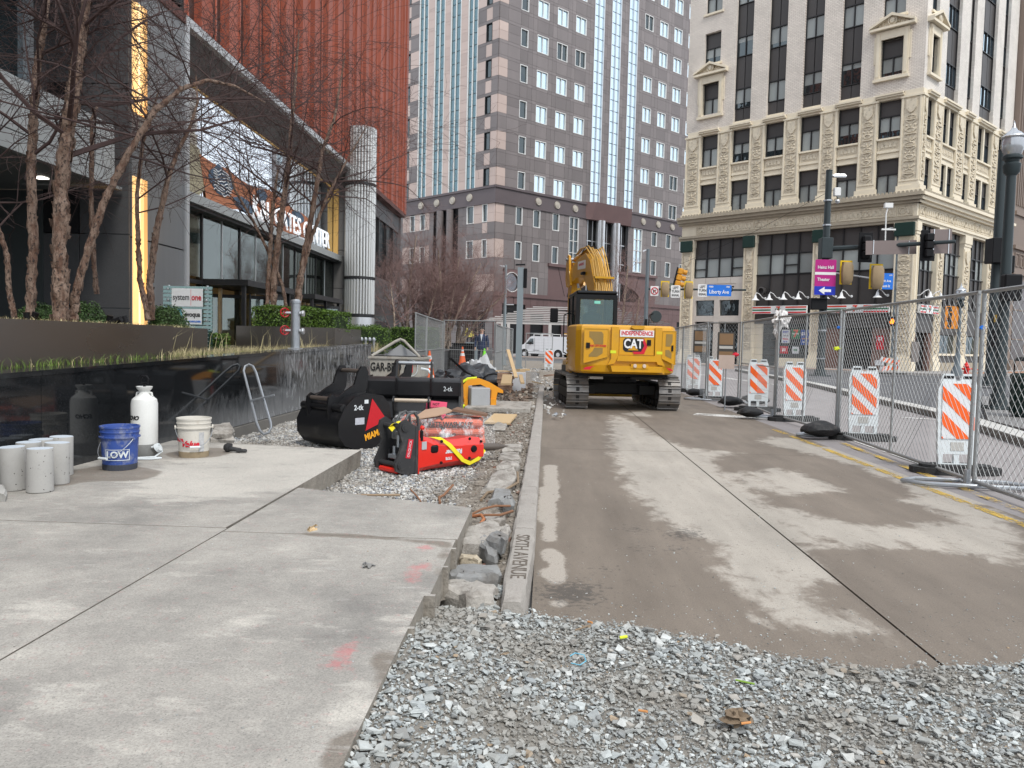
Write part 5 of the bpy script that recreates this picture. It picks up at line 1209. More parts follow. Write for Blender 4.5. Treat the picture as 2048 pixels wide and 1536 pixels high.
def grow(mb,p,d,ln,r0,lev,r,droop,nb,maxlev,rmin=.0025,up=.0):
    seg=(7,6,4,3)[lev]; pts=[p]; rr=[r0]; st=ln/seg; dirs=[]
    for i in range(seg):
        d=(d+Vector((r.gauss(0,.16),r.gauss(0,.16),r.gauss(0,.12)+up*(1-i/seg)-droop*(i/seg)**1.3))).normalized()
        p=p+d*st; pts.append(p); rr.append(max(rmin,r0*(1-.85*(i+1)/seg))); dirs.append(d)
    mb.tube(pts,rr,5 if lev==0 else 3,caps=False)
    if lev>=maxlev: return
    for _ in range(nb[lev]):
        i=r.randrange(1,seg+1) if lev else r.randrange(1,seg+1); dd_=dirs[i-1]
        a=Vector((r.gauss(0,1),r.gauss(0,1),r.gauss(0,.6))); a=(a-dd_*a.dot(dd_)).normalized()
        nd=(dd_*.75+a*.75).normalized(); grow(mb,pts[i],nd,ln*r.uniform(.28,.55)*(1.15 if lev==0 else 1),max(rmin,rr[i]*.6),lev+1,r,droop*1.15,nb,maxlev,rmin,up*.5)
def tree(label,stems,seed,group=None,bark=None,tw=None,nprim=10,nb=(9,6),blen=(1.8,3.2),start=.45,maxlev=2,droop=.22,cat='tree',name='birch_tree',up=.12,nfl=60,extra=()):
    r=random.Random(seed); base=Vector(stems[0][0][0]); o=thing(name,label,cat,tuple(base),0,group)
    cm=MB(T(*(-base)))
    for si,(pts,rs_) in enumerate(stems):
        mb=MB(T(*(-base))); P_,Rr=trunk_mb(mb,pts,rs_,seed+si)
        if rs_[0]>.03: flakes(mb,P_,Rr,seed+si,nfl)
        mb.build('trunk',bark or m_bark,o,smooth=False)
        n=len(P_)
        for k in range(nprim):
            i=int(n*(start+(1-start)*(k+.5)/nprim)); i=min(i,n-1); a=r.uniform(0,6.28)
            d=Vector((math.cos(a),math.sin(a),r.uniform(.1,.8))).normalized()
            grow(cm,P_[i],d,r.uniform(*blen)*(1.1-.4*k/nprim),max(.006,Rr[i]*.45),0,r,droop,nb,maxlev,up=up)
    for (p,d,ln,r0) in extra: grow(cm,Vector(p),Vector(d).normalized(),ln,r0,0,r,droop,nb,maxlev,up=up)
    cm.build('crown',tw or m_twig,o); return o
A=lambda x,y,Y:tuple(AT(x,y,Y))
G1='birches in the near planter'
tree('thick peeling birch with broad brown trunk, biggest in the planter',[([A(121,655,9.0),A(120,500,9.0),A(122,370,9.05),A(140,230,9.1),A(160,90,9.2),A(178,-30,9.3),A(190,-160,9.4)],[.086,.082,.078,.072,.062,.05,.032])],1,None,nprim=14,start=.38,nfl=240,nb=(10,6))
tree('slender birch at the far left with pale scarred bark, just left of the thick one',[([A(58,650,9.5),A(66,520,9.5),A(62,350,9.5),A(68,220,9.6),A(75,130,9.7),A(92,30,9.8),A(100,-80,9.9)],[.058,.055,.052,.05,.045,.035,.02])],2,None,nprim=12,start=.35,nfl=90)
tree('thin curved birch stem at the left edge of the photo',[([A(32,645,9.6),A(18,585,9.6),A(14,510,9.6),A(-6,450,9.6),A(-30,300,9.6),A(-45,100,9.6)],[.035,.032,.03,.03,.025,.015])],3,None,nprim=6,start=.55,nfl=20)
tree('birch leaning to the right across the lit pier',[([A(147,650,9.2),A(150,590,9.2),A(170,520,9.2),A(205,410,9.2),A(255,310,9.2),A(310,220,9.25),A(362,178,9.4),A(415,160,9.6),A(470,172,9.9),A(530,205,10.3)],[.055,.05,.045,.043,.04,.034,.028,.022,.016,.008])],4,None,nprim=13,start=.42,nfl=70,nb=(10,6))
tree('thin dark birch between the thick birch and the lit pier',[([A(193,588,11.5),A(186,500,11.5),A(182,400,11.5),A(184,300,11.5),A(183,240,11.5),A(197,205,11.6)],[.036,.036,.034,.032,.026,.01])],5,None,nprim=5,start=.55,blen=(.8,1.6),nfl=40)
tree('twin birch stems standing in front of the golden lit strip',[([A(303,640,10.9),A(300,560,10.9),A(312,470,10.9),A(335,360,10.9),A(352,310,11),A(380,255,11),A(395,205,11),A(392,150,11)],[.05,.046,.042,.036,.03,.024,.016,.008]),([A(297,640,10.8),A(280,560,10.8),A(276,480,10.8),A(274,390,10.8),A(285,290,10.8),A(305,220,10.8),A(318,180,10.8)],[.04,.036,.03,.026,.024,.018,.008])],6,None,nprim=10,start=.4,nfl=80)
tree('triple stemmed birch behind the silver standpipe, in front of the lobby doors',[([A(545,640,17.),A(548,560,17.),A(560,450,17.),A(572,370,17.1),A(580,300,17.2),A(590,170,17.4),A(598,60,17.6)],[.075,.07,.062,.055,.05,.035,.015]),([A(534,640,17),A(538,540,17),A(545,420,17),A(556,340,17)],[.05,.045,.04,.02]),([A(577,640,17.2),A(565,570,17.2),A(535,500,17.2),A(505,440,17.3),A(470,380,17.4),A(455,330,17.5),A(425,290,17.6)],[.04,.038,.034,.03,.024,.016,.008])],7,None,nprim=14,start=.38,blen=(2.0,3.6),nfl=70,nb=(8,5))
tree('two stemmed birch rising right of the silver standpipe',[([A(594,645,17.),A(600,560,17.),A(620,450,17.),A(634,370,17.),A(645,300,17.1),A(668,240,17.2),A(690,110,17.4)],[.075,.07,.06,.05,.04,.03,.012]),([A(600,560,17.),A(625,470,17),A(655,390,17),A(700,310,17.2),A(735,250,17.4)],[.045,.04,.034,.02,.008])],8,None,nprim=14,start=.35,blen=(2.0,3.6),nfl=60,nb=(8,5))
# background birches, pale trunks, dense reddish twigs
bt=[(812,545,470,40,.09),(829,690,520,41,.10),(852,690,560,39,.08),(872,690,540,40,.09),(884,690,500,40,.12),(897,690,560,41,.12),(915,690,560,42,.14),(955,700,600,43,.08),(790,700,560,36,.06)]
labs=['birch clump stem nearest the red building corner','pale birch with forked white trunk in front of the tower','slim pale birch in front of the tower, second of the clump','pale birch of the clump with straight white stem','golden barked birch at the middle of the distant clump','leaning golden barked birch of the distant clump','broad multi stem tree behind the mesh fence above the suited man','small bare tree just right of the suited man','small thin birch beside the ribbed column']
for i,(x,yb,yt,Y,rr_) in enumerate(bt):
    z0=.6; b0=AT(x,690,Y); b0[2]=.9
    dx=random.Random(i).uniform(-.6,.6); zt=AT(x,yt,Y)[2]
    st=[([tuple(b0),(b0[0]+dx*.2,Y,b0[2]+(zt-b0[2])*.5),(b0[0]+dx,Y+.2,zt)],[rr_,rr_*.75,rr_*.3])]
    for k in (1,2) if i in (4,5,6,1) else (): st.append(([tuple(b0),(b0[0]+dx*.2+.5*k*(-1)**i,Y+.1,b0[2]+(zt-b0[2])*.45),(b0[0]+dx+1.1*k*(-1)**i,Y+.3*k,zt-.3*k)],[rr_*.7,rr_*.5,rr_*.2]))
    tree(labs[i],st,30+i,'bare trees in front of the tower',m_bark2,m_twig2,nprim=11,nb=(13,9),blen=(1.6,2.8),start=.25,droop=.1,up=.25,nfl=0)
for i,(x,Y,zt,lab) in enumerate(((1243,60,7.5,'rounded bare tree right of the excavator boom, before the arch'),(1215,58,6.5,'bare tree seen through the excavator boom'),(1268,62,5.2,'low bare tree right of the excavator cab'))):
    b0=AT(x,690,Y); b0[2]=0.1
    tree(lab,[([tuple(b0),(b0[0],Y,zt*.4),(b0[0]+.3,Y,zt)],[.14,.1,.05])],60+i,'bare trees in front of the tower',m_bark2,m_twig2,nprim=12,nb=(12,8),blen=(1.8,2.9),start=.35,droop=-.05,up=.3,nfl=0)
# ---- leafy shrubs : leaf faces through an uneven volume
m_leaf=M('box_leaf',(.045,.085,.022),.55,var=.3,vs=6,irand=.45,fine=0); m_leafy=M('fresh_hedge_leaf',(.075,.135,.018),.55,var=.3,vs=5,irand=.4,fine=0)
def leaves(mb,n,fn,size,r,inner=.35):
    for _ in range(n):
        p,nrm=fn(r); s_=size*r.uniform(.6,1.3); a=Vector((r.gauss(0,1),r.gauss(0,1),r.gauss(0,1))); nn=(nrm*1.3+a*.8).normalized(); t=nn.cross(Vector((r.gauss(0,1),r.gauss(0,1),r.gauss(0,1)))).normalized(); u=nn.cross(t)
        mb.add([p-t*s_*.5,p+u*s_*.35,p+t*s_*.9,p-u*s_*.35],[(0,1,2,3)])
def ballshrub(label,c,rx,rz,seed,n=3800,mat=m_leaf,size=.026,group=None):
    r=random.Random(seed); o=thing('shrub',label,'shrub',tuple(c),0,group); ph=[r.uniform(0,6.28) for _ in range(6)]
    def f(r):
        a=r.uniform(0,6.28); cz=r.uniform(-.25,1); sn=math.sqrt(max(0,1-cz*cz)); d=Vector((sn*math.cos(a),sn*math.sin(a),cz))
        k=1+.06*math.sin(3*a+ph[0])+.05*math.sin(5*a+4*cz+ph[1])+.05*math.sin(7*cz+ph[2]); k*=r.uniform(.80,1.03)
        return Vector((d.x*rx*k,d.y*rx*k,d.z*rz*k)),d
    mb=MB(); leaves(mb,n,f,size,r); mb.build('foliage',mat,o)
    mb=MB(); 
    for _ in range(14): a=r.uniform(0,6.28); mb.tube([(0,0,-.05),(rx*.4*math.cos(a),rx*.4*math.sin(a),rz*.4),(rx*.75*math.cos(a),rx*.75*math.sin(a),rz*.6)],[.012,.009,.004],4)
    mb.build('stems',m_twig,o)
    # dense dark core twiggery
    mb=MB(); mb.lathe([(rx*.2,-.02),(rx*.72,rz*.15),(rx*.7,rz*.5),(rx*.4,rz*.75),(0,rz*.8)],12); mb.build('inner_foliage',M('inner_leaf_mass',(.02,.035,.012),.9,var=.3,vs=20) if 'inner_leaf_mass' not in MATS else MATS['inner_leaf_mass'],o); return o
def ppt(x,y,Y,z=None): p=AT(x,y,Y); return Vector((p[0],Y,p[2] if z is None else z))
ballshrub('round clipped shrub at the far left, behind the slender birch',ppt(78,645,9.9,1.44),.30,.34,1)
ballshrub('round clipped shrub left of the thin dark birch, behind the leaning trunk',ppt(172,645,9.9,1.44),.29,.34,2)
ballshrub('round clipped shrub beside the twin birches and the company sign',ppt(336,645,11.2,1.46),.30,.36,3)
def hedge(label,p0,p1,wd,z0,z1,seed,n,mat=m_leafy,size=.035):
    r=random.Random(seed); a=Vector((p0[0],p0[1],0)); b_=Vector((p1[0],p1[1],0)); d=b_-a; ln=d.length; d.normalize(); q=Vector((-d.y,d.x,0)); o=thing('hedge',label,'hedge',(a.x,a.y,z0))
    h_=z1-z0; bm=lambda t:.06*math.sin(t*3.1+seed)+.05*math.sin(t*7.7+seed*2)
    def f(r):
        t=r.uniform(0,ln); s_=r.random(); w2=wd/2
        if s_<.45: p=d*t+q*(r.uniform(-1,1)*w2)+Vector((0,0,h_*(1+bm(t))-abs(r.gauss(0,.04)))); nn=Vector((0,0,1))
        elif s_<.9: sg=-1 if r.random()<.5 else 1; p=d*t+q*sg*(w2*(1+bm(t+sg))-abs(r.gauss(0,.05)))+Vector((0,0,r.uniform(.1,1)*h_)); nn=q*sg
        else: e=r.random()<.5; p=d*(0 if e else ln)+q*r.uniform(-1,1)*w2+Vector((0,0,r.uniform(.1,1)*h_)); nn=-d if e else d
        return p,nn
    mb=MB(); leaves(mb,n,f,size,r); mb.build('foliage',mat,o)
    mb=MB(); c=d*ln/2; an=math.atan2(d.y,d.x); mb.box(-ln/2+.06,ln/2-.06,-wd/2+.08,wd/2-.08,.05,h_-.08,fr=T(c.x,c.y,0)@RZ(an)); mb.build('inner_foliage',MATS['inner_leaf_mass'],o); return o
hedge('low bright green hedge between the company sign and the second planter',(-7.8,15.2),(-6.4,15.0),.5,.98,1.42,5,3000)
hedge('leafy shrubs growing over the left half of the second planter',(-6.3,16.7),(-5.0,16.6),.9,1.5,2.05,6,5200)
hedge('leafy shrubs growing over the right half of the second planter',(-4.95,16.7),(-4.45,16.6),.9,1.5,1.98,7,2600)
hedge('clipped green hedge right of the second planter, before the ribbed column',(-5.8,22),(-4.5,19.2),1.0,.98,1.72,8,7000)
hedge('far clipped hedge beyond the mesh fence',(-6.0,30.5),(-4.4,30),1.2,1.0,1.9,9,3500,size=.05)
hedge('farther green hedge left of the mesh fence',(-7.2,27),(-5.6,26.6),1.0,1.0,1.75,10,3000,size=.05)
ballshrub('dark round shrub beyond the hedge, right of the ribbed column',Vector((-7.6,33,1.3)),.7,.75,11,2400,size=.06)
ballshrub('smaller dark round shrub beyond the hedge, next to the birch',Vector((-6.6,34.5,1.2)),.6,.7,12,2000,size=.06)
# grass strip on the wall, dry blades and fresh blades
m_gdry=M('dry_grass_blade',(.42,.36,.20),.8,irand=.35,fine=0); m_ggrn=M('green_grass_blade',(.10,.15,.03),.7,irand=.4,fine=0)
def grass(name,n,x0,x1,y0,y1,mat,h0,h1,seed,zf):
    rs=np.random.RandomState(seed); X=rs.uniform(x0,x1,n); Y=y0+(y1-y0)*rs.rand(n)
    h_=rs.uniform(h0,h1,n); a=rs.uniform(0,6.28,n); ln_=rs.normal(0,.45,(n,2))*h_[:,None]; wd=.004+.003*rs.rand(n); Z=np.array([zf(x,y) for x,y in zip(X,Y)])
    b0=np.stack([X-wd*np.cos(a),Y-wd*np.sin(a),Z],-1); b1=np.stack([X+wd*np.cos(a),Y+wd*np.sin(a),Z],-1); mid=np.stack([X+ln_[:,0]*.3,Y+ln_[:,1]*.3,Z+h_*.6],-1); tip=np.stack([X+ln_[:,0],Y+ln_[:,1],Z+h_*.92],-1)
    m2=mid+np.stack([wd*.8*np.cos(a),wd*.8*np.sin(a),0*a],-1)
    V=np.stack([b0,b1,m2,tip,mid],1).reshape(-1,3); F=(np.array([(0,1,2,4),(4,2,3,3)])[None]+5*np.arange(n)[:,None,None]); q=F[:,0].tolist()+[tuple(f[:3]) for f in F[:,1].tolist()]
    me=bpy.data.meshes.new(name); me.from_pydata(V.tolist(),[],q); me.materials.append(mat); o=put(name,me,None,None,'stuff'); return o
MB().add([(-4.36,-1,1.0),(-4.36,18.5,1.18),(-8,18.5,1.18),(-8,-1,1.0)],[(0,1,2,3)]).build('soil',M('dark_lawn_soil',(.07,.06,.035),.95,var=.3,vs=8),kind='structure')
zf=lambda x,y:1.02+(y)*.0085
grass('green_grass',420,-4.48,-4.36,5,9,m_ggrn,.04,.13,1,zf); grass('green_grass',1000,-4.95,-4.38,9,13,m_ggrn,.04,.10,8,zf); grass('dry_grass',90,-4.48,-4.36,4.5,9,m_gdry,.04,.12,2,zf); grass('dry_grass',3200,-5.0,-4.38,8.5,18.3,m_gdry,.05,.17,3,zf); grass('dry_grass',60,-4.9,-4.4,9,17,m_gdry,.3,.55,4,zf)
grass('straw_mulch',2600,-7.2,-4.6,5.2,9.0,m_gdry,.03,.11,5,lambda x,y:1.45); grass('straw_mulch',1500,-6.8,-5.05,9.2,11.1,m_gdry,.03,.12,6,lambda x,y:1.45); grass('dry_grass',500,-4.6,-4.15,18,20,m_gdry,.1,.3,7,lambda x,y:1.1)
# ================= EXCAVATOR =================
ex=thing('excavator','yellow tracked excavator seen from behind with raised boom and a company board on its counterweight','excavator',(1.5,18.0,0))
UF=T(.045,.05,0)@RZ(R(5)); HF=T(.03,-.05,0)@RZ(R(4.5))@S(.96,1,1)
m_pad=M('worn_track_steel',(.20,.19,.18),.5,metal=.5,var=.3,vs=8,fine=.2,orand=.25,dirt=(7,.5,.6),dirtc=(.16,.13,.10))
m_trk=M('greasy_track_parts',(.03,.028,.026),.7,var=.3,vs=8)
padm=MB().box(-.235,.235,-.072,.072,0,.03,bev=.006).mesh('pad',m_pad)
pm=MB(); pm.box(-.235,.235,-.072,.072,0,.025); pm.box(-.235,.235,.040,.068,.025,.055); pm.box(-.235,.235,-.068,-.052,.025,.042); padm=pm.mesh('track_pad',m_pad)
Rr_,hl=.335,1.14; per=4*hl+2*math.pi*Rr_; npad=44
for sx_ in(-1,1):
    mb=MB(UF@T(sx_*.995,0,0)); mb.box(-.12,.12,-1.15,1.15,.18,.56); mb.box(-.17,.17,-.9,.9,.22,.42); o=mb.build('track_frame',m_trk,ex)
    for (y,r_) in((-hl,.30),(hl,.30)): mb=MB(UF@T(sx_*.995,y,.37)@RY(R(90))); mb.lathe([(.0,-.13),(.1,-.13),(.12,-.08),(r_-.05,-.08),(r_,-.05),(r_,.05),(r_-.05,.08),(.12,.08),(.1,.13),(0,.13)],20); mb.build('sprocket',m_trk,ex)
    for y in np.linspace(-.85,.85,6): mb=MB(UF@T(sx_*.995,y,.13)@RY(R(90))); mb.lathe([(.09,-.16),(.09,.16)],12); mb.build('roller',m_trk,o)
    ch=MB(UF@T(sx_*.995,0,0)); pts=[]
    for i in range(npad):
        s_=per*i/npad
        if s_<2*hl: y,z,a=-hl+s_,.37+Rr_,0
        elif s_<2*hl+math.pi*Rr_: t=(s_-2*hl)/Rr_; y,z,a=hl+Rr_*math.sin(t),.37+Rr_*math.cos(t),-t
        elif s_<4*hl+math.pi*Rr_: y,z,a=hl-(s_-2*hl-math.pi*Rr_),.37-Rr_,math.pi
        else: t=(s_-4*hl-math.pi*Rr_)/Rr_; y,z,a=-hl-Rr_*math.sin(t),.37-Rr_*math.cos(t),math.pi-t
        put('track_pad',padm,ex,UF@T(sx_*.995,y,z)@RX(a)); pts.append((0,y,z))
    ch.tube(pts,.05,4,closed=True); ch.build('track_chain',m_trk,ex)
mb=MB(UF); mb.box(-.8,.8,-.42,.42,.28,.56,bev=.04); mb.box(-.85,-.5,-.7,.7,.3,.5); mb.box(.5,.85,-.7,.7,.3,.5); mb.build('car_body',m_trk,ex)
mb=MB(UF); mb.lathe([(.55,.56),(.55,.78)],24); mb.build('slew_ring',m_trk,ex)
# dozer blade at the front
mb=MB(UF); mb.prism([(1.75,.08),(1.80,.08),(1.72,.3),(1.80,.52),(1.75,.52),(1.66,.3)],-1.2,1.2,'x'); mb.box(-.5,-.4,.6,1.7,.25,.35); mb.box(.4,.5,.6,1.7,.25,.35); mb.build('dozer_blade',m_yellow2,ex)
# house deck and counterweight
mb=MB(HF); mb.prism([(-1.0,-1.2),(1.05,-1.2),(1.14,.9),(-1.14,.9)],.72,.90,'z'); mb.build('deck',m_blkmetal,ex)
def sec(z,g):  # outline of the counterweight at height z, g = inset
    p=[(-1.17,-.55),(-1.16,-1.2),(-1.10,-1.58),(-1.0,-1.76),(-.6,-1.82),(0,-1.84),(.6,-1.82),(1.0,-1.76),(1.10,-1.58),(1.16,-1.2),(1.17,-.55)]
    return [(x*(1-g*.5),y+(g if y<-1 else 0),z) for x,y in p]
mb=MB(HF); mb.hull([sec(.80,.10),sec(.84,.03),sec(.98,0),sec(1.70,.0),sec(1.78,.02),sec(1.82,.08)]); mb.build('counterweight',m_yellow,ex,smooth=12)
ZX=lambda zx:-1.05+(zx-305)/865*2.1
ZZ=lambda zy:3.60-zy/411
def rpoly(pts,d0,d1,mat,name,par=ex,bevel=0):
    mb=MB(HF); mb.prism([(ZX(x),ZZ(y)) for x,y in pts],-1.84-d1,-1.84-d0,'y'); return mb.build(name,mat,par)
m_yd=M('machine_yellow_shade',(.50,.27,.012),.45,var=.1,vs=3); m_grille=M('dusty_grille',(.26,.17,.05),.7,var=.2)
# corner doors with mesh grilles
for k,(dp,g1,g2) in enumerate((([(347,768),(562,768),(562,1005),(347,1062)],[(392,792),(500,792),(518,812),(518,900),(440,900),(425,862),(392,838)],[(440,930),(515,930),(515,975),(470,1005),(392,1008),(392,990),(425,960)]),
                  ([(1048,775),(1168,775),(1168,1062),(1048,1010)],[(1080,800),(1138,800),(1138,865),(1120,905),(1078,905)],[(1078,935),(1110,935),(1135,965),(1132,1010),(1078,985)]))):
    d=rpoly(dp,-.02,.012,m_yellow,'side_door'); ed=MB(HF)
    for i in range(4):
        a,b_=dp[i],dp[(i+1)%4]; ed.tube([(ZX(a[0]),-1.855,ZZ(a[1])),(ZX(b_[0]),-1.855,ZZ(b_[1]))],.009,4)
    ed.build('door_gap',m_yd,d)
    for g in(g1,g2): rpoly(g,.010,.018,m_grille,'grille',d)
    x=382 if k==0 else 1140; rpoly([(x-17,888),(x+17,888),(x+17,935),(x-17,935)] if k==0 else [(1131,895),(1147,895),(1147,945),(1131,945)],.012,.035,m_black,'latch',d)
# centre: raised ribs, recess panel, bumper
for p in ([(590,748),(655,748),(655,1000),(620,1062),(560,1075),(590,1020)],[(980,748),(1040,748),(1040,1010),(1075,1075),(1010,1062),(980,1000)]): rpoly(p,-.02,.05,m_yellow,'rib')
rpoly([(662,770),(975,770),(975,985),(662,985)],-.02,.015,m_yellow,'rear_panel')
rpoly([(655,990),(985,990),(1000,1040),(640,1040)],-.02,.06,m_yellow,'step')
mb=MB(HF); mb.hull([[(ZX(x),-1.80,ZZ(y)) for x,y in((545,1078),(1080,1078),(1080,1150),(600,1150))],[(ZX(x),-1.95,ZZ(y)) for x,y in((585,1080),(1045,1080),(1040,1130),(600,1130))]]); mb.build('bumper',m_yellow,ex)
rpoly([(765,1062),(918,1062),(918,1098),(765,1098)],.02,.125,m_yellow,'lamp_block')
for x in(800,883): mb=MB(HF@T(ZX(x),-1.965,ZZ(1077))@RX(R(90))); mb.lathe([(0,.02),(.035,.02),(.042,.0)],14); mb.build('reflector',M('pale_reflector',(.6,.5,.42),.2) if 'pale_reflector' not in MATS else MATS['pale_reflector'],ex)
rpoly([(770,734),(875,734),(885,750),(855,765),(790,765),(760,750)],-.05,.07,m_yellow,'lifting_eye')
b_=rpoly([(666,773),(970,773),(970,830),(666,830)],.015,.03,m_swhite,'name_board'); 
text('INDEPENDENCE',.118,m_txtr,b_,HF@T(ZX(818),-1.873,ZZ(801))@FRONT,ext=.002,bold=.003,sx=.80)
# badge: black disc shape with white letters, yellow triangle and red hexagon edge
lg=rpoly([(696,862),(712,842),(884,842),(896,905),(868,955),(800,960),(716,958),(696,938)],.015,.022,m_txtk,'badge')
rpoly([(862,846),(884,846),(914,908),(886,974),(795,978),(780,956),(858,956),(886,905)],.016,.026,m_txtr,'badge_edge',lg)
rpoly([(785,903),(835,945),(738,945)],.026,.030,m_yellow,'badge_triangle',lg)
put('lettering',text_mesh('CAT',.265,m_swhite,.003,bold=.007,sx=.80),lg,HF@T(ZX(787),-1.875,ZZ(893))@FRONT)
text('PORT CITY POWER',.055,m_txtr,ex,HF@T(ZX(470),-1.862,ZZ(914))@FRONT,ext=.001,bold=.002,sx=.75)
rpoly([(910,853),(945,853),(945,902),(910,902)],.015,.035,m_black,'latch')
for x in(608,1022): rpoly([(x-27,950),(x+25,950),(x+25,974),(x-27,974)],.05,.053,m_lime,'sticker')
rpoly([(348,1108),(375,1095),(450,1086),(420,1100),(405,1118),(352,1118)],.0,.008,m_txtr,'reflector_mark'); rpoly([(1090,1086),(1130,1095),(1150,1108),(1148,1118),(1120,1112)],.0,.008,m_txtr,'reflector_mark')
# right engine cover / tank
mb=MB(HF); mb.box(.02,1.12,-.9,1.0,.9,1.55,bev=.05); mb.build('right_cover',m_yellow,ex); mb=MB(HF); mb.box(-1.1,1.1,-1.3,-.72,.9,1.74,bev=.05); mb.build('engine_cover',m_yellow,ex)
mb=MB(HF); mb.box(-1.10,.05,-.56,1.1,.74,1.02,bev=.03); mb.build('cab_floor',m_yellow,ex)
for i in range(7): t=i/6; mb=MB(HF@T(-1.175,-.62-.05*math.sin(t*3),.98+t*.55)@RY(R(-90))); mb.lathe([(.028,0),(.028,.02)],8); mb.build('step_boss',m_yd,ex)
# cab: frame posts, roof, panes, seat
CX0,CX1,CY0,CY1,CZ0,CZ1=-1.0,-.04,-.68,1.02,1.0,2.60
def rod(p,q,r_,mat,name,par=ex,n=6): return MB(HF).cyl(p,q,r_,n=n).build(name,mat,par)
mb=MB(HF); mb.box(CX0,CX1,CY0,CY1-.1,CZ1-.09,CZ1,bev=.035); cr_=mb.build('cab_roof',m_blkmetal,ex)
for (x,y,w_) in((CX0,CY0,.09),(CX1-.09,CY0,.09),(CX0,CY1-.1,.06),(CX1-.06,CY1-.1,.06)): mb=MB(HF); mb.box(x,x+w_,y,y+w_,CZ0,CZ1-.09); mb.build('cab_post',m_blkmetal,ex)
mb=MB(HF); mb.box(CX0,CX0+.05,.12,.19,CZ0,CZ1-.09); mb.box(CX0+.09,CX1-.09,CY0,CY0+.07,CZ0,1.80+.02); mb.box(CX0+.09,CX1-.09,CY0,CY0+.07,CZ1-.19,CZ1-.09); mb.box(CX0,CX0+.05,CY0+.09,CY1-.1,CZ0,1.35); mb.build('cab_panel',m_blkmetal,ex)
m_cg=glass('cab_glass',(.6,.72,.72),.02,.06,(.012,.03,.028),trans=.74)
def pane(x0,x1,y0,y1,z0,z1): MB(HF).box(x0,x1,y0,y1,z0,z1).build('cab_pane',m_cg,ex)
pane(CX0+.1,CX1-.1,CY0+.02,CY0+.03,1.83,CZ1-.2); pane(CX0+.02,CX0+.03,CY0+.1,.11,1.36,CZ1-.1); pane(CX0+.02,CX0+.03,.2,CY1-.1,1.1,CZ1-.1); pane(CX0+.06,CX1-.06,CY1-.08,CY1-.07,1.1,CZ1-.1); pane(CX1-.03,CX1-.02,CY0+.1,CY1-.1,1.5,CZ1-.1)
mb=MB(HF); mb.box(-.80,-.32,-.2,.3,1.35,1.5,bev=.05); mb.box(-.78,-.34,-.28,-.14,1.45,2.12,bev=.06); mb.box(-.67,-.44,-.29,-.17,2.12,2.3,bev=.04); mb.build('seat',M('grey_seat_cloth',(.16,.19,.18),.8),ex)
MB(HF).box(-.58,-.44,CY0+.005,CY0+.018,CZ1-.29,CZ1-.23).build('sticker',M('mint_sticker',(.2,.6,.5),.5),ex)
for p,q in(((-1.11,.9,1.2),(-1.11,.9,2.1)),((-1.11,.9,2.1),(-1.0,.9,2.15)),((-1.11,.9,1.2),(-1.0,.9,1.15))): rod(p,q,.014,m_black,'grab_rail')
rod((-1.0,.95,2.2),(-1.32,1.05,2.22),.012,m_black,'mirror_arm'); MB(HF).box(-1.45,-1.25,1.03,1.08,1.92,2.26,bev=.02).build('mirror',m_black,ex)
rod((1.05,.9,1.5),(1.05,.9,2.15),.014,m_black,'mirror_arm'); rod((1.05,.9,2.15),(1.2,.95,2.2),.014,m_black,'mirror_arm'); MB(HF@T(1.24,.95,2.12)@RX(R(90))).lathe([(0,.02),(.14,.02),(.15,-.02),(0,-.03)],16).build('round_mirror',m_pole,ex)
MB(HF).prism([(.9,1.5),(1.02,1.5),(1.0,2.05),(.94,2.05)],.85,.9,'y').build('exhaust_guard',m_black,ex)
# boom, stick, cylinders, hoses
BF0=T(-.10,1.12,0)@RZ(R(13)); BF=BF0
prof=[(.0,1.25),(.40,1.25),(.62,2.1),(.95,2.85),(1.45,3.22),(2.1,3.28),(2.75,3.15),(2.9,3.3),(2.8,3.55),(2.1,3.78),(1.3,3.86),(.85,3.62),(.42,3.0),(.1,2.1),(-.08,1.5)]
prof=[(a,1.25+(b-1.25)*.97) for a,b in prof]
mb=MB(BF); mb.prism(prof,-.17,.17,'x'); 
bm_=mb.build('boom',m_yellow,ex)
BF=BF0@T(0,0,1.25)@S(1,1,.97)@T(0,0,-1.25)
MB(BF).prism([(1.25,3.45),(2.0,3.48),(2.0,3.28+.42),(1.25,3.3+.38)],-.178,-.172,'x').build('boom_plate',m_swhite,ex)
text('INDEPENDENCE',.10,m_txtr,ex,BF@T(-.181,1.63,3.59)@RZ(R(-90))@FRONT,ext=.001,sx=.7)
for s_ in(-.16,.16):
    MB(BF).prism([(2.6,3.1),(3.0,3.05),(3.15,3.3),(3.1,3.75),(2.95,4.0),(2.8,3.95),(2.75,3.5)],s_*1.2-.03,s_*1.2+.03,'x').build('boom_ear',m_yellow,ex)
MB(BF).cyl((-.26,2.97,3.86),(.26,2.97,3.86),.05,n=10).build('pin',m_steel,ex)
MB(BF).cyl((0,1.4,3.98),(0,2.9,3.86),.07,n=10).build('stick_cylinder',m_yellow,ex); MB(BF).cyl((.0,2.6,3.9),(.0,3.1,3.86),.035,n=8).build('cylinder_rod',m_steel,ex)
MB(BF).prism([(2.75,3.75),(3.1,3.8),(3.25,3.2),(3.2,1.3),(3.0,1.3),(2.85,3.0)],-.11,.11,'x').build('stick',m_yellow,ex)
for s_ in(-.27,.27): MB(BF).cyl((s_,.35,1.2),(s_,1.5,2.9),.06,n=10).build('boom_cylinder',m_yellow2,ex); MB(BF).cyl((s_,1.2,2.45),(s_,1.6,3.05),.03,n=8).build('cylinder_rod',m_steel,ex)
m_hose=M('dusty_amber_hose',(.50,.29,.06),.5,var=.25,vs=10,orand=.25)
r=random.Random(5)
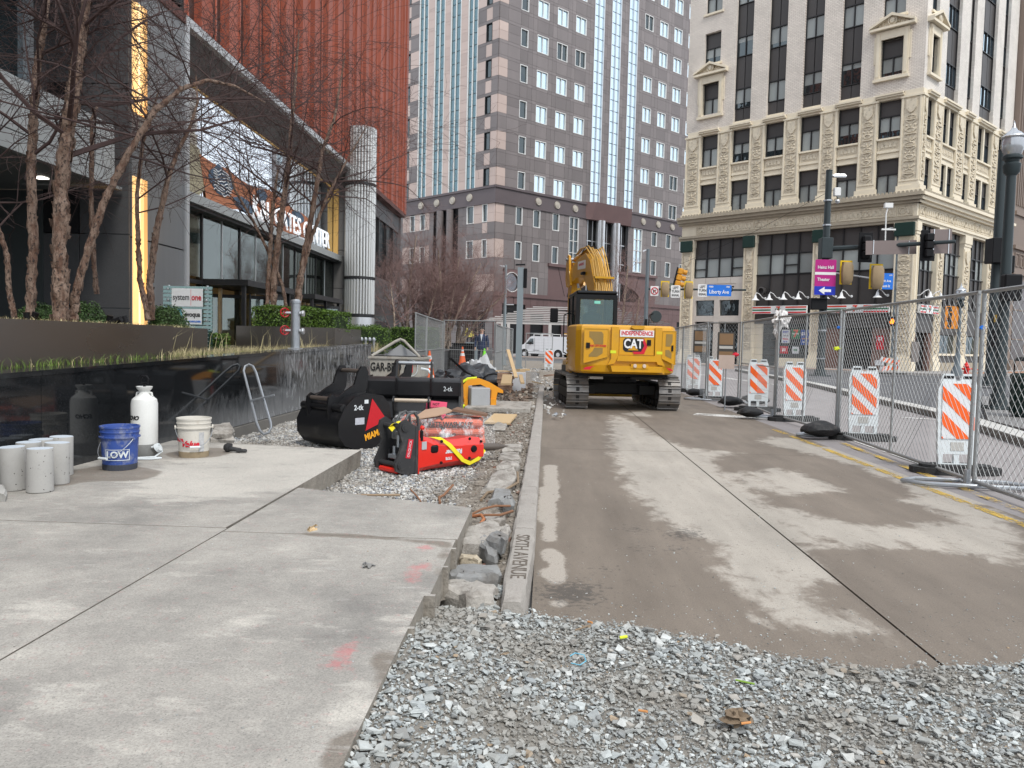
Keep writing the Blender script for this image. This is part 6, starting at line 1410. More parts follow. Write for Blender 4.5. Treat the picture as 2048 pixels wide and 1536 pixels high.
for i in range(9):
    x=-.17+i*.05; o_=.03+r.uniform(0,.05)
    pts=[(x,-.12-o_,1.4),(x+r.uniform(-.02,.02),-.02-o_,2.1),(x,.30-o_,2.95),(x+r.uniform(-.02,.02),.72-o_*.6,3.62+o_),(x*1.1,1.15,3.93+o_+.04*math.sin(i)),(x*1.3,1.6,3.95+o_),(x*.9,2.3,3.86+o_)]
    MB(BF).tube(pts,.017,6).build('hose',m_hose,ex,smooth=True)
for z,y in((2.35,.02),(3.1,.34)): MB(BF).box(-.22,.28,y-.16,y-.02,z,z+.05).build('hose_clamp',m_yd,ex)
for i in range(4): MB(BF).tube([(-.1+i*.07,1.1,3.92),(-.14+i*.08,1.3,4.06),(-.1+i*.07,1.7,4.02),(-.08+i*.05,2.0,3.9)],.014,5).build('hose',m_black,ex)
MB(BF).box(-.26,-.17,1.2,1.42,3.28,3.36,bev=.015).build('work_lamp',m_black,ex)
MB(BF).box(-.24,.24,-.15,.42,1.0,1.5,bev=.05).build('boom_foot',m_blkmetal,ex)
for q,(x0,x1,y0,z) in enumerate(((-.75,-.45,-1.35,.70),(.2,.9,-1.2,.70))): MB(HF).box(x0,x1,y0-.1,y0+.5,z-.03,z+.02).build('under_plate',m_conc if q==0 else m_trk,ex)
# ================= FENCE PANELS =================
def chainlink(ln,z0,z1,diag_w=.105,diag_h=.115,r=.0021):
    """crossing wires of a chain link sheet, clipped to the rectangle"""
    V=[];F=[]; sl=diag_h/diag_w; H_=z1-z0
    def wire(a,b,off):
        n=len(V)
        for p in(a,b):
            for (dy,dz) in((-r,-r),(r,-r),(r,r),(-r,r)): V.append((p[0],dy+off,p[1]+dz))
        for j in range(4): F.append((n+j,n+(j+1)%4,n+4+(j+1)%4,n+4+j))
    n=int((ln+H_/sl)/diag_w)+1
    for i in range(-1,n+1):
        for sg in(1,-1):
            x0=i*diag_w-(H_/sl if sg==1 else 0); x1=x0+H_/sl
            if sg==-1: pass
            za,zb=(z0,z1) if sg==1 else (z1,z0); a=[x0,za]; b=[x1,zb]
            if x1<0 or x0>ln: continue
            if a[0]<0: a=[0,za+(zb-za)*(0-x0)/(x1-x0)]
            if b[0]>ln: b=[ln,za+(zb-za)*(ln-x0)/(x1-x0)]
            wire(a,b,.003*sg)
    return V,F
def meshgrid(ln,z0,z1,sx=.075,sz=.15,r=.002):
    V=[];F=[]
    def wire(a,b):
        n=len(V); d=1 if a[0]==b[0] else 0
        for p in(a,b):
            for (u,v) in((-r,-r),(r,-r),(r,r),(-r,r)): V.append((p[0]+(u if d else 0),v,p[1]+(0 if d else u)))
        for j in range(4): F.append((n+j,n+(j+1)%4,n+4+(j+1)%4,n+4+j))
    x=0
    while x<ln: wire((x,z0),(x,z1)); x+=sx
    z=z0
    while z<z1: wire((0,z),(ln,z)); z+=sz
    return V,F
def fence_panel(label,p0,p1,ht,group,kind='chain',z0=0,post=.021,sag=0,mid=True,base=.07):
    a=Vector((p0[0],p0[1],0)); b_=Vector((p1[0],p1[1],0)); d=b_-a; ln=d.length; an=math.atan2(d.y,d.x); o=thing('temporary_fence',label,'fence panel',(a.x,a.y,z0),an,group)
    mm=m_fence
    MB().cyl((.03,0,0),(.03,0,ht),post,n=8).build('post',mm,o,smooth=True); MB().cyl((ln-.03,0,0),(ln-.03,0,ht),post,n=8).build('post',mm,o,smooth=True)
    if mid: MB().cyl((ln/2,0,base),(ln/2,0,ht-.02),post*.75,n=8).build('middle_post',mm,o,smooth=True)
    MB().cyl((0,0,ht-.02),(ln,0,ht-.02),post,n=8).build('top_rail',mm,o,smooth=True); MB().cyl((.03,0,base),(ln-.03,0,base),post,n=8).build('bottom_rail',mm,o,smooth=True)
    V,F=chainlink(ln,base,ht-.03) if kind=='chain' else meshgrid(ln,base,ht-.03)
    if kind!='chain': MB().cyl((.03,0,ht*.5),(ln-.03,0,ht*.5),post*.6,n=6).build('middle_rail',mm,o)
    mb=MB(); mb.add(V,F); mb.build('wire_mesh',m_fence,o,kind='stuff'); return o
def foot(x,y,rz,L_=1.0,W=.32,par=None):
    o=MB().tube([(-L_*.5,0,.035),(-L_*.36,-W*.5,.035),(L_*.36,-W*.5,.035),(L_*.5,0,.035),(L_*.36,W*.5,.035),(-L_*.36,W*.5,.035)],.024,8,closed=True)
    o.cyl((-.0,-W*.5,.035),(0,W*.5,.035),.02,n=6); o.cyl((0,0,.03),(0,0,.18),.03,n=8); return o.build('foot',m_steel,par,par.matrix_basis.inverted()@T(x,y,0)@RZ(rz),smooth=True)
GP='chain link fence panels along the work lane'
fx=[(4.30,4.6),(4.50,8.25),(4.72,12.6),(4.62,15.7),tuple(G(1479,808)[:2]),tuple(G(1411,801)[:2]),tuple(G(1363,780)[:2]),(4.55,34)]
ht=2.06
fl=['chain link fence panel nearest the camera, cut by the right edge of the photo','long chain link fence panel holding the two nearest striped panels behind it','chain link fence panel with a white plastic bag tied at its far corner','open square mesh fence panel between the plastic bag and the excavator','chain link fence panel with dark sign boards, fifth along the lane','chain link fence panel next to the excavator counterweight','farthest chain link fence panel, beyond the excavator']
FP=[]
for i in range(7):
    a,b_=fx[i],fx[i+1]; d=Vector((b_[0]-a[0],b_[1]-a[1])).normalized()*.03
    fxo=fence_panel(fl[i],(a[0]+d.x,a[1]+d.y),(b_[0]-d.x,b_[1]-d.y),ht,GP,'mesh' if i==3 else 'chain',mid=(i not in(3,)))
    FP.append(fxo)
for i in range(1,6): foot(fx[i][0]-.05,fx[i][1],R(8*(-1)**i),1.25 if i<3 else 1.0,.34,Matrix and FP[i])
# striped vertical panels
m_rubb=M('recycled_rubber',(.028,.028,.028),.75,var=.3,vs=14,bump=.5,bs=50)
m_pwh2=M('white_scuffed_plastic',(.62,.66,.67),.5,var=.08,dirt=(9,.6,.4),dirtc=(.4,.4,.38))
def barricade(label,x,y,rz,s_=1.,lean=0):
    o=thing('striped_panel',label,'barricade',(x,y,0),rz,'orange and white striped panels behind the fence')
    fr=T(0,0,.06)@RX(R(lean)); w_=.22
    mb=MB(fr)
    mb.prism([(-w_,.16),(-w_-.01,.9),(-w_+.02,1.02),(w_-.02,1.02),(w_+.01,.9),(w_,.16)],-.02,.025,'y')
    mb.build('board',m_pwh2,o)
    mb=MB(fr); mb.box(-w_+.01,-w_+.06,-.02,.03,0,.16); mb.box(w_-.06,w_-.01,-.02,.03,0,.16); mb.box(-w_+.06,w_-.06,-.02,.03,.0,.05); mb.box(-.03,.03,-.015,.025,.05,.16)
    mb.prism([(-w_+.02,1.02),(-w_+.05,1.10),(-.17+.12,1.10),(-.03,1.02)],-.015,.02,'y'); mb.prism([(.03,1.02),(.05,1.10),(w_-.05,1.10),(w_-.02,1.02)],-.015,.02,'y'); mb.build('legs_and_handles',m_pwh2,o)
    for s2 in(-1,1): MB(fr).box(s2*.11-.055,s2*.11+.055,-.022,-.016,1.045,1.075).build('handle_slot',m_black,o)
    MB(fr).box(-.075,.075,-.026,-.0201,.20,.30,bev=.0).build('lifting_slot',m_conc,o)
    f=MB(fr).box(-.185,.185,-.032,-.022,.34,.985).build('reflective_face',m_refwhite,o)
    class _O: pass
    for i in range(-1,4):
        pass
    def fp(P): return P
    zz0,zz1=.34,.985; w2=.37
    for i in range(-2,5):
        zc=zz0+(zz1-zz0)*(i*.457-.02); hh=.155; sl=.98
        poly=[(-w2/2,zc+w2*sl/2),(w2/2,zc-w2*sl/2),(w2/2,zc-w2*sl/2+hh),(-w2/2,zc+w2*sl/2+hh)]
        def clip(P,f_,v,ax):
            r_=[]
            for k in range(len(P)):
                p,q=P[k],P[(k+1)%len(P)]; a,b_=f_*(p[ax]-v),f_*(q[ax]-v)
                if a>=0: r_.append(p)
                if a*b_<0: t=a/(a-b_); r_.append((p[0]+(q[0]-p[0])*t,p[1]+(q[1]-p[1])*t))
            return r_
        P=clip(clip(poly,1,zz0,1),-1,zz1,1)
        if len(P)>=3: MB(fr).prism(P,-.036,-.0325,'y').build('stripe',m_orange,f)
    mb=MB(); pts=[(.52*math.cos(t),.24*math.sin(t)*(1+.15*math.sin(2*t+1))) for t in np.linspace(0,2*math.pi,16)[:-1]]; mb.prism(pts,0,.07,'z'); mb.prism([(a*.8,b_*.75) for a,b_ in pts],.07,.10,'z'); mb.build('rubber_base',m_rubb,o); return o
bl=['orange striped panel nearest the camera, behind the right hand fence post','second striped panel from the camera, behind the chain link','third striped panel, partly behind the thin middle fence post','striped panel seen through the open square mesh fence','fifth striped panel, beside the dark sign boards on the fence','farthest striped panel, next to the excavator']
bp=[(1915,947,0),(1727,880,-.1),(1589,842,.12),(1516,822,-.05),(1428,800,0),(1386,784,.05)]
for (x,y,rz),lab in zip(bp,bl):
    p=G(x,y); barricade(lab,p[0],p[1]+.05,rz,lean=-3)
# sandbags
m_bag=M('black_woven_sandbag',(.014,.014,.015),.55,var=.3,vs=20,bump=.5,bs=25,dirt=(7,.56,.4),dirtc=(.12,.11,.10))
def sandbag(label,x,y,rz,l=.62,w_=.36,h_=.20,seed=0,z=0.05,grp='black sandbags'):
    r=random.Random(seed); ph=[r.uniform(0,6) for _ in range(5)]; mb=MB(); secs=[]
    for i in range(13):
        t=-1+2*i/12; e=math.sqrt(max(.0,1-abs(t)**2.6)); e=max(e,.10)
        secs.append([(t*l/2,math.cos(a)*w_/2*e*(1+.08*math.sin(3*a+ph[0]+t*3)),h_*.5+h_*.5*math.sin(a)*e*(1+.15*math.sin(2*a+ph[1]+4*t)) - (h_*.5*(1-e) if math.sin(a)>-.2 else -h_*.0)*.6) for a in np.linspace(0,2*math.pi,13)[:-1]])
    mb.hull(secs); o=mb.build('sandbag',m_bag,smooth=60); o.location=(x,y,z); o.rotation_euler=(0,0,rz); return tag(o,label,'sandbag',grp)
for i,(px,py,rz,lab,k) in enumerate(((1640,878,.15,'plump black sandbag on the tube foot of the second fence post',1.15),(1500,838,.1,'black sandbag lying alone before the plastic bag post',.95),(1462,815,-.1,'black sandbag under the fence post beside the sign boards',1.05),(1515,812,.3,'flat black sandbag on the foot of the striped panel by the open mesh',1.1),(1392,795,.1,'crumpled black sandbag next to the excavator track',1.0),(1500,806,0,'small black sandbag behind the fence post before the excavator',.8))):
    p=G(px,py); sandbag(lab,p[0],p[1],rz,.56*k,.36*k,.20*k,i)
# plastic bag tied to the fence corner
def crumple(name,label,cat,loc,sx_,sy_,sz_,mat,seed,group=None,rough=.25,n=(18,12)):
    from mathutils import noise as mn
    mb=MB(); vs=[]; a,b_=n
    for i in range(b_+1):
        ph=math.pi*i/b_
        for j in range(a):
            t=2*math.pi*j/a; d=Vector((math.sin(ph)*math.cos(t),math.sin(ph)*math.sin(t),math.cos(ph))); k=1+rough*(mn.noise(d*2.3+Vector((seed,0,0)))*2)+rough*.7*mn.noise(d*6+Vector((0,seed,0))); vs.append((d.x*sx_*k,d.y*sy_*k,d.z*sz_*k))
    fs=[(i*a+j,i*a+(j+1)%a,(i+1)*a+(j+1)%a,(i+1)*a+j) for i in range(b_) for j in range(a)]
    mb.add(vs,fs); o=mb.build(name,mat,smooth=35); o.location=loc; tag(o,label,cat,group); return o
m_wbag=M('thin_white_plastic',(.66,.64,.62),.35,var=.08)
p=(fx[3][0],fx[3][1]); crumple('plastic_bag','crumpled white plastic bag tied on top of the fence corner','plastic bag',(p[0]+.06,p[1],1.98),.14,.10,.16,m_wbag,3,rough=.5)
crumple('plastic_bag_tail','torn tail of white plastic hanging below the tied bag','plastic bag',(p[0]-.03,p[1],1.77),.05,.05,.14,m_wbag,5,rough=.5)
# sign boards on the fence
m_sbr=M('dark_sign_board',(.05,.045,.04),.5); m_sor2=M('amber_sign_face',(.20,.12,.06),.5)
def board(label,x,y,z,w_,h_,mats,rz=0,name='sign_board',texts=()):
    o=thing(name,label,'sign',(x,y,z),rz); MB().box(-w_/2,w_/2,-.01,.01,-h_/2,h_/2).build('board',mats[0],o)
    for (x0,x1,z0,z1,m_) in mats[1:]: MB().box(x0*w_,x1*w_,-.014,-.0101,z0*h_,z1*h_).build('face',m_,o)
    for t,s_,dx,dz,m_,sx_ in texts: text(t,s_,m_,o,T(dx,-.018,dz)@FRONT,ext=.002,bold=s_*.02,sx=sx_)
    return o
for (px,py,Y,lab) in((1451,692,17.6,'dark framed amber sign hung on the fence beside the stake sign'),(1400,683,21.3,'small amber sign on the fence nearest the excavator')):
    p=AT(px,py,Y); board(lab,p[0],Y-.05,p[2],.38,.62,[m_sbr,(-.40,.40,.05,.45,m_sor2),(-.40,.40,-.1,.0,m_conc),(-.4,.4,-.45,-.2,m_sor2)])
p=AT(1453,724,17); o=board('pinkish paddle sign on a thin stake behind the fence',p[0],17.0,p[2],.34,.3,[M('faded_pink_board',(.42,.33,.28),.6)]); MB().cyl((0,.02,-p[2]+.02),(0,.02,.1),.015,n=6).build('stake',m_steel,o)
for (px,py,Y,mat,lab,s_) in((1673,697,12.55,m_lime,'lime green ribbon tied to the fence post',.045),(1470,709,17.2,m_txtr,'red tag tied to the fence near the sign boards',.06),(1676,655,12.6,m_blue,'blue twist tie high on the second fence post',.03),(1963,655,8.2,m_blue,'blue twist tie on the nearest fence post',.03)):
    p=AT(px,py,Y); crumple('ribbon_tie',lab,'tie',(p[0],Y-.02,p[2]),s_,s_*.4,s_*.7,mat,int(px),rough=.6,n=(8,6))
# ================= SIGNALS, POLES, SIGNS =================
def pole(label,base,top,r0,r1,name='signal_pole',cat='pole',mat=m_pole,plate=True):
    o=thing(name,label,cat,(base[0],base[1],base[2])); h_=top[2]-base[2]; MB().cyl((0,0,0),(0,0,h_),r0,r1,n=14).build('shaft',mat,o,smooth=True)
    if plate: MB().box(-r0*2,r0*2,-r0*2,r0*2,0,.06,bev=.01).build('base_plate',mat,o); MB().cyl((0,0,.06),(0,0,.35),r0*1.5,r0*1.3,n=12).build('base_cover',mat,o)
    MB().lathe([(r1*1.1,0),(r1*1.1,.04),(0,.09)],12,fr=T(0,0,h_)).build('cap',mat,o); return o
YS=42.; b0=G(1640,752); top=AT(1661,342,b0[1])
sp=pole('tall dark traffic signal pole carrying the magenta street sign',(b0[0],b0[1],0.0),top,.22,.16)
def rel(px,py,Y,o=sp): p=AT(px,py,Y); return Vector((p[0],Y,p[2]))-o.location
Yp=b0[1]
def tb(pts,r_,name,mat=m_pole,par=sp,n=8): return MB().tube(pts,r_,n).build(name,mat,par,smooth=True)
ae=rel(1911,483,Yp-3); tb([rel(1655,498,Yp),rel(1780,491,Yp-1.5),ae],[.15,.12,.09],'mast_arm'); MB().box(-.3,.3,-.3,.3,-.55,.55,fr=T(*rel(1651,497,Yp)),bev=.03).build('arm_bracket',m_pole,sp)
tb([rel(1661,352,Yp),rel(1672,349,Yp)],.04,'lamp_arm',m_silver); MB().hull([[(x*s_,y*s_,z) for x,y in((-.35,-.1),(.35,-.1),(.35,.1),(-.35,.1))] for s_,z in((.7,.1),(1,0),(.9,-.08))],fr=T(*rel(1679,352,Yp))).build('luminaire',m_silver,sp)
MB().box(-.17,.17,-.12,.12,-.22,.22,fr=T(*rel(1674,384,Yp)),bev=.03).build('camera_box',m_white,sp); MB().lathe([(0,-.16),(.1,-.1),(.13,0),(.1,.06),(0,.08)],12,fr=T(*rel(1675,402,Yp))).build('dome_camera',m_silver,sp,smooth=True)
for z in(.9,2.4,8.0,9.3): MB().lathe([(.21,0),(.22,.02),(.22,.07),(.21,.09)],12,fr=T(0,0,z)).build('band',m_steel,sp)
# backs of signals and of sign plates on the mast arm
def sigback(label,px,py,Y,w_=.46,h_=1.25,rz=0):
    p=AT(px,py,Y); o=thing('traffic_signal',label,'traffic signal',(p[0],Y,p[2]),rz,'traffic signals seen from behind')
    MB().box(-w_/2-.13,w_/2+.13,0,.03,-h_/2-.14,h_/2+.14,bev=.01).build('backplate',m_black,o)
    for k in(-1,0,1): MB().box(-w_/2+.03,w_/2-.03,-.26,0,k*.40-.19,k*.40+.19,bev=.05).build('signal_head',m_black,o); MB().lathe([(.16,.0),(.17,.2),(.15,.2),(.14,0)],12,fr=T(0,.03,k*.40)@RX(R(-90))).build('visor',m_black,o)
    return o
sigback('black traffic signal back on the mast arm, left one',1731,495,Yp-1.1); sigback('black traffic signal back at the outer end of the mast arm',1856,491,Yp-2.4)
m_sback=M('brownish_sign_back',(.20,.16,.15),.55,var=.05)
for (x0,x1,y0,y1,Y,lab) in((1738,1835,480,507,Yp-2,'long brownish sign back hung along the mast arm'),(1867,1908,458,505,Yp-2.7,'squarish brownish sign back near the mast arm end')):
    p=AT((x0+x1)/2,(y0+y1)/2,Y); k=Y/CF; w_=(x1-x0)*k; h_=(y1-y0)*k
    o=thing('road_sign',lab,'sign',(p[0],Y+.25,p[2]),0); MB(RY(R(-2))).box(-w_/2,w_/2,0,.02,-h_/2,h_/2).build('plate',m_sback,o)
    for s_ in(-.35,.35): MB().box(w_*s_-.02,w_*s_+.02,-.03,0,-h_/2,h_/2).build('bracket',m_silver,o)
o=thing('sensor_mast',"thin camera mast standing on the signal's mast arm",'sensor',tuple(AT(1771,497,Yp-1.4)),0); q=lambda px,py:Vector(AT(px,py,Yp-1.4))-o.location
MB().tube([q(1770,500),q(1772,430),q(1775,415)],.035,6).build('rod',m_white,o); MB().box(-.2,.2,-.1,.1,-.12,.12,fr=T(*q(1777,411))).build('sensor_box',m_white,o); MB().box(-.35,.35,-.05,.05,-.04,.04,fr=T(*q(1777,459))).build('shelf',m_white,o); MB().tube([Vector((.22*math.cos(t),0,.22*math.sin(t)))+q(1771,498) for t in np.linspace(0,6.28,12)[:-1]],.03,5,closed=True).build('clamp_ring',m_black,o)
# magenta street sign
p=AT(1649,555,Yp-.4); k=Yp/CF
ms=thing('street_sign','magenta and blue direction sign with white arrow on the signal pole','sign',(p[0],Yp-.5,p[2])); h2=34*k; w2=20*k
def rr_box(o,x0,x1,z0,z1,m_,nm,y=0,b=.04): return MB().prism([(x0+b,z0),(x1-b,z0),(x1,z0+b),(x1,z1-b),(x1-b,z1),(x0+b,z1),(x0,z1-b),(x0,z0+b)],y-.02,y,'y').build(nm,m_,o)
rr_box(ms,-w2,w2,-h2,h2,m_mag,'panel'); MB().box(-w2,w2,-.03,-.021,.13,.27).build('white_band',m_swhite,ms); MB().box(-w2,w2,-.03,-.021,-h2,-h2+.46).build('blue_field',m_dblue,ms)
text('Heinz Hall',.235,m_txtw,ms,T(0,-.035,.52)@FRONT,bold=.004,sx=.85); text('Theater',.235,m_txtw,ms,T(-.1,-.035,-.12)@FRONT,bold=.004,sx=.85)
MB().prism([(-.32,0),(-.02,.2),(-.02,.07),(.32,.07),(.32,-.07),(-.02,-.07),(-.02,-.2)],-.04,-.031,'y',fr=T(0,0,-h2+.23)).build('arrow',m_txtw,ms)
def blackbox(label,px,py,Y,w_,h_,name='pedestrian_signal',orange=False,rz=0):
    p=AT(px,py,Y); o=thing(name,label,'pedestrian signal',(p[0],Y,p[2]),rz); MB().box(-w_/2,w_/2,-.15,.15,-h_/2,h_/2,bev=.03).build('housing',m_black,o); MB().box(-w_/2+.02,w_/2-.02,-.28,-.15,h_/2-.05,h_/2-.02).build('visor',m_black,o)
    if orange: MB().prism([(-.1,-.16),(.08,-.16),(.13,0),(.09,.15),(.03,.17),(-.02,.17),(-.08,.13),(-.1,0),(-.15,-.02)],-.17,-.151,'y').build('hand_symbol',M('lit_orange_hand',(1,.18,.01),.4,emit=2.2),o)
    return o
blackbox('black pedestrian signal seen from the side on the magenta sign pole',1637,608,Yp-.4,.85,.62)
# thin arm with two bagged signals
tb([rel(1665,545,Yp-.2),rel(1700,550,Yp-.6),rel(1745,557,Yp-1.2)],.045,'side_arm',m_silver)
m_brbag=M('brown_burlap_bag',(.30,.22,.13),.8,var=.2,vs=3,bump=.5,bs=12); m_ybp=M('yellow_backplate',(.75,.50,.01),.45)
def bagged(label,px,py,Y,w_,h_,grp='bagged traffic signals'):
    p=AT(px,py,Y); o=thing('bagged_signal',label,'traffic signal',(p[0],Y,p[2]),0,grp)
    fr=[(-w_/2,-w_/2+.08,-h_/2,h_/2),(w_/2-.08,w_/2,-h_/2,h_/2),(-w_/2+.08,w_/2-.08,h_/2-.08,h_/2),(-w_/2+.08,w_/2-.08,-h_/2,-h_/2+.08)]
    mb=MB(); [mb.box(a,b_,0,.05,c,d) for a,b_,c,d in fr]; mb.build('yellow_frame',m_ybp,o)
    MB().hull([[(x*w_*.42*s_,-.2*s2+y_*.18*s_,z*h_*.5) for x,y_ in((-1,-.6),(-.5,-1),(.5,-1),(1,-.6),(1,.8),(-1,.8))] for s_,s2,z in((.7,.6,-1.0),(.95,1,-.7),(1.05,1,-.1),(1.0,1,.5),(.75,.8,.82))]).build('bag',m_brbag,o,smooth=50); return o
bagged('bagged signal in yellow frame, left one on the thin side arm',1692,545,Yp-.7,.62,1.25); bagged('bagged signal in yellow frame, right one on the thin side arm',1752,553,Yp-1.2,.66,1.3)
# blue street name plate and its pole
b1=G(1782,745); Y2=b1[1]; gp2=pole('grey street light pole behind the mast arm, beside the blue name plates',(b1[0],Y2,0),AT(1786,452,Y2),.13,.09,mat=M('blue_grey_pole',(.13,.155,.17),.45))
q=lambda px,py,Y=Y2,o=gp2:Vector(AT(px,py,Y))-o.location
tb([q(1786,455),q(1772,458)],.03,'lamp_arm',m_silver,gp2)
p=AT(1768,563,Y2-.3); o=thing('street_sign','blue street name plate with two arrows beside the bagged signal','sign',(p[0],Y2-.3,p[2])); k=Y2/CF; MB().box(-13*k,17*k,-.02,.0,-15*k,16*k).build('plate',m_blue,o)
text('Sixth Ave',.22,m_txtw,o,T(3*k,-.03,1*k)@FRONT,bold=.004,sx=.8); text('Seventh St',.22,m_txtw,o,T(1*k,-.03,-9*k)@FRONT,bold=.004,sx=.75); text('600',.14,m_txtw,o,T(12*k,-.03,12*k)@FRONT)
blackbox('pedestrian signal showing a lit orange hand',1782,643,Y2-.3,.42,.62,orange=True)
# gantry over the far street
Y3=52.; pb=AT(1290,690,Y3); gq=pole('slim grey pole with street lamp behind the excavator, holding the left turn signs',(pb[0],Y3,0),AT(1299,500,Y3),.16,.11,mat=MATS['blue_grey_pole'])
q3=lambda px,py,dy=0:Vector(AT(px,py,Y3+dy))-gq.location
MB().tube([q3(1296,578),q3(1400,579),q3(1492,580)],.07,8).build('mast_arm',m_pole,gq); MB().tube([q3(1299,502),q3(1292,500),q3(1286,503)],[.03,.04,.06],6).build('lamp_arm',m_silver,gq)
def sgn(label,px,py,w_,h_,mats,texts,Y=Y3-.3,cat='sign',name='road_sign',ring=False):
    p=AT(px,py,Y); k=Y/CF; o=thing(name,label,cat,(p[0],Y,p[2])); w_*=k; h_*=k
    rr_box(o,-w_/2,w_/2,-h_/2,h_/2,mats,'plate',b=.03)
    for t,s_,dz,m_,sx_,dx in texts: text(t,s_*k,m_,o,T(dx*k,-.03,dz*k)@FRONT,bold=.004,sx=sx_)
    return o
for px,py,lab in((1351,583,'white left turn signal sign between the two bagged signals'),(1405,581,'white left turn signal sign beside the blue avenue plate')):
    sgn(lab,px,py,18,24,m_swhite,[('LEFT',7,7,m_txtk,.8,0),('TURN',7,0,m_txtk,.8,0),('SIGNAL',6.5,-7.5,m_txtk,.68,0)])
sgn('blue avenue name plate with white lettering, over the far street',1438,581,48,22,m_blue,[('Liberty Ave',10.5,-3,m_txtw,.78,0),('1000',4.5,7,m_txtw,1,-16),('700',4.5,7,m_txtw,1,17)])
o=sgn('white square sign with red ring forbidding a right turn',1309,582,16,19,m_swhite,[]); k=Y3/CF
MB().tube([(6.6*k*math.cos(t),-.035,6.6*k*math.sin(t)) for t in np.linspace(0,6.283,17)[:-1]],.028,5,closed=True).build('red_ring',m_txtr,o); MB().cyl((-4.8*k,-.045,4.8*k),(4.8*k,-.045,-4.8*k),.022,n=5).build('red_slash',m_txtr,o); MB().tube([(-2*k,-.03,-4*k),(-2*k,-.03,1.5*k),(3*k,-.03,1.5*k)],.03,4).build('arrow',m_txtk,o)
bagged('bagged signal in yellow frame beside the right turn ban, behind the excavator',1330,578,Y3-.35,.55,1.05); bagged('bagged signal in yellow frame before the cream building edge',1377,580,Y3-.35,.55,1.15)
p=AT(1360,555,Y3); o=thing('traffic_signal','orange three lamp traffic signal tilted above the far mast arm','traffic signal',(p[0],Y3+.2,p[2])); fr=RY(R(12))
MB(fr).box(-.32,-.2,-.05,.05,-.65,.65).build('backplate',m_black,o)
m_amb=M('amber_signal_housing',(.60,.27,.02),.45)
for z in(-.42,0,.42): MB(fr).box(-.22,.14,-.16,.16,z-.2,z+.2,bev=.06).build('signal_head',m_amb,o); MB(fr).lathe([(.15,0),(.17,.26),(.15,.26),(.12,0)],12,fr=T(.14,0,z)@RY(R(90))).build('visor',m_amb,o); MB(fr).lathe([(0,.02),(.12,.02)],10,fr=T(.14,0,z)@RY(R(90))).build('lens',m_black,o)
MB().lathe([(0,.0),(.3,.04),(.3,-.04),(0,-.0)],14,fr=T(-.55,0,-.65)@RX(R(90))).build('round_disc',M('dull_green_grey',(.18,.2,.17),.6),o)
# overhead wire
MB().tube([tuple(AT(1357,530,Y3)),tuple(AT(1500,468,50)),tuple(AT(1660,382,44))],.012,4).build('overhead_wire',m_black); tag(bpy.data.objects['overhead_wire'],'thin overhead wire running from the far signals to the signal pole','wire')
# right hand poles
a0=G(1979,776); pA=pole('tall plain dark pole with a black control box, right side of the photo',(a0[0],a0[1],.1),AT(2003,302,a0[1]),.20,.165)
qa=lambda px,py:Vector(AT(px,py,a0[1]-.3))-pA.location
MB().box(-.33,.33,-.3,.3,-.5,.5,fr=T(*qa(1994,502)),bev=.02).build('control_box',m_black,pA); MB().lathe([(.36,0),(.36,.05)],12,fr=T(0,0,qa(1994,522).z)).build('band',m_pole,pA)
for (dx,z) in((.0,1.6),(.35,4.6)): MB().box(dx-.16,dx+.16,-.4,-.2,z,z+.7,bev=.03).build('signal_box',m_black,pA)
MB().box(-.12,.05,-.45,-.25,2.6,2.9).build('push_button',m_yellow2,pA)
c0=G(1995,829); lp=pole('dark ornamental lamp post with clear globe, at the right edge',(c0[0],c0[1],.12),AT(2029,345,c0[1]),.135,.10,name='lamp_post',cat='street lamp')
m_globe=glass('clear_ribbed_globe',(.75,.78,.82),.15,.22,(.45,.46,.48),trans=.35)
hz=AT(2029,345,c0[1])[2]-.12
def lamptop(o,hz,s_=1.,ribs=True):
    MB().lathe([(.10*s_,0),(.20*s_,.12*s_),(.23*s_,.34*s_),(.17*s_,.4*s_),(.19*s_,.46*s_),(.26*s_,.5*s_),(.26*s_,.56*s_),(.21*s_,.6*s_)],18,fr=T(0,0,hz)).build('fitter',m_pole,o,smooth=True)
    MB().lathe([(.20*s_,.6*s_),(.27*s_,.75*s_),(.29*s_,.95*s_),(.25*s_,1.08*s_),(.28*s_,1.10*s_),(.20*s_,1.2*s_),(.10*s_,1.27*s_),(.05*s_,1.36*s_),(.02*s_,1.5*s_),(0,1.55*s_)],24,fr=T(0,0,hz)).build('globe',m_globe,o,smooth=True)
    MB().lathe([(.285*s_,1.06*s_),(.30*s_,1.09*s_),(.285*s_,1.12*s_)],24,fr=T(0,0,hz)).build('globe_band',m_silver,o)
lamptop(lp,hz-.1,.82)
for a in range(4): MB(T(0,0,.03)@RZ(R(a*90+45))).box(.1,.5,-.03,.03,0,.05).build('anchor_bar',m_pole,lp)
MB().box(-.2,.2,-.35,-.15,2.5,3.1,bev=.03).build('signal_box',m_black,lp)
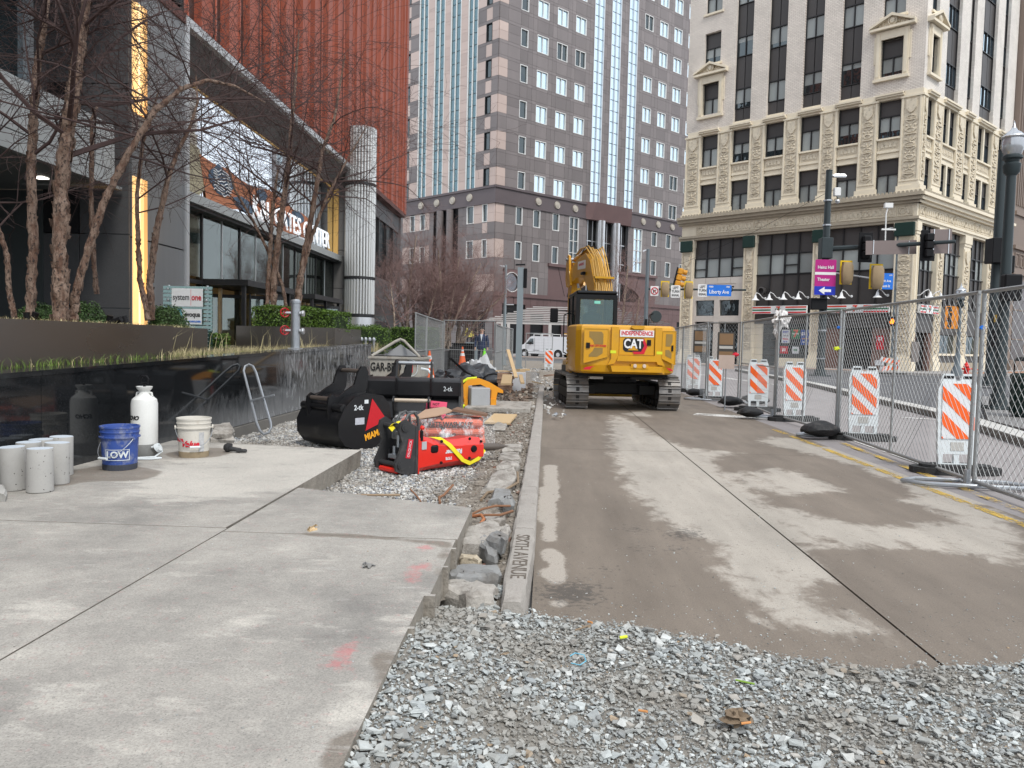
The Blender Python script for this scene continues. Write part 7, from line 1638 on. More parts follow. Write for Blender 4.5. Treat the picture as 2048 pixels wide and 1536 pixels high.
# banner lamp
d0=G(1913,752,.13); bl_=pole('grey lamp post with orange banner in front of the cream building',(d0[0],d0[1],.13),AT(1921,612,d0[1]),.12,.08,name='lamp_post',cat='street lamp',mat=MATS['blue_grey_pole'])
MB().lathe([(.32,0),(.28,.3),(.16,.6),(.14,1.2),(.12,1.3)],16).build('fluted_base',MATS['blue_grey_pole'],bl_,smooth=True)
lamptop(bl_,AT(1921,612,d0[1])[2]-.25,.9)
m_ban=M('orange_banner',(.72,.26,.03),.6,var=.2,vs=1.2); zt=AT(1905,612,d0[1])[2]-.13; k=d0[1]/CF
MB().box(-28*k,-3*k,-.02,.02,zt-44*k,zt).build('banner',m_ban,bl_); MB().box(-30*k,0,-.03,.03,zt,zt+.05).build('banner_bar',m_pole,bl_); MB().box(-30*k,0,-.03,.03,zt-45*k,zt-44*k).build('banner_bar',m_pole,bl_)
put('lettering',text_mesh('cultural',12*k,m_txtk,.003,bold=.02,sx=1.1),bl_,T(-20*k,-.03,zt-22*k)@RY(R(-90))@FRONT)
# hydrant
h0=G(1932,752,.13); hy=thing('fire_hydrant','red fire hydrant on the far kerb below the banner lamp','fire hydrant',(h0[0],h0[1],.13))
MB().lathe([(.2,0),(.2,.05),(.13,.06),(.13,.5),(.17,.52),(.17,.56),(.14,.6),(.12,.68),(.05,.74),(.04,.8),(0,.8)],16).build('body',m_red,hy,smooth=35)
for a,z in((0,.4),(180,.4),(-90,.36)): MB(T(0,0,z)@RZ(R(a))).cyl((.1,0,0),(.24,0,0),.06,n=10).build('outlet_cap',m_red,hy)
MB().tube([(.2,0,.42),(.6,-.1,.36)],.03,6).build('outlet_valve',m_red,hy)
# bin on the island
t0=G(2047,836,.12); bn_=thing('litter_bin','dark litter bin with a white notice at the right edge of the photo','bin',(t0[0]+.25,t0[1]+.2,.12)); MB().lathe([(.30,0),(.33,.05),(.36,.75),(.39,.8),(.39,.86),(.34,.9)],20).build('body',M('dark_green_bin',(.012,.028,.024),.5),bn_,smooth=40)
for i in range(14): a=2*math.pi*i/14; MB(RZ(a)).box(.335,.375,-.03,.03,.08,.74).build('slat',MATS['dark_green_bin'],bn_)
MB().lathe([(.36,1.15),(.30,1.22),(0,1.28)],18).build('lid',m_black,bn_)
for a in(45,135,225,315): MB(RZ(R(a))).cyl((.33,0,.88),(.33,0,1.18),.015,n=5).build('lid_post',m_black,bn_)
MB().box(-.32,-.02,-.42,-.41,.66,1.02).build('notice',m_swhite,bn_); MB().box(-.2,-.14,-.43,-.42,.72,.96).build('notice_mark',m_dblue,bn_)
# folded barricade far right of the brick strip
z0=G(1778,748,.13); fb=thing('folding_barricade','small folded orange and white barricade leaning on the far pavement','barricade',(z0[0],z0[1],.13),.1)
for i,(z,tl) in enumerate(((.75,10),(.35,-8))):
    f=MB(T(0,-.05*i,z)@RY(R(tl))).box(-.55,.55,-.02,.02,-.13,.13).build('plank',m_refwhite,fb)
    for k_ in range(4): MB(T(0,-.05*i,z)@RY(R(tl))).prism([(-.5+k_*.28,-.13),(-.38+k_*.28,-.13),(-.26+k_*.28,.13),(-.38+k_*.28,.13)],-.026,-.021,'y').build('stripe',m_orange,f)
for x in(-.45,.45): MB().cyl((x,-.25,0),(x,0,1.),.025,n=6).build('leg',m_pwh2,fb); MB().cyl((x,.25,0),(x,0,1.),.025,n=6).build('leg',m_pwh2,fb)
MB().box(-.6,.9,-.3,.3,-.0,.06,bev=.02).build('rubber_foot',m_rubb,fb)
# ================= THINGS ON THE PAVEMENT =================
def gp(px,py,z=.25): p=G(px,py,z); return (p[0],p[1],z)
m_cyl=M('cast_concrete_cylinder',(.36,.35,.33),.85,var=.10,vs=8,fine=.08,orand=.06,speck=((.06,.055,.05),45,.70),dirt=(6,.6,.35),dirtc=(.2,.18,.15))
m_ctop=M('pale_bluish_end_face',(.50,.55,.60),.7,var=.06)
cl=['concrete cylinder at the far left front of the group','front concrete cylinder of the group, nearest the camera','concrete cylinder right behind the front one, in the second row','rightmost concrete cylinder, at the back by the black wall','concrete cylinder at the back middle, between its neighbours','concrete cylinder at the back left, mostly hidden']
for (x,y),lab,tl in zip(((28,979),(80,983),(113,967),(122,950),(84,958),(58,966)),cl,(2,-1,1.5,-1,1,0)):
    p=gp(x,y); o=thing('concrete_cylinder',lab,'concrete cylinder',p,rnd.uniform(0,6),'concrete test cylinders by the wall')
    MB(RX(R(tl))).lathe([(.083,0),(.088,.006),(.086,.15),(.085,.308),(.083,.312)],24).build('body',m_cyl,o,smooth=35); MB(RX(R(tl))).lathe([(.0,.3135),(.083,.3135),(.083,.3122),(0,.3122)],24).build('end_face',m_ctop,o)
def bucket5(label,p,rz,mat,rim,inner,txt):
    o=thing('bucket',label,'bucket',p,rz)
    prof=[(.128,0),(.132,.004),(.146,.27),(.160,.272),(.161,.283),(.147,.286),(.150,.315),(.156,.317),(.156,.325),(.151,.327),(.153,.352),(.158,.354),(.158,.368),(.150,.370),(.146,.36),(.126,.02),(0,.02)]
    MB().lathe(prof,32,caps=False).build('body',mat,o,smooth=35); MB().lathe([(0,0),(.128,0)],32).build('base',mat,o)
    if inner: MB().lathe([(0,.025),(.127,.025),(.129,.04)],24,caps=False).build('residue',inner,o)
    # bail
    pts=[(.163*math.cos(t),-.163*math.sin(t) if False else -.168*abs(math.sin(t))-.0,.278-.17*math.sin(t)) for t in np.linspace(0,math.pi,15)]
    MB().tube(pts,.0035,5).build('handle',m_steel,o); MB().cyl((-.045,-.172,.108),(.045,-.172,.108),.011,n=8).build('grip',m_pwh2,o)
    for s_ in(-1,1): MB().lathe([(.0,.012),(.02,.012),(.022,0)],10,fr=T(s_*.158,0,.278)@RY(R(90*s_))).build('ear',rim,o)
    txt(o); return o
def wrap(me,r_,zc):   # bend lettering round a drum of radius r_ (facing -y)
    for v in me.vertices: a=v.co.x/r_; z=v.co.y; e=v.co.z; v.co=Vector(((r_+e)*math.sin(a),-(r_+e)*math.cos(a),zc+z))
    return me
m_bblue=M('scuffed_blue_plastic',(.035,.075,.28),.5,var=.15,vs=9,dirt=(11,.50,.55),dirtc=(.30,.31,.33)); m_bwhite=M('stained_white_plastic',(.56,.53,.47),.5,var=.08,vs=6,dirt=(7,.58,.6),dirtc=(.30,.23,.15))
m_slur=M('cement_residue',(.13,.13,.135),.9,var=.2,vs=10); m_slurb=M('dark_slurry_band',(.05,.055,.07),.85,var=.3,vs=9)
def t1(o):
    put('lettering',wrap(text_mesh('LOW',.075,m_pwh2,.001,bold=.003),.1425,.135).copy() if False else wrap(text_mesh('LOW',.075,m_pwh2,.001,bold=.003),.1430,.135),o,RZ(R(38)))
    for (a,b_,c,d) in((-.10,.10,.175,.180),(-.10,.10,.088,.093),(-.10,-.095,.088,.18),(.095,.10,.088,.18)):
        mb=MB(); mb.add([(.1435*math.sin(t/.143)*(1),-.1435*math.cos(t/.143),z) for z in(c,d) for t in np.linspace(a,b_,9)],[(i,i+1,i+10,i+9) for i in range(8)]); mb.build('print_frame',m_pwh2,o,RZ(R(38)))
    MB().lathe([(.1330,.002),(.1365,.045),(.136,.05)],32,caps=False).build('dirty_band',m_slurb,o)
bucket5('blue five gallon bucket with scuffed white print, nearest the camera',gp(240,937),R(-18),m_bblue,m_bblue,m_slur,t1)
def t2(o):
    put('lettering',wrap(text_mesh('Value',.075,m_txtr,.001,shear=.35,bold=.003),.1440,.13),o,RZ(R(-20))); put('lettering',wrap(text_mesh('True',.06,m_txtr,.001,shear=.3,bold=.002),.1440,.17),o,RZ(R(-70)))
    mb=MB(); mb.add([(.1445*math.sin(t),-.1445*math.cos(t),z) for z in(.06,.24) for t in np.linspace(.25,.6,7)],[(i,i+1,i+8,i+7) for i in range(6)]); mb.build('label',M('faded_label',(.42,.42,.42),.6,var=.5,vs=40),o)
    MB().lathe([(.1325,.0),(.136,.05),(.1355,.055)],32,caps=False).build('dirty_band',M('muddy_band',(.28,.22,.14),.9,var=.4,vs=14),o)
bucket5('white five gallon bucket with red script and muddy base',gp(388,912),R(28),m_bwhite,m_bwhite,m_slur,t2)
# sprayer tank
p=gp(289,913); sp2=thing('sprayer_tank','white pressure sprayer tank with black handle behind the blue bucket','sprayer',p,.0)
m_spw=M('white_sprayer_plastic',(.66,.66,.63),.4,var=.06,vs=6,dirt=(9,.62,.5),dirtc=(.40,.35,.27))
MB().lathe([(.105,.02),(.112,.05),(.117,.14),(.117,.50),(.108,.54),(.08,.565),(.055,.58),(.045,.60),(.045,.615),(.066,.64),(.072,.66),(.066,.662),(.05,.64),(0,.635)],32).build('tank',m_spw,sp2,smooth=35)
MB().lathe([(.11,0),(.12,.02),(.119,.12),(.1175,.125)],32).build('grey_skirt',M('dirty_grey_skirt',(.2,.2,.19),.8,var=.3,vs=15),sp2,smooth=35)
MB().cyl((0,0,.63),(0,0,.69),.012,n=8).build('pump_rod',m_black,sp2); MB().tube([(-.032,0,.69),(-.036,0,.73),(-.02,0,.755),(.02,0,.755),(.036,0,.73),(.032,0,.69)],.012,8,closed=True).build('pump_handle',m_black,sp2,smooth=True)
put('lettering',wrap(text_mesh('ECHO',.052,m_txtk,.001,shear=.25,bold=.003),.1175,.37),sp2,RZ(R(-32)))
for s_ in(-1,1): MB().tube([(s_*.075,0,.57),(s_*.07,0,.60),(s_*.045,0,.605)],.01,6).build('strap_lug',m_spw,sp2)
MB().tube([(.11,-.08,.10),(.17,-.06,.13),(.19,-.04,.06),(.15,-.10,.015),(.02,-.17,.012),(-.1,-.2,.012),(.0,-.24,.012),(.17,-.2,.012),(.22,-.12,.012),(.12,-.13,.012)],.009,6).build('hose',m_pwh2,sp2,smooth=True)
MB().lathe([(.0,.03),(.04,.03),(.045,0),(0,0)],12,fr=T(.15,-.06,.09)@RY(R(60))).build('valve_wheel',m_pwh2,sp2)
# small things
p=gp(470,905); dr_=thing('drill_bit','worn grey steel breaker bit with collar lying on the slab','tool',p,R(-8))
MB(T(0,0,.035)).tube([(-.11,0,.015),(-.085,0,.012),(-.055,0,.01),(-.05,0,.0),(.06,0,-.008)],[.03,.046,.046,.024,.02],12).build('head',m_darkgrey,dr_,smooth=40)
MB(T(0,0,.03)).tube([(.03,-.02,-.01),(.10,-.018,-.008),(.115,.005,-.008),(.10,.03,-.008),(.03,.028,-.01)],.014,8).build('loop',m_darkgrey,dr_,smooth=True)
def slabrock(name,label,cat,pts,z0,z1,mat,seed,par=None,grp=None,tilt=(0,0),bev=.02):
    """flat broken slab: irregular outline with chipped upper edge"""
    r=random.Random(seed); c=Vector((sum(p[0] for p in pts)/len(pts),sum(p[1] for p in pts)/len(pts),0)); P=[]
    for i in range(len(pts)):
        a,b_=pts[i],pts[(i+1)%len(pts)]
        for t in(0,.33,.66): P.append((a[0]+(b_[0]-a[0])*t-c.x+r.uniform(-.016,.016),a[1]+(b_[1]-a[1])*t-c.y+r.uniform(-.022,.022)))
    h_=z1-z0; J=lambda a:r.uniform(-a,a)
    secs=[[(x*.96,y*.96,-.02) for x,y in P],[(x+J(.014),y+J(.014),h_*.45+J(.01)) for x,y in P],[(x*.95+J(.008),y*.95+J(.008),h_*.88+J(.012)) for x,y in P],[(x*.78+J(.01),y*.78+J(.01),h_+J(.009)) for x,y in P],[(x*.4+J(.02),y*.4+J(.02),h_+J(.012)) for x,y in P]]
    mb=MB(RX(R(tilt[0]))@RY(R(tilt[1]))); mb.hull(secs); o=mb.build(name,mat,par,smooth=20); o.location=(c.x,c.y,z0); 
    if label: tag(o,label,cat,grp)
    return o
m_rock=M('broken_concrete_slab',(.36,.335,.30),.9,var=.3,vs=9,fine=.2,bump=.7,bs=28,dirt=(6,.47,.7),dirtc=(.14,.12,.1)); m_rockd=M('dark_slate_piece',(.235,.235,.23),.8,var=.3,vs=8,bump=.5,bs=25,dirt=(6,.5,.6),dirtc=(.13,.11,.09)); m_rocky=M('yellowish_mortar_lump',(.42,.36,.27),.95,var=.15,vs=12,bump=.6,bs=30)
def Q(pts,z): return [(min(G(x,y,z)[0],-.235) if G(x,y,z)[0]>-.6 else G(x,y,z)[0],G(x,y,z)[1]) for x,y in pts]
slabrock('stone_block','pale stone block cut by the left edge of the photo','stone block',Q([(-40,1000),(-40,985),(8,985),(10,1003)],.25),.25,.31,m_conc,1)
for i,(pts,z0,z1,lab) in enumerate((([(418,885),(420,868),(465,868),(468,885)],.25,.32,'lower dirty stone slab behind the white bucket'),([(425,872),(424,858),(462,856),(464,872)],.32,.385,'upper pale stone slab of the pair behind the white bucket'))):
    slabrock('stone_slab_piece',lab,'stone slab',Q(pts,z0),z0,z1,m_rock,10+i)
RK=[([(918,1098),(922,1072),(990,1062),(1012,1075),(995,1098),(940,1106)],.10,.17,m_rock,'big pale broken slab piece beside the kerb, under the rusty pipe',(3,-3)),
 ([(975,1090),(985,1072),(1022,1078),(1028,1096),(1005,1105)],.14,.20,m_rockd,'dark slate piece leaning on the big broken slab',(-8,8)),
 ([(955,1105),(968,1090),(1000,1112),(985,1122)],.09,.15,m_rockd,'narrow dark stone wedged under the slate piece',(10,0)),
 ([(917,1132),(920,1120),(963,1122),(962,1134)],.09,.13,m_rocky,'yellowish mortar lump beside the pavement edge',(0,0)),
 ([(893,1160),(925,1138),(1000,1145),(1004,1168),(940,1172),(895,1172)],.09,.14,m_rockd,'wide flat grey slab piece half buried beside the kerb',(-3,0)),
 ([(882,1205),(890,1180),(930,1175),(1000,1190),(995,1215),(930,1222)],.06,.13,m_rock,'rough slab lump at the near end of the trench',(-5,3)),
 ([(1000,1090),(1003,1072),(1022,1068),(1020,1086)],.12,.18,m_rock,'small pale stone touching the kerb',(5,5)),
 ([(968,1052),(970,1034),(1005,1034),(1010,1048)],.09,.13,m_rock,'flat pale stone under the rusty pipes',(0,4)),
 ([(965,985),(985,958),(1030,950),(1036,965),(1010,992)],.10,.16,m_rock,'large pinkish slab beside the kerb, above the pipes',(4,0)),
 ([(992,950),(1000,928),(1038,925),(1040,940)],.10,.15,m_rock,'pale slab beside the kerb near the breaker tip',(-4,0)),
 ([(995,920),(1005,908),(1040,910),(1038,922)],.10,.13,m_rock,'thin pale slab farther along the kerb',(0,0)),
 ([(980,1008),(990,992),(1020,990),(1022,1006)],.10,.15,m_rockd,'dark stone beside the kerb joint',(6,6)),
 ([(1008,1012),(1012,1002),(1034,1002),(1034,1014)],.12,.17,m_rockd,'dark stone jammed against the kerb joint',(0,-8)),
 ([(1002,905),(1008,893),(1042,893),(1043,903)],.10,.14,m_rock,'flat stone by the kerb level with the breaker',(0,0)),
 ([(985,860),(990,845),(1015,845),(1012,860)],.10,.13,m_rock,'pale flat stone right of the plywood board',(0,0))]
for i,(pts,z0,z1,m_,lab,tl) in enumerate(RK): slabrock('broken_stone',lab,'stone',Q(pts,z0),z0-.02,z1,m_,20+i,grp='broken stones along the kerb',tilt=tl)
slabrock('stone_chip','small bluish stone chip lying on the near slab','stone',Q([(727,1136),(733,1129),(742,1133),(738,1139)],.25),.25,.262,m_rockd,50)
slabrock('wood_chip','small pale wood chip on the slab joint','wood chip',Q([(618,1063),(624,1052),(629,1055),(623,1064)],.25),.25,.256,m_wood,51)
m_rust=M('rusty_pipe',(.22,.11,.06),.85,var=.3,vs=14,bump=.3)
def tubeobj(name,label,cat,pts,r_,mat,grp=None):
    o=MB().tube([tuple(G(x,y,z)) for x,y,z in pts],r_,7).build(name,mat,smooth=True); return tag(o,label,cat,grp)
tubeobj('rusty_pipe','curved rusty pipe sprouting from the slab edge, upper one','pipe',[(940,1030,.12),(965,1018,.16),(990,1012,.17),(1020,1012,.14)],.009,m_rust,'rusty pipes in the trench')
tubeobj('rusty_pipe','straight rusty pipe across the trench, lower one','pipe',[(938,1034,.13),(970,1030,.15),(1000,1030,.15),(1025,1022,.12)],.010,m_rust,'rusty pipes in the trench')
tubeobj('rusty_pipe','short orange bent pipe pointing down at the slab corner','pipe',[(940,1033,.14),(962,1030,.16),(968,1038,.14),(958,1052,.11)],.012,M('orange_rust',(.36,.14,.06),.8),'rusty pipes in the trench')
tubeobj('stick','thin brown stick lying along the slab edge in the gravel','stick',[(710,990,.11),(750,990,.12),(800,990,.11)],.010,m_woodold)
tubeobj('stick','short rusty rod standing up from the gravel','stick',[(842,1003,.10),(832,990,.12),(820,978,.16)],.007,m_rust)
tubeobj('stick','crooked reddish root beside the slab edge','stick',[(880,1006,.10),(878,995,.12),(888,990,.13),(906,970,.16)],.011,m_rust)
tubeobj('root','dark root curling by the kerb below the breaker tip','root',[(1035,945,.12),(1036,965,.14),(1010,980,.13),(975,985,.11),(962,1000,.1)],.012,m_woodold)
# tubular hand frame leaning on the black wall
loop=[(487,742),(490,733),(498,729),(506,733),(512,745),(525,790),(541,845),(542,855),(537,865),(528,869),(520,862),(513,845),(503,805),(493,765)]
def fy(py): t=(869-py)/140; return 9.25+t*.85
hf=thing('tubular_frame','bent galvanised tube frame leaning against the black wall','frame',tuple(AT(528,868,9.25)))
MB(T(*(-hf.location))).tube([tuple(AT(x,y,fy(y))) for x,y in loop],.017,8,closed=True).build('loop',m_steel,hf,smooth=True); MB(T(*(-hf.location))).tube([tuple(AT(502,801,fy(801)-.03)),tuple(AT(549,790,fy(790)-.12))],.014,8).build('cross_bar',m_steel,hf)
# ================= EXCAVATOR BUCKETS =================
m_bkt=M('black_bucket_paint',(.008,.008,.009),.34,var=.2,vs=3,coat=.1,dirt=(3.5,.60,.35),dirtc=(.07,.065,.06),bump=.06,bs=6)
def digbucket(label,loc,rz,w_=.68,sc_=1.,txt=True):
    o=thing('excavator_bucket',label,'excavator bucket',loc,rz,'black excavator attachments'); Sm=S(sc_)
    out=[(.30,.63),(.05,.67),(-.16,.62),(-.30,.50),(-.39,.34),(-.38,.18),(-.28,.06),(-.10,.0),(.14,.0),(.38,.10)]
    inn=[(.38,.13),(.13,.04),(-.09,.04),(-.25,.09),(-.34,.20),(-.35,.33),(-.27,.47),(-.14,.58),(.05,.63),(.30,.59)]
    MB(Sm).prism(out+inn,-w_/2,w_/2,'x').build('shell',m_bkt,o,smooth=45)
    side=out[:]
    for s_ in(-1,1):
        MB(Sm).prism([(a*1.0,b_) for a,b_ in side]+[(.44,.25),(.42,.5)],s_*w_/2-.015,s_*w_/2+.015,'x').build('side_plate',m_bkt,o)
    MB(Sm).prism([(.36,.10),(.48,.14),(.48,.17),(.36,.16)],-w_/2,w_/2,'x').build('lip',m_bkt,o)
    for s_ in(-1,1):
        MB(Sm).prism([(-.36,.30),(-.40,.52),(-.385,.62),(-.33,.66),(-.26,.62),(-.12,.70),(-.0,.76),(.06,.92),(.11,.98),(.18,.98),(.22,.90),(.20,.72),(.14,.62),(-.1,.5)],s_*w_*.26-.014,s_*w_*.26+.014,'x').build('ear',m_bkt,o)
    MB(Sm).cyl((-w_*.27,-.335,.60),(w_*.27,-.335,.60),.026,n=12).build('pin',M('worn_pin_steel',(.16,.13,.11),.4,metal=.6) if 'worn_pin_steel' not in MATS else MATS['worn_pin_steel'],o,smooth=True); MB(Sm).cyl((-w_*.27,.14,.92),(w_*.27,.14,.92),.026,n=12).build('pin',MATS['worn_pin_steel'],o,smooth=True)
    MB(Sm).tube([(-w_*.5,-.30,.50),(w_*.5,-.30,.50)],.05,10).build('torsion_tube',m_bkt,o,smooth=True)
    X=w_/2+.017; RM=lambda y,z,a=0:Sm@T(X+.001,y,z)@RZ(R(90))@RY(R(a))@FRONT
    MB(Sm).prism([(.12,.60),(.02,.22),(.36,.33)],X,X+.004,'x').build('warning_triangle',M('red_reflective_triangle',(.50,.012,.02),.4,var=.15,vs=30) if 'red_reflective_triangle' not in MATS else MATS['red_reflective_triangle'],o)
    if txt:
        put('lettering',text_mesh('MIAMI',.105,m_txty,.001,bold=.004,sx=.85),o,RM(.13,.16,-14)); put('lettering',text_mesh('2-tk',.085,m_pwh2,.001,bold=.002),o,RM(-.09,.50,0))
        MB(Sm).box(X,X+.003,-.14,.0,.30,.38).build('label',M('silver_label',(.45,.46,.5),.4,var=.2,vs=40),o); MB(Sm).box(X,X+.003,.0,.06,.545,.59).build('label',m_pwh2,o)
    return o
b1=G(683,893,.1); digbucket('large black digging bucket with red triangle and orange lettering, nearest of the three',(b1[0]-.02,b1[1]+.12,.09),R(-35),.74,1.0)
b3=AT(800,762,13.4); digbucket('smaller black digging bucket behind the long grading bucket',(b3[0],13.2,.12),R(-30),.55,.95,txt=False)
gb_=thing('excavator_bucket','long smooth black grading bucket with a pink paper sticker','excavator bucket',(AT(828,800,11.2)[0],11.2,.09),R(3),'black excavator attachments')
w2=.68; gb_.scale=(1,1.1,1.22)
MB().prism([(.30,.62),(.0,.62),(-.06,.58),(-.06,.42),(.0,.38),(-.12,.30),(-.22,.16),(-.20,.05),(-.05,.0),(.25,.0),(.45,.04),(.45,.07),(.24,.04),(-.05,.04),(-.17,.08),(-.18,.16),(-.08,.28),(.05,.36),(.05,.56),(.30,.59)],-w2,w2,'x').build('shell',m_bkt,gb_,smooth=45)
for s_ in(-1,1): MB().prism([(.32,.64),(0,.64),(-.09,.58),(-.09,.42),(-.15,.30),(-.25,.15),(-.22,.02),(.46,.02),(.44,.35)],s_*w2-.015,s_*w2+.015,'x').build('side_plate',m_bkt,gb_)
for s_ in(-1,1): MB().prism([(-.05,.40),(-.30,.42),(-.35,.36),(-.32,.28),(-.2,.12),(-.12,.2),(-.02,.4)],s_*.25-.014,s_*.25+.014,'x').build('ear',m_bkt,gb_); MB().prism([(-.07,.42),(-.09,.62),(-.02,.82),(.04,.84),(.08,.78),(.06,.6),(.05,.55)],s_*.25-.014,s_*.25+.014,'x').build('ear',m_bkt,gb_)
MB().cyl((-.27,-.29,.37),(.27,-.29,.37),.024,n=10).build('pin',M('bright_pin',(.5,.42,.33),.4,metal=.4),gb_,smooth=True); MB().cyl((-.27,.03,.80),(.27,.03,.80),.022,n=10).build('pin',m_steel,gb_,smooth=True)
MB(T(.34,-.175,.24)@RX(R(-28))@RY(R(4))).box(-.15,.15,-.004,.0,-.09,.13).build('pink_sticker',M('pink_paper',(.62,.06,.13),.6),gb_)
for k in range(4): text(('NOT','DIGGING','NEXT','STREET')[k],.045,m_txtk,gb_,T(.34,-.181-.022*0,.24)@RX(R(-28))@T(0,-.004,.09-.05*k)@FRONT,ext=.001)
text('2-tk',.08,m_pwh2,gb_,T(.50,-.075,.50)@FRONT,ext=.001)
# ================= HYDRAULIC BREAKER =================
hb0=AT(790,940,7.45); hbk=thing('hydraulic_breaker','red hydraulic breaker with grey coupler plates and a yellow strap, lying on gravel','hydraulic breaker',(hb0[0]+.02,7.5,.09),R(47)); hbk.scale=(.84,.84,.78)
m_hred=M('glossy_red_breaker',(.66,.022,.012),.33,var=.05,vs=3,coat=.5,dirt=(8,.66,.25),dirtc=(.3,.1,.08))
def osec(x,w_,h_,zc,c=.3): return [(x,y*w_,zc+z*h_) for y,z in((-1+c,-1),(1-c,-1),(1,-1+c),(1,1-c),(1-c,1),(-1+c,1),(-1,1-c),(-1,-1+c))]
MB().hull([osec(.10,.19,.25,.27,.15),osec(.16,.20,.24,.26,.2),osec(.42,.185,.185,.21,.35),osec(.80,.18,.175,.20,.45),osec(1.02,.19,.185,.205,.5),osec(1.20,.175,.17,.20,.55),osec(1.27,.10,.10,.20,.6)]).build('housing',m_hred,hbk,smooth=25)
MB().tube([(1.25,0,.215),(1.55,0,.20),(1.62,0,.197),(1.80,0,.19)],[.055,.052,.045,.004],14).build('chisel',M('worn_chisel_steel',(.12,.10,.085),.5,metal=.4,var=.3,vs=9),hbk,smooth=40)
pl_=[(-.18,.06),(-.20,.16),(-.13,.30),(-.10,.42),(-.15,.56),(-.13,.66),(-.05,.70),(.03,.64),(.10,.60),(.12,.02),(-.04,.0)]
MB().prism([(x,z) for x,z in pl_],-.215,-.180,'y').build('coupler_plate',m_darkgrey,hbk); MB().prism([(x,z) for x,z in pl_],.180,.215,'y').build('coupler_plate',m_darkgrey,hbk)
MB().box(.085,.125,-.22,.22,.0,.60).build('end_plate',m_darkgrey,hbk); MB().box(.125,.14,-.225,.225,.0,.55).build('flange',m_hred,hbk)
for (x,z,r_) in((-.07,.60,.028),(-.12,.13,.032)): MB().cyl((x,-.24,z),(x,.24,z),r_,n=12).build('coupler_pin',m_darkgrey,hbk,smooth=True); MB().cyl((x,-.235,z),(x,-.21,z),.05,n=12).build('pin_boss',m_darkgrey,hbk)
MB().box(-.16,.08,-.18,.18,.02,.09,bev=.02).build('red_foot',m_hred,hbk)
for i,(x,y,z) in enumerate(((-.06,-.08,.22),(-.04,.02,.24),(-.06,.10,.2),(-.02,-.03,.38))):
    MB().cyl((x,y,z-.05),(x,y,z+.10),.022,n=8).build('hydraulic_fitting',m_steel if i%2 else m_black,hbk,smooth=True)
MB().box(-.08,.02,-.12,.12,.18,.24,bev=.01).build('manifold',m_steel,hbk); MB().box(-.02,.05,-.14,.12,.42,.52,bev=.01).build('grey_block',M('mid_grey_block',(.13,.13,.125),.5),hbk)
for k,y in enumerate((-.10,.06)): MB().tube([(-.02,y,.45),(0,y,.62),(.06,y,.74),(.14,y,.77),(.20,y,.70),(.22,y,.52)],.018,8).build('hose',M('ribbed_grey_hose',(.07,.075,.075),.4,var=.2) if k==0 else MATS['ribbed_grey_hose'],hbk,smooth=True)
MB(T(.0,-.2165,.33)@RY(R(-80))@FRONT).box(-.12,.12,-.035,.035,0,.003).build('red_label',m_txtr,hbk); put('lettering',text_mesh('OILQUICK',.045,m_pwh2,.001),hbk,T(.0,-.2205,.33)@RY(R(-80))@FRONT)
RS=lambda x,z,a=180,y=-.1845:T(x,y,z)@RY(R(a))@FRONT
put('lettering',text_mesh('Rammer',.085,m_pwh2,.001,bold=.003,sx=.9),hbk,RS(.70,.23)); put('lettering',text_mesh('777E',.05,m_pwh2,.001,bold=.002),hbk,RS(.62,.15)); 
MB().box(.19,.26,-.206,-.198,.30,.40).build('label',M('silver_plate',(.4,.41,.42),.4),hbk); MB().box(.33,.45,-.205,-.17,.24,.34,bev=.02).build('black_cap',m_black,hbk); MB().lathe([(0,.02),(.04,.02),(.05,0)],14,fr=T(1.02,-.187,.24)@RX(R(90))).build('round_plug',m_black,hbk); MB().box(.16,.22,-.21,-.17,.40,.55,bev=.02).build('black_port',m_black,hbk); MB().lathe([(0,.03),(.025,.02),(.03,0)],10,fr=T(.19,-.2,.58)@RX(R(90))).build('red_cap',m_hred,hbk,smooth=True)
for (x,z) in((.5,.38),(.95,.38),(.95,.12),(1.14,.33),(.5,.1)): MB().lathe([(0,.012),(.018,.012),(.022,0)],8,fr=T(x,-.184,z)@RX(R(90))).build('bolt',m_black,hbk)
def strap(pts,w_,name='strap'):
    mb=MB(); vs=[];fs=[]
    for p,d in pts:
        p=Vector(p); d=Vector(d).normalized()*w_/2; vs+=[p-d,p+d]
    fs=[(2*i,2*i+1,2*i+3,2*i+2) for i in range(len(pts)-1)]; mb.add(vs,fs); mb.add([v+Vector((0,-.003,.003)) for v in map(Vector,vs)],fs); return mb.build(name,m_yelstrap,hbk,smooth=True)
strap([((.42,-.06,.425),(0,1,0)),((.50,-.17,.41),(.3,.5,.6)),((.62,-.196,.32),(1,0,.9)),((.74,-.197,.2),(1,0,.8)),((.84,-.195,.1),(1,0,.7)),((.95,-.2,.05),(.3,0,1)),((1.12,-.18,.10),(-.3,0,1)),((1.25,-.13,.20),(-.6,.2,.6)),((1.26,.02,.33),(1,0,-.2))],.055)
strap([((.0,-.16,.62),(1,0,.3)),((-.08,-.08,.66),(1,.2,.2)),((-.11,.02,.60),(.6,0,.5)),((-.13,-.08,.56),(.5,0,.5))],.06)
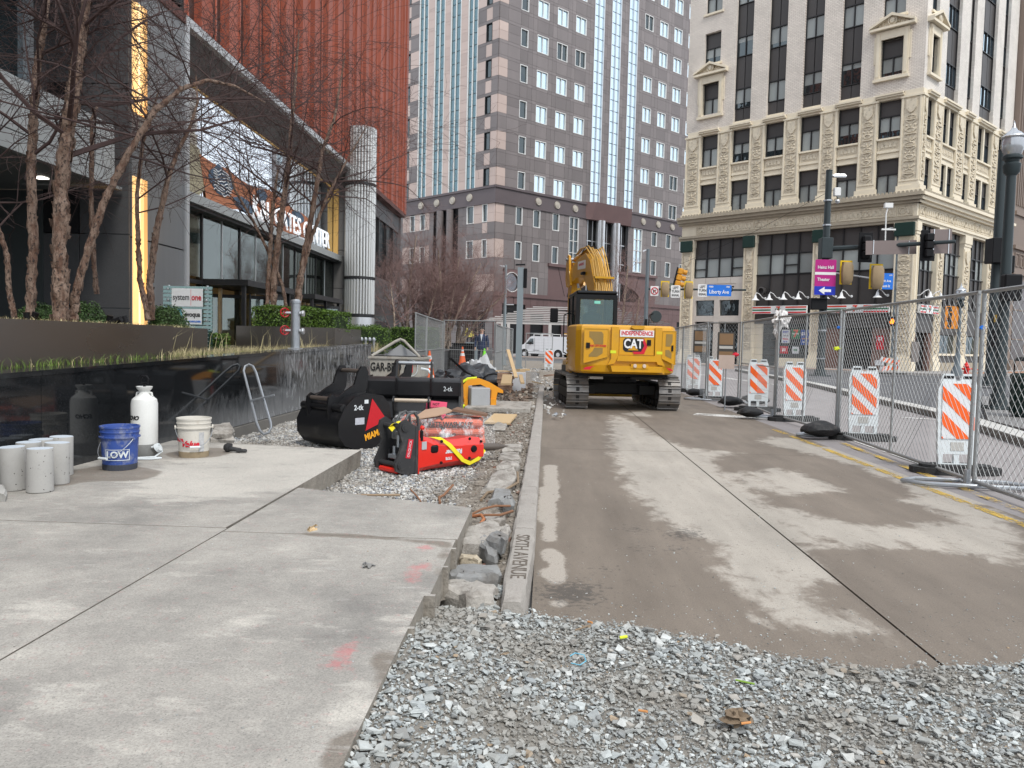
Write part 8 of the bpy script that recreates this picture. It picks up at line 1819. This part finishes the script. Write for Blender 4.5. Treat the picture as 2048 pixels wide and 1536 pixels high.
# ================= SACKS UNDER PLASTIC =================
s0=AT(890,868,9.0); sk=thing('wrapped_pallet','pallet of orange printed sacks wrapped in clear plastic with cardboard on top','wrapped sacks',(AT(888,850,9.9)[0],9.75,.09),R(6))
m_sack=M('orange_printed_sack',(.60,.13,.07),.6,var=.15,vs=5)
r=random.Random(9)
for j in range(3):
    for i in range(2):
        MB(T(-.27+i*.54+r.uniform(-.02,.02),r.uniform(-.02,.02),.02+j*.11)@RZ(r.uniform(-.05,.05))).box(-.26,.26,-.3,.3,0,.10,bev=.035).build('sack',m_sack,sk)
text('CONCRETE WASHOUT',.085,m_txtk,sk,T(0,-.335,.28)@FRONT,ext=.001,bold=.003,sx=.85); text('BAG',.08,m_txtk,sk,T(.1,-.335,.14)@FRONT,ext=.001,bold=.003)
m,N,L,b=nodes('clear_wrinkled_plastic'); pos=N.new('ShaderNodeNewGeometry').outputs['Position']; b.inputs['Base Color'].default_value=(.75,.75,.76,1); b.inputs['Roughness'].default_value=.2
nn=noise(N,L,pos,5,5,.7,stretch=(1,1,.6)); L.new(mth(N,L,'ADD',ramp(N,L,nn,.50,.68),.10,clamp=True),b.inputs['Alpha']); bn=N.new('ShaderNodeBump'); bn.inputs['Strength'].default_value=1; bn.inputs['Distance'].default_value=.06; L.new(nn,bn.inputs['Height']); L.new(bn.outputs[0],b.inputs['Normal']); m_plastic=m
from mathutils import noise as mnz
mb=MB(); vs=[];n_=26
for i in range(n_+1):
    for j in range(13):
        u=-1+2*i/n_; t=j/12
        if t<.5: y=-.40+.06*(t*2); z=t*2*.36
        else: y=-.34+(t-.5)*2*.7; z=.36
        x=u*(.62 if t<.5 else .58); d=mnz.noise(Vector((x*4,y*4,z*4)))*.05; vs.append((x+d*.4+(.05*(1-t) if u>.8 else 0),y+d-.02*(1-t),max(.0,z+d*.8)))
fs=[(i*13+j,(i+1)*13+j,(i+1)*13+j+1,i*13+j+1) for i in range(n_) for j in range(12)]; mb.add(vs,fs); mb.build('plastic_sheet',m_plastic,sk,smooth=True)
m_card=M('tan_cardboard',(.42,.28,.19),.8,var=.08); m_card2=M('brown_cardboard',(.17,.10,.065),.8,var=.1)
MB(T(-.08,-.05,.40)@RY(R(-9))@RX(R(5))).prism([(-.30,-.30),(.0,-.28),(.22,-.1),(.10,.30),(-.15,.28)],0,.012,'z').build('cardboard',m_card,sk); MB(T(.28,.0,.41)@RY(R(8))).prism([(-.16,-.2),(.28,-.22),(.30,.05),(-.1,.24)],0,.03,'z').build('cardboard',m_card2,sk)
# plywood
p=G(1003,840,.12); pw=MB(RZ(R(-4))@RX(R(2))).box(-.20,.20,-.55,.55,0,.03).build('plywood_board',m_wood); pw.location=(p[0],p[1],.125); tag(pw,'square plywood board lying on the rubble right of the sacks','board')
# grey blocks and the yellow clamp
m_blk=M('cast_grey_block',(.34,.345,.35),.75,var=.12,vs=5,bump=.2,bs=30)
p=G(952,818,.1); gbk=MB(RZ(R(20))).box(-.19,.19,-.25,.25,0,.42,bev=.012).build('concrete_block',m_blk); gbk.location=(p[0],p[1]+.25,.09); tag(gbk,'pale grey concrete block standing under the yellow clamp','concrete block')
p=G(925,812,.1); gb2=MB(RZ(R(8))).box(-.12,.12,-.25,.25,0,.46,bev=.012).build('concrete_block',m_blk); gb2.location=(p[0]-.02,p[1]+.75,.09); tag(gb2,'grey concrete block behind the grading bucket, left of the yellow clamp','concrete block')
bx,by=gbk.location.x,gbk.location.y; m_clp=M('safety_orange_yellow',(.70,.28,.012),.4,var=.06,coat=.3)
cm=thing('block_clamp','orange yellow kerb lifting clamp gripping the grey concrete block','lifting clamp',(bx,by,.09),R(12))
for s_ in(-.06,.06): MB().prism([(-.27,.10),(-.29,.47),(-.20,.57),(.02,.60),(.22,.53),(.50,.37),(.50,.31),(.39,.33),(.35,.12),(.25,.10),(.27,.37),(.05,.48),(-.19,.45),(-.20,.12)],s_-.012,s_+.012,'y').build('side_arm',m_clp,cm)
MB().box(-.27,-.20,-.12,.12,.05,.2).build('grip_pad',m_clp,cm); MB().box(.25,.36,-.12,.12,.05,.2).build('grip_pad',m_clp,cm); MB().tube([(-.34,-.1,.05),(-.36,-.08,.25),(-.34,-.05,.45),(-.26,0,.52)],.018,6).build('chain',m_black,cm)
MB().tube([(-.32,-.02,.50),(-.2,0,.58),(-.02,0,.60)],.028,6).build('sling',m_lime,cm); crumple('sling_end','lime sling end lying at the foot of the clamp','sling',(bx-.30,by-.35,.13),.09,.07,.06,m_lime,2,rough=.5,n=(10,8))
# ================= CONCRETE SKIP BUCKET =================
p=AT(800,745,16.6); gbx=thing('concrete_skip','weathered metal concrete bucket with stencilled name and round badge','concrete bucket',(p[0],16.6,.12),R(-3))
gbx.scale=(1,1,1.22)
m_gb=M('rust_stained_pale_metal',(.36,.34,.30),.7,var=.2,vs=3,dirt=(5,.52,.6),dirtc=(.22,.16,.11),bump=.2,bs=12)
MB().hull([[(-.32,-.25,0),(.32,-.25,0),(.32,.25,0),(-.32,.25,0)],[(-.54,-.42,.42),(.54,-.42,.42),(.54,.42,.42),(-.54,.42,.42)],[(-.55,-.43,.72),(.55,-.43,.72),(.55,.43,.72),(-.55,.43,.72)]]).build('body',m_gb,gbx)
MB().box(-.58,.58,-.46,.46,.72,.76).build('rim',m_gb,gbx); MB().box(-.52,.52,-.40,.40,.755,.768).build('dark_inside',m_black,gbx)
MB().tube([(-.52,-.40,.76),(-.1,-.05,1.02),(0,-.02,1.06),(.1,-.05,1.03),(.52,-.40,.76)],.028,8).build('lifting_bail',m_gb,gbx,smooth=True); MB().prism([(-.36,.77),(0,.97),(.36,.77)],.0,.04,'y').build('bail_web',m_blk,gbx)
text('GAR-BRO',.20,m_txtk,gbx,T(-.20,-.437,.57)@FRONT,ext=.002,bold=.004,sx=.78); MB().tube([(.35+.14*math.cos(t),-.44,.57+.14*math.sin(t)) for t in np.linspace(0,6.283,21)[:-1]],.008,4,closed=True).build('round_badge',m_pwh2,gbx); text('I',.2,m_txtr,gbx,T(.35,-.438,.57)@FRONT,ext=.002,bold=.02)
p=AT(872,766,14.2); kb2=MB(RZ(R(-3))).box(-.42,.30,-.35,.35,0,.27,bev=.015).build('kerb_block',m_conc); kb2.location=(p[0],14.6,.12); tag(kb2,'long pale concrete kerb block right of the concrete bucket','concrete block')
ho=MB().tube([tuple(AT(x,y,13.8)) for x,y in((842,737),(856,740),(865,752),(866,768))],.022,6).build('pale_hose',m_pwh2,smooth=True); tag(ho,'pale hose curling over the kerb block','hose')
# ================= TARPS, TIMBER, CONES =================
m_tarp=M('black_wrinkled_tarp',(.030,.033,.038),.45,var=.4,vs=3,bump=.9,bs=5,dirt=(2.5,.55,.5),dirtc=(.25,.26,.28)); m_tarpw=M('dusty_white_tarp',(.50,.51,.52),.6,var=.15,vs=4,bump=.5,bs=8)
def hump(name,label,cat,px,py,Y,sx_,sy_,sz_,mat,seed,rough=.35): p=AT(px,py,Y); return crumple(name,label,cat,(p[0],Y,.14),sx_,sy_,sz_,mat,seed,rough=rough*.75,n=(44,26))
hump('tarp_heap','black tarp heap in the middle of the site, nearer one','tarp',918,745,18.5,.46,.6,.36,m_tarp,1); hump('tarp_heap','large grey white topped tarp bundle behind the black tarp','tarp',945,730,22.,.85,.9,.60,m_tarp,4,.25)
hump('white_sheeting','white plastic sheeting spread behind the orange clamp','sheeting',895,765,16.2,.62,.5,.16,m_tarpw,6,.4); hump('white_sheeting','strip of white sheeting on top of the tarp bundle','sheeting',960,716,22.8,.62,.4,.72,m_tarpw,8,.3)
hump('black_bag','black bag lying left of the tarp bundle','bag',885,722,24,.50,.4,.30,m_tarp,9,.25)
cart=thing('power_trowel','black wheeled hand machine with long twin handles lying by the tarps','machine',(AT(958,748,20)[0],20.,.12),.3)
for i in range(2): MB().tube([(-.75,.0+i*.22,.85),(-.35,0+i*.22,.5),(.2,.0+i*.2,.22),(.6,i*.2,.15)],.022,6).build('handle',m_black,cart)
MB().box(.1,.75,-.15,.4,.05,.28,bev=.04).build('engine',m_black,cart); MB().tube([(.42+.3*math.cos(t),.1,.25+.2*math.sin(t)) for t in np.linspace(0,6.28,13)[:-1]],.02,6,closed=True).build('guard_ring',m_black,cart); MB().cyl((.1,-.2,.14),(.1,.45,.14),.13,n=14).build('wheel',m_rubber,cart)
tm=thing('timber_stack','stack of short reddish timber blocks in front of the mesh fence','timber stack',(AT(1011,750,19.5)[0],19.6,.1),R(-8))
m_tim=M('reddish_cut_timber',(.30,.19,.13),.8,var=.2,vs=8,orand=.3)
for j in range(6):
    for i in range(2): MB(T(r.uniform(-.03,.03),-.1+i*.24,.01+j*.088)@RZ(r.uniform(-.12,.12))).box(-.17,.16,-.10,.10,0,.08,bev=.005).build('timber_block',m_tim,tm)
MB(T(.1,0,.56)@RZ(.1)).box(-.35,.4,-.1,.1,0,.025).build('plank',m_wood,tm)
def plank(label,a,b_,w_,th,mat=m_wood,name='plank'):
    a,b_=Vector(a),Vector(b_); d=b_-a; fr=T(*a)@d.to_track_quat('X','Z').to_matrix().to_4x4(); o=MB(fr).box(0,d.length,-w_/2,w_/2,0,th).build(name,mat); return tag(o,label,'plank','loose timber planks')
q=lambda x,y,Y:tuple(AT(x,y,Y))
plank('long pale plank leaning up against the timber stack',q(1032,756,18.6),q(1016,701,20.6),.09,.03); plank('short wide pale board lying before the timber stack',q(1012,770,17.4),q(1015,752,18.8),.24,.04); plank('short narrow pale board right of the wide one',q(1045,768,17.5),q(1041,752,18.8),.09,.04)
plank('thin pale lath on the dirt beside the excavator track',q(1065,764,20),q(1082,768,19.6),.05,.02); plank('orange brown plank scrap on the dirt left of the excavator',q(1090,753,23),q(1106,751,23.5),.1,.04,m_tim); plank('board across the rubble right of the timber stack',q(1036,742,21),q(1056,741,21.5),.12,.05)
wb=MB(RZ(.15)).box(-.20,.20,-.2,.2,0,.55,bev=.02).build('foam_block',M('white_block',(.60,.62,.66),.6,var=.05)); wb.location=(AT(1036,740,20.5)[0],20.2,.1); tag(wb,'white block standing right of the timber stack','block')
cs=MB().box(-.72,.52,-.9,.9,-.04,.05,bev=.01).build('concrete_slab_piece',m_rock); cs.location=(AT(1008,783,14.8)[0],15.3,.12); tag(cs,'flat grey concrete slab lying crosswise beyond the clamp','concrete slab')
hole=MB().box(-.5,.5,-.3,.3,0,.03).build('dark_hollow',m_gravd); bpy.data.objects.remove(hole)
stones('rubble_heap',900,(-3.6,-.35,16.2,23,lambda X,Y,rs:rs.rand(*X.shape)<.8),lambda X,Y:bedz(X,Y)+.03,.05,.2,stonemat('reddish_brown_rubble',[(0,(.16,.11,.08)),(.35,(.28,.22,.17)),(.55,(.10,.075,.06)),(.75,(.40,.34,.28)),(.9,(.26,.10,.06))],(.12,.09,.07)),12,bias=2.2)
def cone(label,px,Y,h_,mat,z0=.12,band=True):
    p=AT(px,700,Y); o=thing('traffic_cone',label,'traffic cone',(p[0],Y,z0)); r0=.13*h_/.7+.02
    MB().box(-r0*1.35,r0*1.35,-r0*1.35,r0*1.35,0,.03,bev=.01).build('base',mat,o); MB().lathe([(r0,.03),(.025,h_),(0,h_)],18).build('body',mat,o,smooth=True)
    if band:
        for a,b_ in((.52,.66),(.76,.86)): MB().lathe([((r0+(.025-r0)*a)+.004,h_*a),((r0+(.025-r0)*b_)+.004,h_*b_)],18,caps=False).build('white_band',m_refwhite,o)
m_cone=M('faded_orange_cone',(.70,.13,.04),.6,var=.06); m_coneg=M('lime_cone',(.22,.75,.05),.6)
cone('tall orange cone standing before the left mesh fence panel',859,21.5,1.0,m_cone); cone('low orange cone partly hidden left of the tall cone',851,22.5,.62,m_cone); cone('orange cone with white tip behind the tarp bundle',925,30,.75,m_cone,z0=.45); cone('lime green cone behind the tarp bundle by the suited man',969,30,.70,m_coneg,z0=.45,band=False); cone('small orange cone at the fence foot, far left',847,26,.7,m_cone,z0=.2)
# ================= MESH FENCE AT THE BACK =================
def mf(label,pA,YA,pB,YB,top=None,kind='mesh',z0=.12):
    a=AT(pA[0],pA[1],YA); b_=AT(pB[0],pB[1],YB); return fence_panel(label,(a[0],YA),(b_[0],YB),max(a[2],b_[2])-z0 if top is None else top,'temporary mesh fence panels at the back of the site',kind,z0=z0,base=.1,post=.02,mid=False)
mf('leftmost mesh fence panel beside the green hedge',(831,630),19.5,(853,631),22.5,2.0); mf('mesh fence panel angled away, second from the left',(854,632),22.5,(886,640),28,2.0); mf('wide mesh fence panel in front of the suited man',(887,638),26,(991,652),25.6,2.0); mf('mesh fence panel angled away right of the suited man',(992,652),25.5,(1005,660),30,1.9); mf('far narrow mesh fence panel next to the grey post',(1007,660),30,(1026,668),34,1.9)
mf('low far mesh panel between the grey post and the excavator',(1051,686),40,(1106,688),40,1.95,z0=-.02)
bp_=AT(1098,720,38.5); barricade('small distant striped panel in front of the white van',bp_[0],38.5,0)
MB().tube([(bp_[0]-1.6,38.6,.05),(bp_[0]+1.4,38.6,.05)],.06,6).build('barrier_foot',m_black); tag(bpy.data.objects['barrier_foot'],'black tube lying at the foot of the distant striped panel','tube')
# grey box post and thin lamp pole
gpz=G(1037,733); g1=thing('steel_post','square grey steel post with a dark box near its top, left of the white van','post',(AT(1037,733,36)[0],36,0)); tz=AT(1044,535,36)[2]
m_gpost=M('pale_blue_grey_post',(.22,.26,.28),.5,var=.1,dirt=(3,.6,.4),dirtc=(.14,.12,.11)); MB().box(-.14,.14,-.14,.14,0,tz).build('shaft',m_gpost,g1); MB().box(.14,.30,-.2,.1,tz-.95,tz-.05,bev=.03).build('dark_box',m_black,g1); MB().cyl((-.25,0,tz+.12),(.2,0,tz+.14),.04,n=6).build('top_bracket',m_black,g1); MB().box(-.18,.18,-.18,.18,0,.3).build('base_plate',m_gpost,g1)
tp=pole('thin grey lamp pole left of the square steel post',(AT(1008,700,44)[0],44,.1),AT(1008,532,44),.10,.07,name='lamp_post',cat='street lamp',mat=m_gpost); zq=AT(1008,533,44)[2]-.1
MB().cyl((0,0,zq),(-.35,0,zq+.03),.04,n=6).build('lamp_arm',m_silver,tp); MB().cyl((0,0,AT(1008,609,44)[2]-.1),(.5,0,AT(1008,609,44)[2]-.1),.03,n=6).build('side_arm',m_silver,tp)
# ================= VAN =================
vn=thing('van','white cargo van with roof rack, seen from its left rear side','van',(AT(1088,700,74)[0]+.3,74,.0),R(150))
m_van=M('white_van_paint',(.66,.67,.69),.35,var=.03,coat=.5)
body=[(-2.75,.42),(-2.8,.9),(-2.72,1.9),(-2.6,2.05),(1.15,2.08),(1.35,2.0),(2.05,1.28),(2.75,1.12),(2.85,.95),(2.85,.42)]
MB().prism(body,-.98,.98,'y').build('body',m_van,vn)
for x in(-1.75,1.95):
    for s_ in(-1,1): 
        MB().cyl((x,s_*.80,.37),(x,s_*1.0,.37),.37,n=20).build('tyre',m_rubber,vn); MB().cyl((x,s_*.99,.37),(x,s_*1.02,.37),.20,n=14).build('hubcap',m_silver,vn); MB().cyl((x,s_*.975,.40),(x,s_*.99,.40),.45,n=20).build('wheel_arch',m_black,vn)
for s_ in(-1,1):
    MB().prism([(.95,1.3),(.98,1.85),(1.3,1.85),(1.8,1.32)],s_*.975,s_*.99,'y').build('door_window',m_winB,vn); MB().box(.85,.88,s_*.978,s_*.986,.6,1.9).build('door_gap',m_black,vn); MB().box(.3,1.0,s_*.98,s_*.99,.72,.76).build('body_line',m_black,vn); MB().box(-.2,-.18,s_*.978,s_*.986,.6,1.9).build('door_gap',m_black,vn)
MB().prism([(1.38,1.93),(1.42,1.96),(2.04,1.33),(2.0,1.28)],-.85,.85,'y').build('windscreen',m_winB,vn)
for s_ in(-1,1): MB().box(-2.79,-2.72,s_*.93-.05,s_*.93+.05,1.05,1.6).build('tail_light',m_txtr,vn); MB().box(-2.785,-2.74,.08 if s_>0 else -.82,.82 if s_>0 else -.08,1.25,1.85).build('rear_window',m_winB,vn)
MB().box(-2.9,-2.78,-.95,.95,.42,.62).build('rear_bumper',m_darkgrey,vn); MB().box(2.8,2.95,-.95,.95,.42,.68).build('front_bumper',m_darkgrey,vn)
for x in(-2.2,-1.0,.2,1.0): MB().box(x,x+.05,-.85,.85,2.25,2.30).build('rack_bar',m_white,vn); [MB().box(x,x+.05,s_*.82-.03,s_*.82+.03,2.06,2.3).build('rack_leg',m_white,vn) for s_ in(-1,1)]
MB().box(-2.5,-1.9,-.3,.3,2.3,2.38).build('yellow_ladder_end',m_yellow,vn); MB().box(1.2,1.4,1.0,1.2,1.3,1.55).build('mirror',m_black,vn); MB().box(1.2,1.4,-1.2,-1.0,1.3,1.55).build('mirror',m_black,vn)
# ================= PEOPLE =================
m_skin=M('skin',(.50,.30,.22),.6,var=.05); m_suit=M('navy_suit_cloth',(.018,.030,.072),.75,var=.15); m_trou=M('dark_navy_trousers',(.014,.018,.032),.8); m_shirt=M('pale_shirt',(.62,.66,.72),.7); m_shoe=M('black_shoe',(.01,.01,.01),.3); m_hair=M('grey_hair',(.14,.11,.09),.9)
def person(label,loc,rz,h_=1.78,jacket=m_suit,tr=m_trou,shirt=m_shirt,hair=True):
    o=thing('person',label,'person',loc,rz); k=h_/1.78
    J=dict(pel=((0,0,.95),.145),wst=((0,0,1.10),.135),chs=((0,0,1.32),.165),nck=((0,.01,1.50),.062),jaw=((0,-.02,1.58),.075),hd=((0,0,1.66),.098),crn=((0,.01,1.72),.085))
    V=[];E=[];Rr2=[]; idx={}
    def add(n,p,r_,par): idx[n]=len(V); V.append(tuple(c*k for c in p)); Rr2.append(r_*k); 
    order=['pel','wst','chs','nck','jaw','hd','crn']
    for i,n in enumerate(order): add(n,*J[n],None); 
    for i in range(len(order)-1): E.append((i,i+1))
    for s_ in(-1,1):
        t=str(s_)
        for n,p,r_,pa in(('sh',(s_*.19,0,1.43),.075,'chs'),('el',(s_*.26,.02,1.14),.048,'sh'+t),('wr',(s_*.27,-.06,.90),.033,'el'+t),('hn',(s_*.275,-.08,.83),.035,'wr'+t),('fi',(s_*.275,-.09,.75),.018,'hn'+t),('th',(s_*.245,-.12,.80),.013,'hn'+t),
                          ('hp',(s_*.095,0,.90),.105,'pel'),('kn',(s_*.12,-.02,.50),.066,'hp'+t),('an',(s_*.13,.02,.10),.045,'kn'+t),('ft',(s_*.15,-.14,.045),.035,'an'+t)):
            add(n+t,p,r_,None); E.append((idx[pa],idx[n+t]))
    me=bpy.data.meshes.new('body'); me.from_pydata(V,E,[]); bo=bpy.data.objects.new('b',me); COL.objects.link(bo)
    sm=bo.modifiers.new('s','SKIN'); su=bo.modifiers.new('u','SUBSURF'); su.levels=1
    for i,v in enumerate(me.skin_vertices[0].data): v.radius=(Rr2[i],Rr2[i]*.82); v.use_root=(i==0)
    dg=bpy.context.evaluated_depsgraph_get(); m2=bpy.data.meshes.new_from_object(bo.evaluated_get(dg)); bpy.data.objects.remove(bo)
    m2.materials.clear(); [m2.materials.append(x) for x in(m_skin,tr,m_shoe)]
    for p_ in m2.polygons:
        z=p_.center.z/k; p_.material_index=1 if (.1<z<.98 and abs(p_.center.x)<.22*k) else (2 if z<=.1 else 0); p_.use_smooth=True
    m2.name='body'; put('body',m2,o)
    def ring(z,rx,ry,cy=0,cx=0,n=14): return [((cx+rx*math.cos(t))*k,(cy+ry*math.sin(t))*k,z*k) for t in np.linspace(0,2*math.pi,n+1)[:-1]]
    jk=MB().hull([ring(.84,.205,.15),ring(1.0,.195,.145),ring(1.12,.175,.13),ring(1.32,.215,.15),ring(1.43,.21,.13),ring(1.49,.10,.085)]); 
    jk.build('jacket',jacket,o,smooth=True)
    for s_ in(-1,1): MB().tube([(s_*.19*k,0,1.44*k),(s_*.265*k,.02*k,1.15*k),(s_*.275*k,-.055*k,.92*k)],[.078*k,.062*k,.05*k],10).build('sleeve',jacket,o,smooth=True)
    MB().prism([(-.055*k,1.485*k),(.055*k,1.485*k),(0,1.16*k)],-.165*k,-.150*k,'y').build('shirt_front',shirt,o)
    if hair: MB().lathe([(.09*k,0),(.10*k,.04*k),(.07*k,.09*k)],12,fr=T(0,.025*k,1.63*k)).build('hair',m_hair,o)
    for s_ in(-1,1): MB().lathe([(0,.02*k),(.022*k,.01*k),(.024*k,0)],8,fr=T(s_*.098*k,0,1.645*k)@RY(R(90*s_))).build('ear',m_skin,o); MB().lathe([(0,.006*k),(.011*k,0)],8,fr=T(s_*.034*k,-.088*k,1.665*k)@RX(R(90))).build('eye',m_txtk,o)
    MB().prism([(-.014*k,1.61*k),(.014*k,1.61*k),(0,1.655*k)],-.118*k,-.08*k,'y').build('nose',m_skin,o); MB().box(-.025*k,.025*k,-.094*k,-.085*k,1.585*k,1.592*k).build('mouth',M('lips',(.3,.1,.09),.6) if 'lips' not in MATS else MATS['lips'],o)
    return o
mp0=AT(963,700,34.); person('balding man in navy suit and pale shirt standing behind the mesh fence',(mp0[0],34.,.24),.0,1.80)
mp1=AT(938,690,52.); person('distant person with a yellow top standing in the shade near the tower doors',(mp1[0],52,.9),.1,1.72,M('yellow_top',(.6,.52,.12),.7))
for i,(px,Y,w_,h_,mt,lab) in enumerate(((927,36,1.0,1.15,m_black,'tall dark box cabinet left of the suited man'),(945,37,.55,1.2,m_gpost,'grey narrow cabinet just left of the suited man'),(912,33,.5,1.0,m_darkgrey,'dark square bin farthest left behind the mesh fence'))):
    p=AT(px,700,Y); o=thing('cabinet',lab,'cabinet',(p[0],Y,.12)); MB().box(-w_/2,w_/2,-.3,.3,0,h_,bev=.03).build('body',mt,o); MB().box(-w_/2-.02,w_/2+.02,-.32,.32,h_,h_+.05).build('lid',mt,o); MB().box(-w_/2+.06,w_/2-.06,-.31,-.302,.1,h_-.1).build('door',mt,o)
p=AT(745,690,17.4)
# ================= COMPANY SIGN =================
sx_,sy_=AT(374,620,13.9)[0],13.9; sg=thing('company_sign','white company name board on slatted green glass stand beside the planter','sign',(sx_,sy_,.98))
kz=lambda y:AT(374,y,sy_)[2]-.98; kx=lambda x:AT(x,620,sy_)[0]-sx_
m_gg=glass('green_glass_slat',(.55,.72,.68),.05,.20,(.03,.075,.065),trans=.25)
for i in range(17): z=kz(572)-.03-i*.072; MB().box(kx(325),kx(423),.02,.05,z-.028,z+.028).build('glass_slat',m_gg,sg)
for x in(kx(335),kx(412)): MB().cyl((x,.06,0),(x,.06,kz(570)),.02,n=8).build('post',m_silver,sg); [MB().lathe([(0,.02),(.022,.015),(.025,0)],10,fr=T(x,.015,kz(yy_))@RX(R(90))).build('bolt',m_silver,sg) for yy_ in(578,600,640,660)]
b_=MB().box(kx(345),kx(406),-.03,.0,kz(613),kz(577)).build('name_board',m_swhite,sg); zc=(kz(613)+kz(577))/2; u=(kx(406)-kx(345))
text('system',.155,m_darkgrey,b_,T(kx(345)+u*.31,-.034,zc)@FRONT,ext=.001,bold=.002,sx=.72); text('one',.16,m_txtr,b_,T(kx(345)+u*.81,-.034,zc)@FRONT,ext=.001,bold=.004,sx=.75); MB().box(kx(345)+u*.625,kx(345)+u*.633,-.034,-.031,kz(611),kz(579)).build('divider',m_txtr,b_)
b2_=MB().box(kx(357),kx(404),-.03,.0,kz(648),kz(618)).build('name_board',m_swhite,sg); text('evoqua',.125,m_txtk,b2_,T(kx(386),-.034,kz(629))@FRONT,ext=.001,bold=.004,sx=.82); text('WATER TECHNOLOGIES',.04,m_blue,b2_,T(kx(384),-.034,kz(643))@FRONT,ext=.001,bold=.002,sx=.8); MB().prism([(kx(357),kz(618)),(kx(364),kz(618)),(kx(368),kz(635)),(kx(357),kz(640))],-.033,-.031,'y').build('blue_corner',M('pale_cyan_print',(.2,.55,.65),.5),b2_)
# ================= STANDPIPE, ASH BIN, SPOTLIGHTS =================
px_=AT(580,703,13.0); stp=thing('standpipe','silver fire standpipe with four red valve wheels on the wall top','standpipe',(-4.30,13.0,ztop(13))); hS=AT(580,602,13.)[2]-ztop(13)
MB().lathe([(.078,0),(.078,hS-.04),(.086,hS-.035),(.086,hS),(.06,hS+.03),(0,hS+.035)],24).build('pipe',m_steel,stp,smooth=35); MB().box(-.1,.1,-.1,.1,-.0,.012).build('foot_plate',m_silver,stp)
m_whl=M('red_valve_wheel',(.42,.012,.018),.4)
for z in(hS-.20,hS-.50):
    MB().cyl((-.20,-.03,z),(-.06,0,z),.022,n=8).build('valve',m_silver,stp); MB(T(-.17,-.04,z)@RZ(R(-55))).tube([(0,.0+.075*math.cos(t),.075*math.sin(t)) for t in np.linspace(0,6.283,17)[:-1]],.012,6,closed=True).build('hand_wheel',m_whl,stp,smooth=True)
    for a in(0,60,120): MB(T(-.17,-.04,z)@RZ(R(-55))@RX(R(a))).cyl((0,-.07,0),(0,.07,0),.007,n=5).build('wheel_spoke',m_whl,stp)
    MB().cyl((.06,0,z),(.15,0,z-.01),.03,n=10).build('outlet',m_silver,stp); MB(T(.13,0,z-.01)@RY(R(90))).lathe([(.05,-.02),(.055,0),(.05,.02),(0,.03)],12).build('coupling',m_silver,stp)
ab=thing('siamese_manifold','row of capped chrome hose connections behind the far end of the wall','hose connection',(AT(728,680,18.6)[0],18.6,1.0))
for i in range(6): MB().cyl((-.26+i*.1,0,0),(-.26+i*.1,0,.36),.032,n=10).build('pipe',m_steel if i%2 else m_darkgrey,ab,smooth=True); MB().lathe([(.045,.36),(.05,.40),(.03,.44),(0,.45)],10,fr=T(-.26+i*.1,0,0)).build('cap',m_steel,ab,smooth=True)
for i,(x,y,Y,a,lab) in enumerate(((68,636,8.6,20,'black spotlight with bright rim, leftmost in the planter'),(55,640,8.9,-10,'second black spotlight half hidden behind the leftmost one'),(218,640,9.4,15,'black spotlight in the middle of the planter'),(232,648,9.2,70,'black spotlight lying low in the middle of the planter'),(252,640,9.6,-25,'black spotlight tilted left, near the golden strip'),(354,645,11.2,60,'small black spotlight in the shorter planter section'))):
    p=AT(x,y,Y); o=thing('spotlight',lab,'spotlight',(p[0],Y,1.46),0,'black garden spotlights in the planters'); MB(T(0,0,.09)@RY(R(a))).lathe([(.03,-.07),(.036,-.05),(.036,.06),(.040,.07),(.034,.07)],14).build('housing',m_black,o,smooth=40); MB(T(0,0,.09)@RY(R(a))).lathe([(0,.065),(.034,.065),(.034,.06)],14).build('lens',m_silver,o); MB().cyl((0,0,-.02),(0,0,.06),.012,n=6).build('stake',m_black,o)
# ================= BITS IN THE FOREGROUND GRAVEL =================
def bit(name,label,cat,px,py,l,r_,mat,rz,z=.06):
    p=G(px,py,z); o=MB(RZ(rz)).cyl((-l/2,0,0),(l/2,0,.004),r_,n=8).build(name,mat,smooth=True); o.location=(p[0],p[1],z); return tag(o,label,cat)
m_butt=M('cigarette_filter',(.55,.25,.09),.8,var=.1)
bit('cigarette_butt','orange cigarette butt near the slab edge','cigarette butt',785,1368,.03,.004,m_butt,.3,.16); bit('cigarette_butt','orange cigarette butt in the lower middle gravel','cigarette butt',1286,1423,.035,.0045,m_butt,-.5); bit('cigarette_butt','cigarette butt beside a brown clod in the gravel','cigarette butt',1492,1447,.035,.0045,m_butt,.1); bit('cigarette_butt','cigarette butt near the kerb end','cigarette butt',1180,1245,.03,.005,m_butt,-.9,.07)
bit('green_stem','green plant stem lying on the gravel','stem',1490,1365,.075,.004,M('green_stem',(.22,.36,.05),.6),-.55,.07); bit('lime_scrap','bright lime plastic scrap in the gravel','plastic scrap',1247,1275,.035,.007,m_lime,.2,.07); bit('twig','thin brown twig pointing at the kerb end','twig',1166,1256,.10,.004,m_woodold,.7,.075)
crumple('soil_clod','brown clod with leaf fragments in the lower gravel','clod',(G(1475,1438,.05)[0],G(1475,1438,.05)[1],.055),.045,.035,.025,m_woodold,8,rough=.6,n=(12,9))
o=MB().tube([tuple(G(x,y,.07)) for x,y in((1140,1312),(1150,1306),(1168,1310),(1172,1322),(1160,1330),(1142,1326))],.0025,5).build('blue_string',M('blue_twine',(.15,.42,.55),.6),smooth=True); tag(o,'loop of pale blue twine on the gravel','twine')
